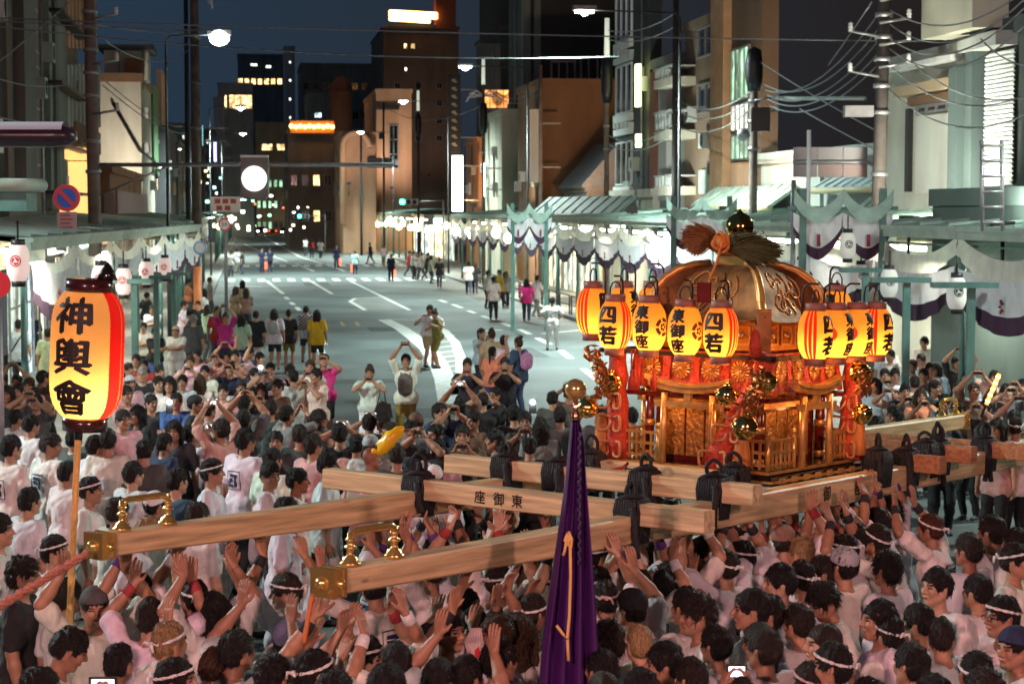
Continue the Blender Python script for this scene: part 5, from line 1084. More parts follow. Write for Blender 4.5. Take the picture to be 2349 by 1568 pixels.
# lantern frame
RR = .95
m = MB()
for k in range(4):
    m.box(-.83, -.83, .965, .83, -.79, 1.0, 0, ROT4[k])
    for x in (-.6, .6): m.box(x - .02, -.83, .97, x + .02, -.49, .995, 0, ROT4[k])
m.build('lantern_frame', M_BLACK, shrine)
M_PAPER = mat('lit_lantern_paper', (.95, .48, .09), .7, nz=.05, scale=6, transl=.85, emit=.16, ecol=(1, .42, .06)); M_PRED = mat('lit_lantern_red', (.85, .02, .02), .7, transl=.8, emit=.3, ecol=(1, .01, .012)); M_CAPP = mat('lantern_cap_brown', (.28, .12, .09), .5)
def lan_mesh(kind, r, h, caps=True):
    d = {}; pr = []; ribs = 22; ex = 5.5 if kind == 'big' else 3
    for i in range(ribs * 2 + 1):
        t = i / (ribs * 2); a = abs(2 * t - 1) ** ex; pr.append((r * (1 - .42 * a) * (1 + (.010 if i % 2 else 0)), h * (t - .5)))
    def rad(z): return r * (1 - .42 * abs(2 * z / h) ** ex)
    def at(ang, x, y, e=1.03): q = rad(y) * e; an = ang + x / r; return (q * math.cos(an), q * math.sin(an), y)
    A0 = -math.pi / 2                                   # faces -y
    red = []
    if kind == 'stripe':
        for sg in (-1, 1):
            for c in (64, 80, 96): red.append((A0 + sg * R(c) - R(5.5), A0 + sg * R(c) + R(5.5)))
    if kind == 'big':
        for c0, c1 in ((62, 90), (91.2, 108), (109, 128)): red.append((A0 + R(c0), A0 + R(c1)))
    red.sort(); m = MB(); p = red[-1][1] - 2 * math.pi if red else 0; mr = MB()
    if not red: m.lathe(pr, 40)
    for a, b in red:
        if a - p > .001: m.lathe(pr, max(2, int((a - p) / .16)), 0, None, p, a)
        mr.lathe(pr, 4, 0, None, a, b); p = b
    d['paper'] = m.mesh('paper', M_PAPER if kind != 'big' else mat('big_lantern_paper', (.95, .58, .24), .7, nz=.06, scale=5, transl=.85, emit=.3, ecol=(1, .46, .17)))
    if red: d['red_stripe'] = mr.mesh('red_stripe', M_PRED)
    ln = {'stripe': '四若', 'crest': '東御座', 'crest_red': '東御座', 'big': '神輿會'}[kind]; nc = len(ln); ch = h * (.9 if nc == 3 else .84) / nc
    for sg in ((0, 1) if kind != 'big' else (0,)):
        t = MB()
        for i, c in enumerate(ln):
            zc = (nc / 2 - i - .5) * ch * (1.02 if kind != 'big' else 1.06)
            brush(t, c, ch * .98, lambda x, y, zc=zc, sg=sg: at(A0 + sg * math.pi, x, zc + y), 0, .058 if kind != 'big' else .035, 1.12 if nc == 2 else 1.15)
        d['lettering' + '_' * sg] = t.mesh('lettering', M_INK)
    if kind.startswith('crest'):
        c = MB()
        for sg in (-1, 1):
            b = A0 + sg * R(82)
            if kind == 'crest':
                for q in range(5):
                    a = q * 2 * math.pi / 5
                    c.grid([[at(b, rr * math.cos(a + w), rr * math.sin(a + w)) for rr in (.045, .075)] for w in np.linspace(-.5, .5, 6)], sm=False)
                    c.grid([[at(b, .022 * math.cos(a) + rr * math.cos(w), .022 * math.sin(a) + rr * math.sin(w)) for rr in (.0005, .013)] for w in np.linspace(0, 6.283, 9)], sm=False)
            else: c.grid([[at(b, rr * math.cos(w), rr * math.sin(w)) for rr in (.0005, .03, .06)] for w in np.linspace(0, 6.283, 17)], sm=False)
        d['crest'] = c.mesh('crest', mat('crest_maroon', (.12, .02, .015), .6) if kind == 'crest' else mat('crest_vermilion', (.75, .05, .02), .6, emit=.3, ecol=(1, .05, .01)))
    z = h / 2
    for sg in (-1, 1):
        cp = MB(); cp.lathe([(r * .5, sg * (z - .012)), (r * .6, sg * (z - .006)), (r * .6, sg * (z + .055)), (r * .52, sg * (z + .058)), (r * .5, sg * z)], 20)
        d['cap' if sg > 0 else 'cap_'] = cp.mesh('cap', M_CAPP if kind != 'big' else M_BLK)
    return d
LK = {k: lan_mesh(k, .137, .385) for k in ('stripe', 'crest', 'crest_red')}
hk = MB(); hk.tube([(0, .12, -.2), (0, .12, .3), (0, .11, .37), (0, .07, .40), (0, -.02, .4)], .009, 6); hk.tube([(.05, 0, .245), (.05, 0, .3), (.03, 0, .34), (0, 0, .355), (-.03, 0, .34), (-.05, 0, .3), (-.05, 0, .245)], .007, 6)
hookm = hk.mesh('hook', M_BLACK)
def shrine_lantern(kind, x, y, z, k, label, pw=2.1):
    M = SM @ Matrix.Translation((x, y, z)) @ Matrix.Rotation(R(90 * k) + rng.uniform(-.1, .1), 4, 'Z'); t = thing('festival_lantern', label, 'lantern', (0, 0, 0), 0, 'lit lanterns round the portable shrine'); t.matrix_world = M
    for n, me in LK[kind].items(): mk(n.strip('_'), me, t)
    mk('hook', hookm, t)
    lamp('lantern_bulb', 'POINT', (0, 0, -.11), pw, (1, .62, .24), t, .03)
names = {'stripe': 'red striped 四若 lantern', 'crest': '東御座 lantern with maroon flower crest', 'crest_red': '東御座 lantern with red disc'}
for i, x in enumerate((-.6, -.265, .07, .40)):
    kd = 'stripe' if i in (0, 3) else 'crest'; shrine_lantern(kd, x, -RR, 1.20 - .02 * (i > 1), 0, names[kd] + ', ' + ('leftmost of the front four', 'second of the front four from the left', 'third of the front four from the left', 'rightmost of the front four')[i])
for i, y in enumerate((-.42, -.06, .30, .66)):
    kd = 'stripe' if i in (0, 3) else 'crest_red'; shrine_lantern(kd, RR, y, 1.17, 1, names[kd] + ', ' + ('nearest of the right side row', 'second of the right side row', 'third of the right side row', 'last of the right side row')[i])
for i, (x, y) in enumerate(((-.98, -.72), (-.98, -.25), (-.98, .2), (-.98, .62))):
    kd = 'stripe' if i in (0, 3) else 'crest'; shrine_lantern(kd, x, y, 1.30, 3, names[kd] + ', ' + ('at the left rear corner, striped side turned to us', 'second along the left rear side', 'third along the left rear side', 'last along the left rear side, behind the roof')[i])
for i, x in enumerate((.4, -.2)): shrine_lantern('crest', x, RR + .05, 1.3, 2, names['crest'] + ', ' + ('hidden on the far side, right one', 'hidden on the far side, left one')[i])
for x, y, z, p in ((-.3, -.69, .52, .7), (.3, -.69, .52, .7), (.69, -.25, .52, .7), (.69, .3, .52, .7), (-.69, 0, .6, 3), (-.4, -.88, .9, 1.7), (.0, -.88, .9, 1.7), (.4, -.88, .9, 1.7), (.88, -.35, .9, 1.7), (.88, .1, .9, 1.7), (.88, .5, .9, 1.7)):      # extra lights added to brighten the shrine's porches and brocade
    lamp('porch_bulb', 'POINT', (x, y, z), p, (1, .40, .12), shrine, .04)
# ------------------------------------------------------------------ big lantern on a bamboo pole
D = 12.6; c = atY(200, 812, D); e = atY(150, 1620, 11.9)
t = thing('pole_lantern', 'large lit paper lantern reading 神輿會 with a red side on a bamboo pole', 'lantern', c); ax = (c - e).normalized()
t.rotation_euler = (0, R(3), R(-13)); BL = lan_mesh('big', .243, .86)
for n, me in BL.items():
    if not n.startswith('cap'): mk(n, me, t)
mi = (Matrix.Translation(c) @ t.rotation_euler.to_matrix().to_4x4()).inverted()
m = MB(); z = .43
m.lathe([(.001, z + .075), (.155, z + .075), (.16, z - .005), (.12, z - .01)], 24); m.build('lacquer_rim', mat('maroon_lacquer', (.045, .01, .01), .2, coat=.5), t); m = MB(); m.lathe([(.12, -z + .01), (.155, -z + .005), (.15, -z - .085), (.001, -z - .085)], 24)
m.build('lacquer_rim', mat('maroon_lacquer', (.045, .01, .01), .2, coat=.5), t); m = MB()
m = MB(); m.lathe([(.001, .12), (.02, .1), (.05, .05), (.07, .0), (.001, 0)], 12, M=Matrix.Translation((.09, .08, z + .075))); m.build('cap_knob', M_BLK, t)
m = MB(); top = mi @ atY(180, 985, D); bot = mi @ e; n = 9; pts = []; rs = []
for i in range(n * 4 + 1):
    f = i / (n * 4); pts.append(top.lerp(bot, f)); rs.append(.0215 * (1.12 if i % 4 == 0 else 1.))
m.tube(pts, rs, 10); m.build('bamboo_pole', mat('bamboo', (.72, .42, .12), .35, nz=.2, scale=12, stretch=(6, 6, .6)), t)
m = MB(); u0 = mi @ atY(184, 960, D); m.tube([u0, top.lerp(bot, .04)], .03, 8); m.build('socket', M_BLK, t)
lamp('lantern_bulb', 'POINT', (.05, -.03, -.27), 4.6, (1, .66, .3), t, .05)
# ------------------------------------------------------------------ purple banner with gold ball
D = 10.6; s = D / F_PX; p = atY(1320, 960, D); t = thing('festival_banner', 'furled purple banner on a black staff topped by a polished gold ball', 'banner', (p.x, p.y, 0))
zb = atY(1322, 893, D).z; M_PURC = mat('purple_silk', (.055, .011, .11), .38, nz=.2, scale=3, bump=.1)
m = MB(); m.tube([(0, 0, 0), (0, 0, zb - .14)], .018, 10); m.build('staff', M_BLK, t)
m = MB(); m.ball((0, 0, zb), 25 * s, 16); m.build('ball', M_GOLDP, t)
m = MB(); m.lathe([(.001, zb - .06), (.016, zb - .06), (.014, zb - .09), (.02, zb - .1), (.015, zb - .12), (.026, zb - .15), (.026, zb - .17), (.02, zb - .19), (.001, zb - .2)], 14); m.build('ferrule', mat('rose_gold', (.8, .42, .25), .15, 1.), t)
OUT = [(965, -9, 9), (1000, -13, 17), (1070, -20, 22), (1140, -28, 27), (1210, -38, 32), (1290, -50, 38), (1360, -60, 43), (1430, -70, 47), (1500, -78, 52), (1560, -82, 56), (1640, -84, 58)]
m = MB(); rows = []
for v, a, b in OUT:
    z = atY(1320, v, D).z; row = []; k = (v - 965) / 675
    for i in range(41):
        f = i / 40; row.append(((a + (b - a) * f) * s + .012 * k * math.sin(f * 21), -.035 - .075 * min(1, .35 + k) * abs(math.sin(f * math.pi * 3.5 + k * .8)) ** 1.2 + .03 * k, z))
    rows.append(row)
for row in rows: row += [(x, -y * .6 + .03, z) for x, y, z in reversed(row[::4])]; row.append(row[0])
m.grid(rows); m.build('cloth', M_PURC, t)
m = MB(); m.tube([((1 + .5 * math.sin(i * 2.2)) * s * 8, -.125, atY(1320, 985 + i * 7, D).z) for i in range(44)], .0075, 5); m.build('braid', mat('dark_braid', (.05, .04, .09), .35), t)
def bx(u, v): q = atY(u, v, D); return (q.x - p.x, -.15, q.z)
m = MB(); m.tube([bx(1300, 1212), bx(1293, 1228), bx(1300, 1240), bx(1306, 1222), bx(1300, 1212), bx(1294, 1250), bx(1290, 1262)], .0085, 6); m.tube([bx(1302, 1208), bx(1310, 1225), bx(1308, 1246), bx(1302, 1235), bx(1304, 1215)], .0085, 6); m.tube([bx(1306, 1240), bx(1307, 1310), bx(1304, 1400), bx(1300, 1450), bx(1290, 1440), bx(1275, 1420)], .01, 6); m.tube([bx(1300, 1452), bx(1302, 1500)], .01, 6); m.build('cord', mat('gold_cord', (.75, .45, .15), .6), t)
# ropes
def rope(pts, r, label, mt):
    m = MB()
    for k in range(2): m.tube([Vector(q) + Vector((0, r * .9 * math.cos(i * .9 + k * 3.14), r * .9 * math.sin(i * .9 + k * 3.14))) for i, q in enumerate(pts)], r, 6)
    o = m.build('pull_rope', mt); tag(o, label, 'rope'); return o
M_PR = mat('pink_rope', (.55, .22, .15), .75, nz=.4, scale=60, bump=.6)
a, b = atY(-60, 1425, 10.6), atY(200, 1268, 11.2); rope([a.lerp(b, i / 40) for i in range(41)], .017, 'pale red rope pulled tight from the left edge to the rear pole end', M_PR)
a, b = atY(716, 1365, 10.15), atY(698, 1470, 10.1); rope([a.lerp(b, i / 16) for i in range(17)], .013, 'orange cord hanging from the brass tip of the nearer pole', mat('orange_rope', (.6, .17, .05), .7))
# ------------------------------------------------------------------ people: bodies grown from distance fields
def smin(a, b, k):
    h = np.clip(.5 + .5 * (b - a) / k, 0, 1); return b + (a - b) * h - k * h * (1 - h)
class Field:
    def __init__(s, lo, hi, h):
        s.h = h; s.lo = np.array(lo, np.float32); s.n = np.maximum(np.ceil((np.array(hi) - s.lo) / h).astype(int) + 1, 4)
        s.F = np.full(s.n, .2, np.float32); s.ax = [s.lo[i] + h * np.arange(s.n[i], dtype=np.float32) for i in range(3)]
    def sub(s, lo, hi):
        i0 = np.clip(np.floor((np.array(lo) - s.lo) / s.h).astype(int), 0, s.n - 1); i1 = np.clip(np.ceil((np.array(hi) - s.lo) / s.h).astype(int) + 1, 1, s.n)
        sl_ = tuple(slice(a, b) for a, b in zip(i0, i1)); X = s.ax[0][sl_[0]][:, None, None]; Y = s.ax[1][sl_[1]][None, :, None]; Z = s.ax[2][sl_[2]][None, None, :]
        return sl_, X, Y, Z
    def cone(s, a, b, ra, rb, k=.02, cut=False):
        a = np.array(a, np.float32); b = np.array(b, np.float32); m = max(ra, rb) + k + 2 * s.h + .02
        q, X, Y, Z = s.sub(np.minimum(a, b) - m, np.maximum(a, b) + m)
        if 0 in s.F[q].shape: return
        d = b - a; L = max(float(d @ d), 1e-9); t = np.clip(((X - a[0]) * d[0] + (Y - a[1]) * d[1] + (Z - a[2]) * d[2]) / L, 0, 1)
        D = np.sqrt((X - a[0] - d[0] * t) ** 2 + (Y - a[1] - d[1] * t) ** 2 + (Z - a[2] - d[2] * t) ** 2) - (ra + (rb - ra) * t)
        s.F[q] = -smin(-s.F[q], D, k) if cut else smin(s.F[q], D, k)
    def ell(s, c, r, Rm=None, k=.02, cut=False):
        c = np.array(c, np.float32); r = np.array(r, np.float32); m = r.max() + k + 2 * s.h + .02
        q, X, Y, Z = s.sub(c - m, c + m)
        if 0 in s.F[q].shape: return
        x, y, z = X - c[0], Y - c[1], Z - c[2]
        if Rm is not None:
            x, y, z = (x * Rm[0][j] + y * Rm[1][j] + z * Rm[2][j] for j in range(3))
        k0 = np.sqrt((x / r[0]) ** 2 + (y / r[1]) ** 2 + (z / r[2]) ** 2); k1 = np.sqrt((x / r[0] ** 2) ** 2 + (y / r[1] ** 2) ** 2 + (z / r[2] ** 2) ** 2) + 1e-6
        D = k0 * (k0 - 1) / k1
        s.F[q] = -smin(-s.F[q], D, k) if cut else smin(s.F[q], D, k)
    def keep(s, p, n):                      # keep the side n points to
        p = np.array(p); n = np.array(n); X, Y, Z = s.ax[0][:, None, None], s.ax[1][None, :, None], s.ax[2][None, None, :]
        s.F = np.maximum(s.F, -((X - p[0]) * n[0] + (Y - p[1]) * n[1] + (Z - p[2]) * n[2]))
    def wrinkle(s, amp, fx, seed=0, zs=.6):
        X, Y, Z = s.ax[0][:, None, None], s.ax[1][None, :, None], s.ax[2][None, None, :]; g = np.random.RandomState(seed); W_ = 0
        for i in range(5):
            d = g.normal(size=3); d[2] *= zs; d *= fx * (.6 + .5 * i) / np.linalg.norm(d); W_ = W_ + np.sin(X * d[0] + Y * d[1] + Z * d[2] + g.uniform(0, 6) + 1.5 * np.sin(Z * fx * .4 + X * fx * .3 + i)) / (1 + .5 * i)
        s.F = s.F + (amp * W_ / 2).astype(np.float32)
    def val(s, p):
        i = np.clip(np.round((np.array(p) - s.lo) / s.h).astype(int), 0, s.n - 1); return s.F[tuple(i)]
    def nets(s):
        F = s.F.copy()
        for ax in range(3):
            ix = [slice(None)] * 3; ix[ax] = 0; F[tuple(ix)] = .2; ix[ax] = -1; F[tuple(ix)] = .2
        I = F < 0; n = s.n - 1; c = [(x, y, z) for x in (0, 1) for y in (0, 1) for z in (0, 1)]
        cnt = sum(I[x:x + n[0], y:y + n[1], z:z + n[2]].astype(np.int8) for x, y, z in c); mix = (cnt > 0) & (cnt < 8); ids = np.argwhere(mix)
        if len(ids) == 0: return np.zeros((0, 3)), []
        V = np.array([F[ids[:, 0] + x, ids[:, 1] + y, ids[:, 2] + z] for x, y, z in c]); P = np.zeros((len(ids), 3)); N = np.zeros(len(ids))
        for a in range(8):
            for b in range(a + 1, 8):
                if sum(abs(c[a][j] - c[b][j]) for j in range(3)) != 1: continue
                m = (V[a] < 0) != (V[b] < 0); t = np.where(m, V[a] / np.where(m, V[a] - V[b], 1), 0)
                for j in range(3): P[:, j] += np.where(m, c[a][j] + (c[b][j] - c[a][j]) * t, 0)
                N += m
        P = (P / N[:, None] + ids) * s.h + s.lo; idx = np.full(n, -1); idx[mix] = np.arange(len(ids)); Q = []
        for ax in range(3):
            o = [j for j in range(3) if j != ax]; A = np.moveaxis(I, ax, 0); d = A[:-1] != A[1:]; d[:, 0, :] = d[:, -1, :] = d[:, :, 0] = d[:, :, -1] = False
            e = np.argwhere(d); x = np.moveaxis(idx, ax, 0); fl = A[:-1][d]
            q = np.stack([x[e[:, 0], e[:, 1] - 1, e[:, 2] - 1], x[e[:, 0], e[:, 1], e[:, 2] - 1], x[e[:, 0], e[:, 1], e[:, 2]], x[e[:, 0], e[:, 1] - 1, e[:, 2]]], 1)
            f2 = ~fl if ax != 1 else fl; q[f2] = q[f2][:, ::-1]; Q.append(q)
        Q = np.concatenate(Q); return P, Q[(Q >= 0).all(1)]
def np_mesh(name, parts, mats, mi=None):
    Vs, Fs, o = [], [], 0
    for P, Q in parts: Vs.append(P); Fs.append(np.array(Q) + o); o += len(P)
    V = np.concatenate(Vs); Fq = np.concatenate(Fs); me = bpy.data.meshes.new(name)
    me.vertices.add(len(V)); me.vertices.foreach_set('co', V.astype(np.float32).ravel()); me.loops.add(len(Fq) * 4); me.loops.foreach_set('vertex_index', Fq.astype(np.int32).ravel())
    me.polygons.add(len(Fq)); me.polygons.foreach_set('loop_start', np.arange(0, len(Fq) * 4, 4, dtype=np.int32))
    for m in mats: me.materials.append(m)
    if mi is not None: me.polygons.foreach_set('material_index', mi(V[Fq].mean(1)).astype(np.int32))
    me.polygons.foreach_set('use_smooth', np.ones(len(Fq), bool)); me.update(calc_edges=True); return me
def objmat(name, rough, **k): return mat(name, (.5, .5, .5), rough, objcol=True, **k)
M_SKIN = objmat('skin', .5, nz=.12, scale=14); M_EYE = mat('eye_dark', (.012, .008, .006), .4); M_LIP = mat('lip', (.32, .1, .08), .5); M_SHOE = mat('shoe', (.03, .03, .035), .6)
M_CLOTH = objmat('cloth', .85, nz=.2, scale=9, bump=1., stretch=(1.6, 1.6, .6)); M_HAIR = mat('hair', (.5, .5, .5), .5, objcol=True, nz=.6, scale=34, bump=1., stretch=(4, 4, .7), spec=.35); M_KNIT = objmat('band_cloth', .8, nz=.2, scale=40)
def V3(*a): return np.array(a, float)
def ik(s, w, l1, l2, pole):
    d = w - s; L = np.linalg.norm(d); Lm = (l1 + l2) * .995
    if L > Lm: w = s + d / L * Lm; d = w - s; L = Lm
    u = d / L; a = (l1 * l1 - l2 * l2 + L * L) / (2 * L); hh = math.sqrt(max(l1 * l1 - a * a, 0)); p = np.array(pole, float); p = p - u * (p @ u); p /= np.linalg.norm(p) + 1e-9
    return s + u * a + p * hh, w
def rotx(a): c, s = math.cos(a), math.sin(a); return np.array([[1, 0, 0], [0, c, -s], [0, s, c]])
def rotz_(a): c, s = math.cos(a), math.sin(a); return np.array([[c, -s, 0], [s, c, 0], [0, 0, 1]])
def make_pose(name, hands, lean=0, yaw=0, pitch=0, feet=((-.11, 0, 0), (.11, 0, 0)), elbows=((-1, .2, -.6), (1, .2, -.6)), hdir=((0, 0, 1), (0, 0, 1)), hn=((0, -1, 0), (0, -1, 0)), curl=.35, hem=.74, drop=0., sleeve=.75, shy=.0, female=False):
    """faces -y, feet on z = 0, 1.72 m tall; hands: wrist targets left(-x), right(+x)"""
    J = {}; pel = V3(0, 0, .94 - drop); B = rotx(R(lean)); up = lambda x, y, z: pel + B @ V3(x, y, z)      # lean forward: towards -y
    sh = [up(-.185, .0, .46 + (.03 if hands[0][2] > 1.7 else 0)), up(.185, .0, .46 + (.03 if hands[1][2] > 1.7 else 0))]; neck = up(0, 0, .53); HB = B @ rotx(R(-lean * .6)) @ rotz_(R(yaw)) @ rotx(R(pitch)); hc = neck + B @ V3(0, -.012, .055) + HB @ V3(0, -.012, .085)
    el, wr = [], []
    for i in (0, 1): e, w = ik(sh[i], V3(*hands[i]), .285, .255, elbows[i]); el.append(e); wr.append(w)
    hip = [pel + V3(-.095, 0, -.04), pel + V3(.095, 0, -.04)]; an = [V3(*f) + V3(0, 0, .085) for f in feet]; kn = []
    for i in (0, 1): k, a = ik(hip[i], an[i], .43, .42, (0, -1, .05)); kn.append(k); an[i] = a
    tz = max(1.75, max(w[2] for w in wr) + .06); xs = [p[0] for p in el + wr + sh] ; ys = [p[1] for p in el + wr + kn + an] + [hc[1]]
    lo = V3(min(xs) - .12, min(ys) - .3, -.03); hi = V3(max(xs) + .12, max(ys) + .22, tz)
    f = Field(lo, hi, .0135)
    f.cone(up(-.06, .0, .02), up(.06, 0, .02), .115, .115, .05); f.cone(up(0, -.005, .12), up(0, -.01, .34), .118, .13, .06); f.cone(up(-.09, .0, .33), up(.09, .0, .33), .1, .1, .06); f.cone(up(-.13, .01, .45), up(.13, .01, .45), .06, .06, .05)
    f.cone(neck - B @ V3(0, 0, .05), neck + (hc - neck) * .45, .056, .050, .03)
    for i in (0, 1):
        f.cone(sh[i], el[i], .056, .042, .03); f.cone(el[i], el[i] + (wr[i] - el[i]) * .35, .043, .044, .02); f.cone(el[i] + (wr[i] - el[i]) * .35, wr[i], .044, .027, .02)
        f.cone(hip[i], kn[i], .088, .056, .04); f.cone(kn[i], kn[i] + (an[i] - kn[i]) * .35, .056, .058, .02); f.cone(kn[i] + (an[i] - kn[i]) * .35, an[i], .058, .038, .02); f.cone(an[i] + V3(0, .03, -.045), an[i] + V3(0, -.14, -.055), .04, .033, .02)
    parts = [f.nets()]
    g = Field(hc - .2, hc + .19, .0068); H = lambda x, y, z: hc + HB @ V3(x, y, z)
    g.cone(neck - B @ V3(0, 0, .05), H(0, .01, -.05), .056, .052, .03); g.ell(H(0, .012, .035), (.074, .094, .088), HB, .02); g.ell(H(0, -.022, -.03), (.06, .07, .084), HB, .025); g.cone(H(-.012, -.064, -.098), H(.012, -.064, -.098), .025, .025, .025)
    for sx in (-1, 1):
        g.cone(H(sx * .03, -.03, -.075), H(sx * .055, .01, -.045), .03, .028, .025); g.ell(H(sx * .078, .012, -.008), (.010, .021, .031), HB, .008); g.cone(H(sx * .042, -.066, -.02), H(sx * .036, -.07, -.03), .02, .02, .02)
    g.cone(H(-.035, -.078, .026), H(.035, -.078, .026), .014, .014, .015)
    for sx in (-1, 1): g.ell(H(sx * .031, -.105, .006), (.02, .022, .013), HB, .012, cut=True)
    g.cone(H(0, -.092, .012), H(0, -.113, -.024), .008, .0125, .012); g.cone(H(-.013, -.096, -.03), H(.013, -.096, -.03), .009, .009, .008); g.cone(H(-.018, -.088, -.058), H(.018, -.088, -.058), .011, .011, .01)
    g.keep(neck + B @ V3(0, 0, .0), B @ V3(0, 0, 1)); parts.append(g.nets())
    for i in (0, 1):
        d = V3(*hdir[i]); d /= np.linalg.norm(d); n = V3(*hn[i]); n = n - d * (n @ d); n /= np.linalg.norm(n); s = np.cross(d, n) * (1 if i == 0 else -1)   # s: towards the thumb
        q = Field(wr[i] + d * .06 - .15, wr[i] + d * .06 + .15, .0062); w = wr[i]
        q.cone(w - d * .03, w + d * .005, .029, .026, .01)
        for j in range(4): o = s * (.03 - .02 * j); q.cone(w + o * .6 + d * .015, w + o + d * .085, .0155, .0125, .012)
        for j, Lf in enumerate((.068, .076, .07, .055)):
            o = s * (.031 - .0205 * j) * 1.08; a = w + o + d * .088; cu = curl * (1 + .1 * j); d1 = d * math.cos(cu * .5) + n * math.sin(cu * .5) + s * (.06 - .05 * j); d2 = d * math.cos(cu * 1.4) + n * math.sin(cu * 1.4)
            b = a + d1 * Lf * .52; c = b + d2 * Lf * .48; q.cone(a, b, .0102, .0095, .005); q.cone(b, c, .0095, .0082, .004)
        t0 = w + s * .022 + d * .022; t1 = t0 + (s * .75 + d * .6 + n * .25) * .042; t2 = t1 + (s * .35 + d * .85 + n * .35) * .034; q.cone(t0, t1, .0155, .012, .01); q.cone(t1, t2, .0115, .0095, .005)
        q.keep(w - d * .02, d); parts.append(q.nets())
    HI = HB.T
    def mi(C):
        L = (C - hc) @ HB; out = np.zeros(len(C)); x, y, z = np.abs(L[:, 0]), L[:, 1], L[:, 2]; fr = (y < -.055) & (np.linalg.norm(L, axis=1) < .16)
        out[fr & (np.abs(x - .031) < .0145) & (np.abs(z - .004) < .0055)] = 1; out[fr & (np.abs(x - .033) < .02) & (np.abs(z - .028) < .0045)] = 1; out[fr & (x < .023) & (np.abs(z + .059) < .0065)] = 2; out[C[:, 2] < .075] = 3; return out
    D = {'body': np_mesh('person', parts, [M_SKIN, M_EYE, M_LIP, M_SHOE], mi)}
    # shirt
    c = Field(lo, hi, .0135); e = .013
    c.cone(up(-.06, .0, .0), up(.06, 0, .0), .128 + e, .128 + e, .04); c.cone(up(-.03, -.005, .05), up(-.03, -.01, .34), .124 + e, .122 + e, .04); c.cone(up(.03, -.005, .05), up(.03, -.01, .34), .124 + e, .122 + e, .04); c.cone(up(-.1, .0, .34), up(.1, .0, .34), .1 + e, .1 + e, .06); c.cone(up(-.13, .01, .45), up(.13, .01, .45), .058 + e, .058 + e, .035)
    if hem < .9: c.cone(pel + V3(-.06, .01, 0), pel + V3(-.075, .01, hem - .94 + .1), .134 + e, .142 + e, .04); c.cone(pel + V3(.06, .01, 0), pel + V3(.075, .01, hem - .94 + .1), .134 + e, .142 + e, .04)
    if female: c.cone(up(-.075, -.1, .3), up(.075, -.1, .3), .055, .055, .04)
    for i in (0, 1):
        if sleeve > 0: sv = sh[i] + (el[i] - sh[i]) * min(sleeve, 1); c.cone(sh[i], sv, .058 + e * .6, .054 + e * 1.6, .022)
        if sleeve > 1: c.cone(el[i], el[i] + (wr[i] - el[i]) * (sleeve - 1), .056 + e, .042 + e * .8, .03)
    c.wrinkle(.0075, 60, len(name), .28); c.keep(pel + V3(0, 0, hem - .94), V3(0, 0, 1)); c.cone(neck - B @ V3(0, 0, .012), neck + B @ V3(0, -.05, .12), .068, .075, .012, cut=True)
    D['shirt'] = np_mesh('shirt', [c.nets()], [M_CLOTH])
    for kind in ('long', 'short'):
        q = Field(V3(-.45, lo[1], -.02), V3(.45, hi[1], 1.1), .0155); q.cone(up(-.06, 0, 0), up(.06, 0, 0), .125, .125, .05)
        for i in (0, 1):
            q.cone(hip[i], kn[i], .1, .076, .04)
            if kind == 'long': q.cone(kn[i], an[i] + V3(0, 0, .02), .074, .058, .03)
        q.wrinkle(.009, 30, 5)
        if kind == 'short': q.keep(V3(0, 0, (kn[0][2] + kn[1][2]) / 2 + .03), V3(0, 0, 1))
        D['trousers_' + kind] = np_mesh('trousers', [q.nets()], [M_CLOTH])
    D['head'] = Matrix([[*HB[i], hc[i]] for i in range(3)] + [[0, 0, 0, 1]])
    # wristbands
    D['bands'] = []
    for i in (0, 1):
        m = MB(); d = wr[i] - el[i]; a = el[i] + d * .66; b = el[i] + d * .97; m.tube([Vector(a), Vector(a.tolist()).lerp(Vector(b), .1), Vector(a).lerp(Vector(b), .5), Vector(a).lerp(Vector(b), .9), Vector(b)], [.034, .041, .039, .037, .030], 12); D['bands'].append(m.mesh('wristband', M_KNIT))
    # print on the back, laid on the shirt surface
    CB = up(0, 0, .28)
    def onback(x, z):
        p = CB + B @ V3(x, .3, z); d = B @ V3(0, -1, 0)
        for _ in range(60):
            v_ = c.val(p)
            if v_ < .004: break
            p = p + d * max(.004, v_ * .6)
        return tuple(p - d * .009)
    pb = MB()
    def cell(x0, x1, z0, z1): pb.grid([[onback(x0 + (x1 - x0) * i / 3, z0 + (z1 - z0) * j / 3) for i in range(4)] for j in range(4)], sm=False)
    cell(-.09, .09, .085, .093); cell(-.09, .09, -.1, -.092); cell(-.09, -.082, -.092, .085); cell(.082, .09, -.092, .085)
    cell(-.06, .06, .03, .06); cell(-.05, -.02, -.07, .03); cell(.0, .055, -.02, .02); cell(-.01, .06, -.075, -.045); cell(.03, .055, -.045, -.02)
    D['print'] = pb.mesh('back_print', mat('print_navy', (.015, .022, .08), .8))
    D['palm'] = [(wr[i] + V3(*hdir[i]) * .07 + V3(*hn[i]) * .015) for i in (0, 1)]; D['chest'] = up(0, -.16, .25); D['back'] = up(0, .18, .28)
    POSES[name] = D
POSES = {}
UP2 = ((0, -.15, 1), (0, -.15, 1)); DN = ((0, -.1, -1), (0, -.1, -1)); INW = ((1, 0, 0), (-1, 0, 0))
make_pose('lift', ((-.2, -.13, 1.87), (.19, -.12, 1.86)), lean=4, pitch=8, elbows=((-1, -.2, 0), (1, -.2, 0)), hdir=((.05, -.5, 1), (-.05, -.5, 1)), hn=((0, -.3, 1), (0, -.3, 1)), curl=.5)
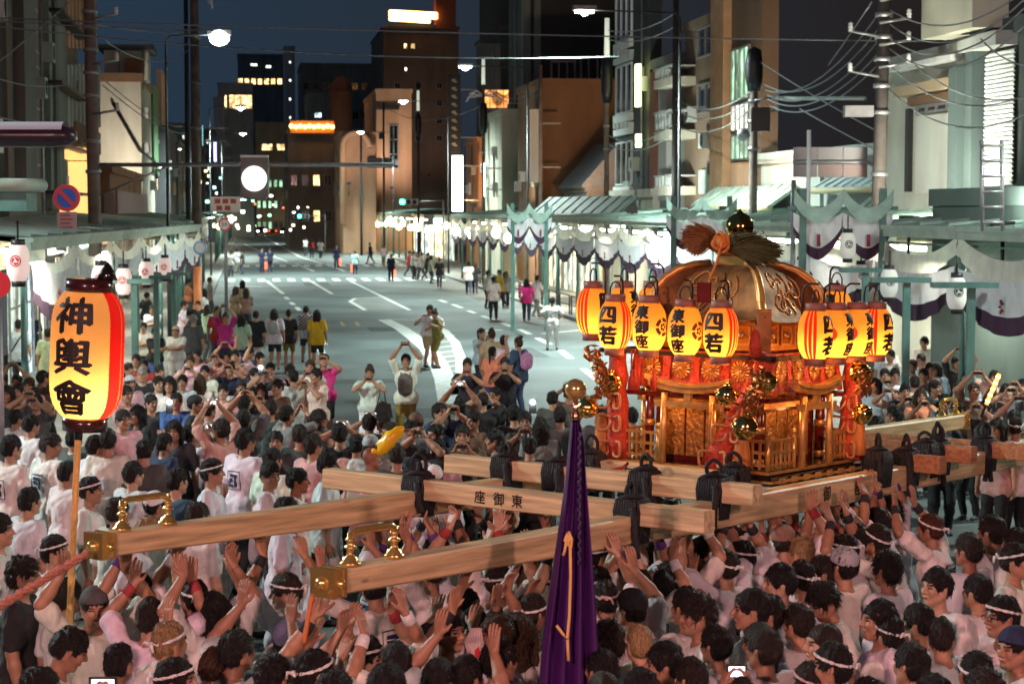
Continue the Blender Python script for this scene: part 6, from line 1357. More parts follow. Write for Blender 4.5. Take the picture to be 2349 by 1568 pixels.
make_pose('lift_turned', ((-.17, -.14, 1.88), (.22, -.16, 1.82)), lean=6, yaw=-40, pitch=6, elbows=((-1, -.2, 0), (1, -.2, 0)), hdir=((.05, -.3, 1), (-.05, -.3, 1)), hn=((0, -.6, .6), (0, -.6, .6)), curl=.4)
make_pose('press', ((-.2, -.34, 1.76), (.22, -.33, 1.8)), lean=9, pitch=-6, hdir=((.1, -.1, 1), (-.1, -.1, 1)), elbows=((-1, 0, -.4), (1, 0, -.4)), feet=((-.12, .1, 0), (.12, -.12, 0)), curl=.2)
make_pose('press_turned', ((-.16, -.3, 1.84), (.24, -.38, 1.74)), lean=8, yaw=-38, pitch=4, hdir=((.1, -.1, 1), (-.1, -.2, 1)), elbows=((-1, 0, -.4), (1, 0, -.4)), feet=((-.12, .1, 0), (.12, -.12, 0)), curl=.25)
make_pose('reach', ((-.16, -.56, 1.62), (.12, -.6, 1.66)), lean=20, yaw=10, pitch=-18, hdir=((0, -.5, 1), (0, -.5, 1)), elbows=((-.8, 0, -.8), (.8, 0, -.8)), feet=((-.12, .22, 0), (.12, -.1, 0)), curl=.3)
make_pose('one_arm', ((-.2, -.3, 1.84), (.27, -.06, .92)), lean=5, yaw=22, hdir=((.1, -.1, 1), (0, -.1, -1)), hn=((0, -1, 0), (-1, 0, 0)), elbows=((-1, 0, -.4), (.4, 1, 0)), curl=.3)
make_pose('stand', ((-.26, -.05, .86), (.26, -.04, .87)), lean=1, hdir=DN, hn=INW, elbows=((-.4, 1, 0), (.4, 1, 0)), curl=.5)
make_pose('stand_left', ((-.26, -.06, .87), (.26, -.02, .86)), lean=2, yaw=-52, pitch=5, hdir=DN, hn=INW, elbows=((-.4, 1, 0), (.4, 1, 0)), curl=.5, feet=((-.11, -.1, 0), (.11, .1, 0)))
make_pose('head_down', ((-.25, -.1, .88), (.25, -.08, .9)), lean=12, yaw=20, pitch=24, hdir=DN, hn=INW, elbows=((-.4, 1, 0), (.4, 1, 0)), curl=.5, feet=((-.11, -.16, 0), (.11, .16, 0)))
make_pose('walk', ((-.26, -.24, .92), (.26, .2, .9)), lean=4, hdir=((0, -.4, -1), (0, .2, -1)), hn=INW, elbows=((-.4, 1, 0), (.4, 1, 0)), curl=.5, feet=((-.09, .3, .04), (.09, -.28, 0)))
make_pose('photo_high', ((-.085, -.25, 1.62), (.085, -.25, 1.62)), lean=-2, pitch=-8, hdir=((.35, -.2, 1), (-.35, -.2, 1)), hn=((1, -.4, 0), (-1, -.4, 0)), elbows=((-1, -.3, -.5), (1, -.3, -.5)), curl=1.0, hem=.84)
make_pose('photo_over', ((-.1, -.16, 1.86), (.1, -.16, 1.86)), lean=-3, pitch=-6, hdir=((.5, -.2, 1), (-.5, -.2, 1)), hn=((1, -.4, 0), (-1, -.4, 0)), elbows=((-1, -.2, -.1), (1, -.2, -.1)), curl=1.0, hem=.84)
make_pose('photo_face', ((-.08, -.27, 1.46), (.08, -.27, 1.46)), lean=1, hdir=((.35, -.2, 1), (-.35, -.2, 1)), hn=((1, -.4, 0), (-1, -.4, 0)), elbows=((-1, -.2, -.9), (1, -.2, -.9)), curl=1.0, hem=.86, female=True, sleeve=.45)
make_pose('hips', ((-.2, -.08, 1.02), (.2, -.08, 1.02)), lean=0, hdir=((.6, -.6, -.3), (-.6, -.6, -.3)), hn=((.5, .5, 0), (-.5, .5, 0)), elbows=((-1, .6, 0), (1, .6, 0)), curl=.4, feet=((-.16, 0, 0), (.16, 0, 0)))
make_pose('arms_folded', ((.1, -.24, 1.2), (-.1, -.27, 1.16)), lean=2, hdir=((1, .1, .1), (-1, .1, .1)), hn=((0, 1, 0), (0, 1, 0)), elbows=((-1, -.1, -.8), (1, -.1, -.8)), curl=.4, hem=.86)
make_pose('hug', ((-.36, -.22, 1.3), (.3, -.26, 1.12)), lean=6, yaw=-30, pitch=10, hdir=((-.5, -.6, .1), (-.6, -.5, 0)), hn=((.5, -.5, 0), (-.3, .8, 0)), elbows=((-.6, .3, -.6), (.8, .1, -.6)), curl=.4, hem=.86)
make_pose('wave', ((-.3, -.12, 1.85), (.26, -.04, .87)), lean=1, yaw=15, hdir=((-.2, 0, 1), (0, -.1, -1)), hn=((0, -1, 0), (-1, 0, 0)), elbows=((-1, 0, -.3), (.4, 1, 0)), curl=.5, hem=.86, sleeve=.5)
# heads of hair and head gear in head space
HAIR = {}
def hair(name, kind, seed):
    h = Field(V3(-.16, -.17, -.42 if kind in ('long', 'tail') else -.15), V3(.16, .24, .2), .0072); th = {'buzz': .003, 'short': .009, 'shaggy': .015, 'long': .014, 'tail': .009, 'bun': .009, 'spiky': .013}[kind]
    h.ell((0, .014, .036), (.075 + th * .75, .095 + th * .85, .088 + th * 1.0), None, .01); h.ell((0, .04, -.01), (.07 + th * .7, .07 + th * .8, .075), None, .02)
    if kind == 'long':
        for x in (-.05, 0, .05): h.cone((x, .05, 0), (x * 1.2, .085, -.34), .06, .04, .03)
        for sx in (-1, 1): h.cone((sx * .07, .0, .02), (sx * .085, -.0, -.2), .028, .022, .02)
    if kind == 'tail': h.cone((0, .1, .06), (0, .14, .03), .035, .035, .01); h.cone((0, .14, .03), (0, .14, -.25), .034, .012, .01)
    if kind == 'bun': h.ell((0, .07, .125), (.045, .045, .042), None, .01)
    h.wrinkle({'buzz': .001, 'short': .008, 'shaggy': .013, 'spiky': .016}.get(kind, .006), 120 if kind != 'spiky' else 150, seed, .35)
    h.ell((0, -.10, -.045), (.066, .072, .093 if kind != 'shaggy' else .083), None, .012, cut=True)
    for sx in (-1, 1):
        if kind != 'long': h.ell((sx * .088, .0, -.05), (.03, .045, .05), None, .01, cut=True)
    if kind not in ('long', 'tail'): h.keep((0, .05, -.085), V3(0, .25, 1) / 1.03)
    P, Q = h.nets(); g = np.random.RandomState(seed + 50); nb = {'buzz': 500, 'long': 1500, 'spiky': 1300}.get(kind, 1100); sel = g.randint(0, len(Q), nb); A = P[Q[sel]]; c0 = A.mean(1); nr = np.cross(A[:, 2] - A[:, 0], A[:, 3] - A[:, 1]); nr /= np.linalg.norm(nr, axis=1)[:, None] + 1e-9
    fl = c0 - V3(0, .05, .16); fl[:, 2] -= .03; fl -= nr * (fl * nr).sum(1)[:, None]; fl /= np.linalg.norm(fl, axis=1)[:, None] + 1e-9; fl += g.normal(size=fl.shape) * .3; sd = np.cross(fl, nr); sd /= np.linalg.norm(sd, axis=1)[:, None] + 1e-9
    ln = {'buzz': .006, 'short': .024, 'shaggy': .036, 'spiky': .04, 'long': .06}.get(kind, .025) * g.uniform(.6, 1.2, (nb, 1)); w_ = .0022 if kind != 'buzz' else .001; lift = {'spiky': .018, 'shaggy': .008, 'short': .004}.get(kind, .003)
    B0 = np.stack([c0 - sd * w_ - fl * ln * .3, c0 + sd * w_ - fl * ln * .3, c0 + sd * w_ * .8 + fl * ln * .4 + nr * lift * .8, c0 - sd * w_ * .8 + fl * ln * .4 + nr * lift * .8], 1).reshape(-1, 3); B1 = np.stack([c0 - sd * w_ * .8 + fl * ln * .4 + nr * lift * .8, c0 + sd * w_ * .8 + fl * ln * .4 + nr * lift * .8, c0 + sd * w_ * .15 + fl * ln + nr * lift * .7, c0 - sd * w_ * .15 + fl * ln + nr * lift * .7], 1).reshape(-1, 3)
    Fb = np.arange(nb * 4).reshape(-1, 4); HAIR[name] = np_mesh('hair', [(P, Q), (B0, Fb), (B1, Fb)], [M_HAIR])
for i, k in enumerate(('short', 'short', 'shaggy', 'spiky', 'buzz', 'long', 'tail', 'bun', 'shaggy')): hair('%s%d' % (k, i), k, i + 3)
HK = {'short': ['short0', 'short1'], 'shaggy': ['shaggy2', 'shaggy8'], 'spiky': ['spiky3'], 'buzz': ['buzz4'], 'long': ['long5'], 'tail': ['tail6'], 'bun': ['bun7']}
def ellring(z0, tilt, rx=.089, ry=.110, n=28): return [Vector((rx * math.cos(a), .014 + ry * math.sin(a), z0 + tilt * math.sin(a))) for a in np.linspace(0, 2 * math.pi, n + 1)[:-1]]
m = MB(); E1 = ellring(.045, -.03)
for k in range(2): m.tube([p + Vector((.0, 0, .005 * math.cos(i * 1.3 + k * 3.14))) + (p - Vector((0, .014, p.z))).normalized() * .002 * math.sin(i * 1.3 + k * 3.14) for i, p in enumerate(E1)], .006, 6, closed=True)
m.ball((0, .132, .018), .017, 6); m.tube([(0, .135, .018), (.03, .15, .03), (.05, .15, .01)], [.012, .011, .008], 5); m.tube([(0, .135, .018), (-.03, .152, .02), (-.045, .15, -.02)], [.012, .011, .008], 5); HEADBAND = m.mesh('headband', M_KNIT)
def cap_mesh(brim):
    h = Field(V3(-.15, -.24, -.05), V3(.15, .16, .17), .0072); h.ell((0, .014, .045), (.092, .115, .098), None, .01)
    if brim: h.ell((0, -.115, .035), (.075, .075, .009), None, .01)
    h.keep((0, 0, .03), V3(0, .28, 1) / 1.04); return np_mesh('cap', [h.nets()], [M_CLOTH])
CAP = cap_mesh(True); SCARF = cap_mesh(False)
m = MB()
for sx in (-1, 1): m.tube([(sx * .031 + .021 * math.cos(a), -.108, .004 + .017 * math.sin(a)) for a in np.linspace(0, 6.283, 13)[:-1]], .0025, 5, closed=True); m.tube([(sx * .052, -.106, .008), (sx * .08, .0, .008)], .0022, 5)
m.tube([(-.01, -.11, .008), (.01, -.11, .008)], .0022, 5); GLASSES = m.mesh('glasses', M_BLACK)
PEOPLE = []
BLK_, DKB, BRN, BLD, GRY, RED_ = (.012, .010, .010), (.025, .017, .013), (.07, .035, .018), (.38, .24, .11), (.3, .29, .28), (.09, .03, .02)
WHT_ = (.74, .72, .71)
def person(x, y, h, rz, pose, shirt=WHT_, pants=(.6, .58, .57), hairk='short', hairc=BLK_, skin=None, band=None, wrist=None, cap=None, scarf=None, prnt=False, shorts=False, glasses=False, mirror=False, group=None, desc=None, act=None, z=0.):
    Dp = POSES[pose]; s = h / 1.72; sk = skin or rng.choice(((.42, .22, .13), (.38, .19, .115), (.46, .26, .17), (.33, .165, .1)))
    o = mk('person', Dp['body'], None, loc=(x, y, z), rotz=rz, color=sk); wv = rng.uniform(.95, 1.06); o.scale = ((-s if mirror else s) * wv, s * rng.uniform(.96, 1.05), s)
    mk('shirt', Dp['shirt'], o, color=tuple(min(1, c * rng.uniform(.86, 1.08)) for c in shirt)); mk('trousers', Dp['trousers_short' if shorts else 'trousers_long'], o, color=pants)
    Hm = Dp['head']
    if hairk: mk('hair', HAIR[rng.choice(HK[hairk])], o, color=hairc, mw=Hm @ Matrix.Rotation(rng.uniform(-.12, .12), 4, 'Z') @ Matrix.Diagonal((rng.uniform(.97, 1.05), rng.uniform(.98, 1.05), rng.uniform(.97, 1.06), 1)))
    if band: mk('headband', HEADBAND, o, color=band, mw=Hm)
    if cap: mk('cap', CAP, o, color=cap, mw=Hm)
    if scarf: mk('head_scarf', SCARF, o, color=scarf, mw=Hm)
    if glasses: mk('glasses', GLASSES, o, mw=Hm)
    for i in (0, 1):
        if wrist and wrist[i]: mk('wristband', Dp['bands'][i], o, color=wrist[i])
    if prnt and not mirror: mk('back_print', Dp['print'], o)
    o['category'] = 'person'
    if group: o['group'] = group
    PEOPLE.append(dict(o=o, pose=pose, shirt=shirt, hairk=hairk, hairc=hairc, band=band, cap=cap, scarf=scarf, desc=desc, act=act, x=x, y=y, h=h, group=group, glasses=glasses, mirror=mirror, rz=rz, s=s))
    return o
# ------------------------------------------------------------------ the crowd
CO = dict(w=WHT_, lg=(.5, .5, .5), g=(.25, .25, .25), dg=(.08, .08, .085), k=(.018, .018, .02), n=(.02, .03, .08), lb=(.5, .62, .68), b=(.05, .1, .3), r=(.45, .03, .03), m=(.4, .02, .2), pk=(.8, .05, .3), pp=(.75, .5, .52), o=(.75, .22, .12), y=(.7, .4, .02), ol=(.2, .16, .03), t=(.42, .32, .2), gn=(.5, .6, .45), br=(.14, .08, .05), bl=(.04, .07, .14), rose=(.6, .35, .32))
CN = {'w': 'white', 'lg': 'light grey', 'g': 'grey', 'dg': 'dark grey', 'k': 'black', 'n': 'navy', 'lb': 'pale blue', 'b': 'blue', 'r': 'red', 'm': 'magenta', 'pk': 'bright pink', 'pp': 'pale pink', 'o': 'orange', 'y': 'yellow', 'ol': 'olive', 't': 'tan', 'gn': 'pale green', 'br': 'brown', 'bl': 'dark blue', 'rose': 'dusty rose'}
HC = dict(k=BLK_, d=DKB, b=BRN, l=BLD, g=GRY, r=RED_)
DIR = {'T': 0, 'A': 180, 'L': -90, 'R': 90, 'AR': 140, 'AL': -140, 'TR': 40, 'TL': -40}
PU0, PA = Vector((-1.8, 10.8, 0)), Vector((.602, .799, 0)); PB = Vector((.799, -.602, 0))
POLE_O = (PU0 - PB * .95, PU0 + PB * .95)
def pole_near(p):
    best = None
    for o in POLE_O:
        t = max(.1, min(12.9, (p - o).dot(PA))); q = o + PA * t
        if best is None or (q - p).length < best[0]: best = ((q - p).length, q)
    for y, x0, x1, zt, h, mt in BEAMS:
        c = SM @ Vector((0, y, 0)); c.z = 0; t = max(x0, min(x1, (p - c).dot(PB))); q = c + PB * t
        if (q - p).length < best[0] - .15: best = ((q - p).length, q)
    return best
TAKEN = []
def put(u, v, d='P', pose=None, shirt='w', pants=None, hr='short', hc='k', h=None, **k):
    hc = 'd' if hc == 'k' and rng.random() < .3 else hc
    bearer = d == 'P'; h = h or (rng.uniform(1.62, 1.72) if bearer else rng.uniform(1.60, 1.74)); p = atZ(u, v, h + .01)
    for _ in range(6): p = atZ(u, v, h + .01 + gz(p.y))
    zg = gz(p.y); p.z = 0
    if bearer:
        dist, q = pole_near(p); dv = q - p; ang = math.atan2(dv.x, -dv.y) + rng.uniform(-.3, .3)
        if dist < .12: ang = rng.uniform(-.5, .5) + R(150)
        pose = pose or (rng.choice(('lift', 'lift_turned')) if dist < .34 else rng.choice(('lift', 'press', 'lift_turned', 'press_turned', 'one_arm')) if dist < .62 else 'reach' if dist < 1.0 else rng.choice(('press', 'stand_left', 'one_arm', 'reach', 'reach')))
        k.setdefault('group', 'bearers in white around the shrine poles'); k.setdefault('mirror', rng.random() < .4)
        if 'wrist' not in k and pose not in ('stand', 'stand_left', 'head_down'):
            c = rng.choice((None, None, (.75, .74, .72), (.75, .74, .72), (.02, .02, .025), (.02, .02, .025), (.1, .04, .22), (.35, .04, .05))); k['wrist'] = (c, c if rng.random() < .7 else None)
        if 'band' not in k and not k.get('scarf') and not k.get('cap') and rng.random() < .34: k['band'] = (.75, .73, .72)
        if rng.random() < .8 and not k['mirror']: k['prnt'] = True
    else: ang = R(DIR[d] if isinstance(d, str) else d); pose = pose or 'stand'
    sc = CO[shirt] if isinstance(shirt, str) else shirt
    pn = CO[pants] if isinstance(pants, str) else (pants or ((.6, .58, .57) if bearer or shirt == 'w' and v > 1000 else rng.choice(((.03, .03, .035), (.05, .06, .1), (.2, .18, .15), (.08, .08, .09)))))
    o = person(p.x, p.y, h, ang, pose, sc, pn, hr, HC[hc], z=zg, **k); PEOPLE[-1]['cn'] = CN.get(shirt, 'patterned'); PEOPLE[-1]['u'] = u; PEOPLE[-1]['v'] = v; PEOPLE[-1]['b'] = bearer; TAKEN.append((p.x, p.y)); return o
PHONES = []
def photo(o, lit=True, col=(.02, .02, .022), flash=False, label=None):
    PHONES.append((o, lit, col, flash, label))
# --- people on the open road
road_people = 'people standing on the open road'
put(587, 713, 'A', 'stand', 'k', 'w', hc='k', desc='in a black tank top and white trousers seen from behind', group=road_people)
bk1 = put(629, 709, 'A', 'stand', 'w', 'k', 'long', shorts=True, desc='with long black hair and a white top seen from behind', group=road_people)
put(662, 710, 'A', 'stand', 'k', 'ol', shorts=True, desc='in a black tee and olive shorts seen from behind', group=road_people)
ck = put(702, 702, 'A', 'stand', 'lg', 'k', shorts=True, desc='in a black and white checked shirt seen from behind', group=road_people)
put(727, 711, 'A', 'stand', 'y', 'k', 'long', shorts=True, desc='in a yellow top with long black hair', group=road_people)
c1 = put(983, 698, 30, 'hug', 'w', 't', shorts=True, h=1.74, desc='in a white tee with an arm round a friend', group='pair hugging on the road')
c2 = put(1004, 710, -75, 'hug', 'ol', 'ol', 'bun', 'b', h=1.62, shorts=True, mirror=True, desc='in an olive dress leaning into a hug', group='pair hugging on the road')
put(1267, 682, 'A', 'hips', 'w', 'w', hc='k', desc='all in white with hands on hips, alone on the road', group=road_people)
put(1132, 634, 'A', 'stand', 'w', 'k', desc='in a white shirt and black trousers by the far kerb', group=road_people)
pk_ = put(931, 812, 'T', 'photo_over', 'w', 'ol', h=1.76, desc='in a white tee raising both arms, backpack on the chest', group=road_people); photo(pk_)
wm = put(848, 840, 'T', 'photo_face', 'w', 'w', 'bun', 'b', h=1.6, desc='in a white top filming, black handbag at the hip', group=road_people); photo(wm, False)
fl = put(1103, 752, 'TR', 'photo_face', 'lb', 'k', 'tail', desc='in a pale patterned shirt taking a picture', group=road_people); photo(fl)
put(1128, 755, 'A', 'stand', 't', 'k', 'bun', 'b', desc='with a hair bun behind the woman in orange', group=road_people); put(1128, 795, 'AR', 'wave', 'o', 'b', 'tail', desc='in an orange tank top and blue jeans raising one arm', group=road_people)
put(1155, 770, 'A', 'stand', 'w', 'k', desc='in a plain white shirt beside the woman in orange', group=road_people); bk2 = put(1191, 774, 'AL', 'stand', 'bl', 'bl', 'bun', 'b', h=1.66, desc='in a dark teal dress with a pink backpack', group=road_people)
a = put(1072, 822, 'T', 'photo_face', 'k', 'k', desc='in black holding a maroon phone to the face', group=road_people); photo(a, False, (.25, .03, .06))
a = put(1158, 820, 'T', 'photo_face', 'k', 'k', cap=CO['k'], desc='in a black cap aiming a camera', group=road_people); photo(a)
# --- police and stewards far off
for u, v, dd, g in ((600, 569, 'TR', 1), (619, 569, 'AL', 1), (814, 575, 'A', 1), (772, 562, 'T', 1), (897, 583, 'T', 1)):
    o = put(u, v, dd, 'stand', 'lb' if u == 814 else 'n', 'n', cap=CO['n'], hr=None, desc='in dark uniform holding a glowing red baton, ' + {600: 'left of two on the far crossing', 619: 'right of two on the far crossing', 814: 'standing in the middle of the crossing', 772: 'small, by the far right kerb', 897: 'beside the right end of the crossing'}[u], group='police with glowing batons')
    q = POSES['stand']['palm'][1]; M = o.matrix_basis
    t = thing('traffic_baton', 'glowing red traffic baton held by ' + {600: 'the left far officer', 619: 'the right far officer', 814: 'the officer on the crossing', 772: 'the small officer by the far kerb', 897: 'the officer at the right end of the crossing'}[u], 'baton', M @ Vector(q.tolist()), 0, 'glowing red batons')
    m = MB(); m.tube([(0, -.02, -.05), (0, -.02, .1)], .025, 6); m.build('grip', M_BLACK, t); m = MB(); m.tube([(0, -.02, -.06), (0, -.03, -.55)], .035, 8); m.build('light_tube', mat('baton_red', (1, .05, .02), emit=7, ecol=(1, .06, .015)), t)
# --- strollers on the pavements
for i, (u, v, sh, hk_) in enumerate(((938, 575, 'r', 'short'), (947, 577, 'w', 'short'), (957, 580, 'w', 'long'), (968, 578, 'w', 'short'), (980, 580, 'k', 'short'), (988, 586, 'gn', 'long'), (1008, 592, 'k', 'short'), (1075, 600, 'w', 'short'), (1090, 604, 'k', 'long'), (1118, 620, 'w', 'short'), (1148, 618, 'y', 'short'), (1160, 622, 'g', 'long'), (1208, 640, 'pk', 'long'), (1230, 632, 'w', 'short'), (880, 562, 'w', 'short'), (850, 556, 'n', 'short'), (700, 545, 'w', 'short'), (715, 548, 'r', 'long'), (735, 550, 'w', 'short'),
                                      (407, 633, 'w', 'short'), (430, 640, 'o', 'short'), (469, 663, 'w', 'long'), (480, 636, 'g', 'short'), (455, 690, 'k', 'short'), (334, 670, 'k', 'short'), (350, 700, 'w', 'short'), (418, 690, 'lg', 'short'), (540, 658, 'br', 'long'), (556, 643, 't', 'long'), (564, 662, 'br', 'long'), (499, 703, 'r', 'long'), (474, 700, 'gn', 'long'), (553, 722, 'gn', 'long'), (440, 712, 'dg', 'short'), (529, 575, 'w', 'short'), (543, 570, 'w', 'short'), (556, 574, 'k', 'short'))):
    put(u, v, rng.choice(('A', 'T', 'R', 'L', 'AR')), rng.choice(('walk', 'stand', 'walk', 'arms_folded')), sh, None, hk_, rng.choice('kkdb'), group='strollers on the pavements')
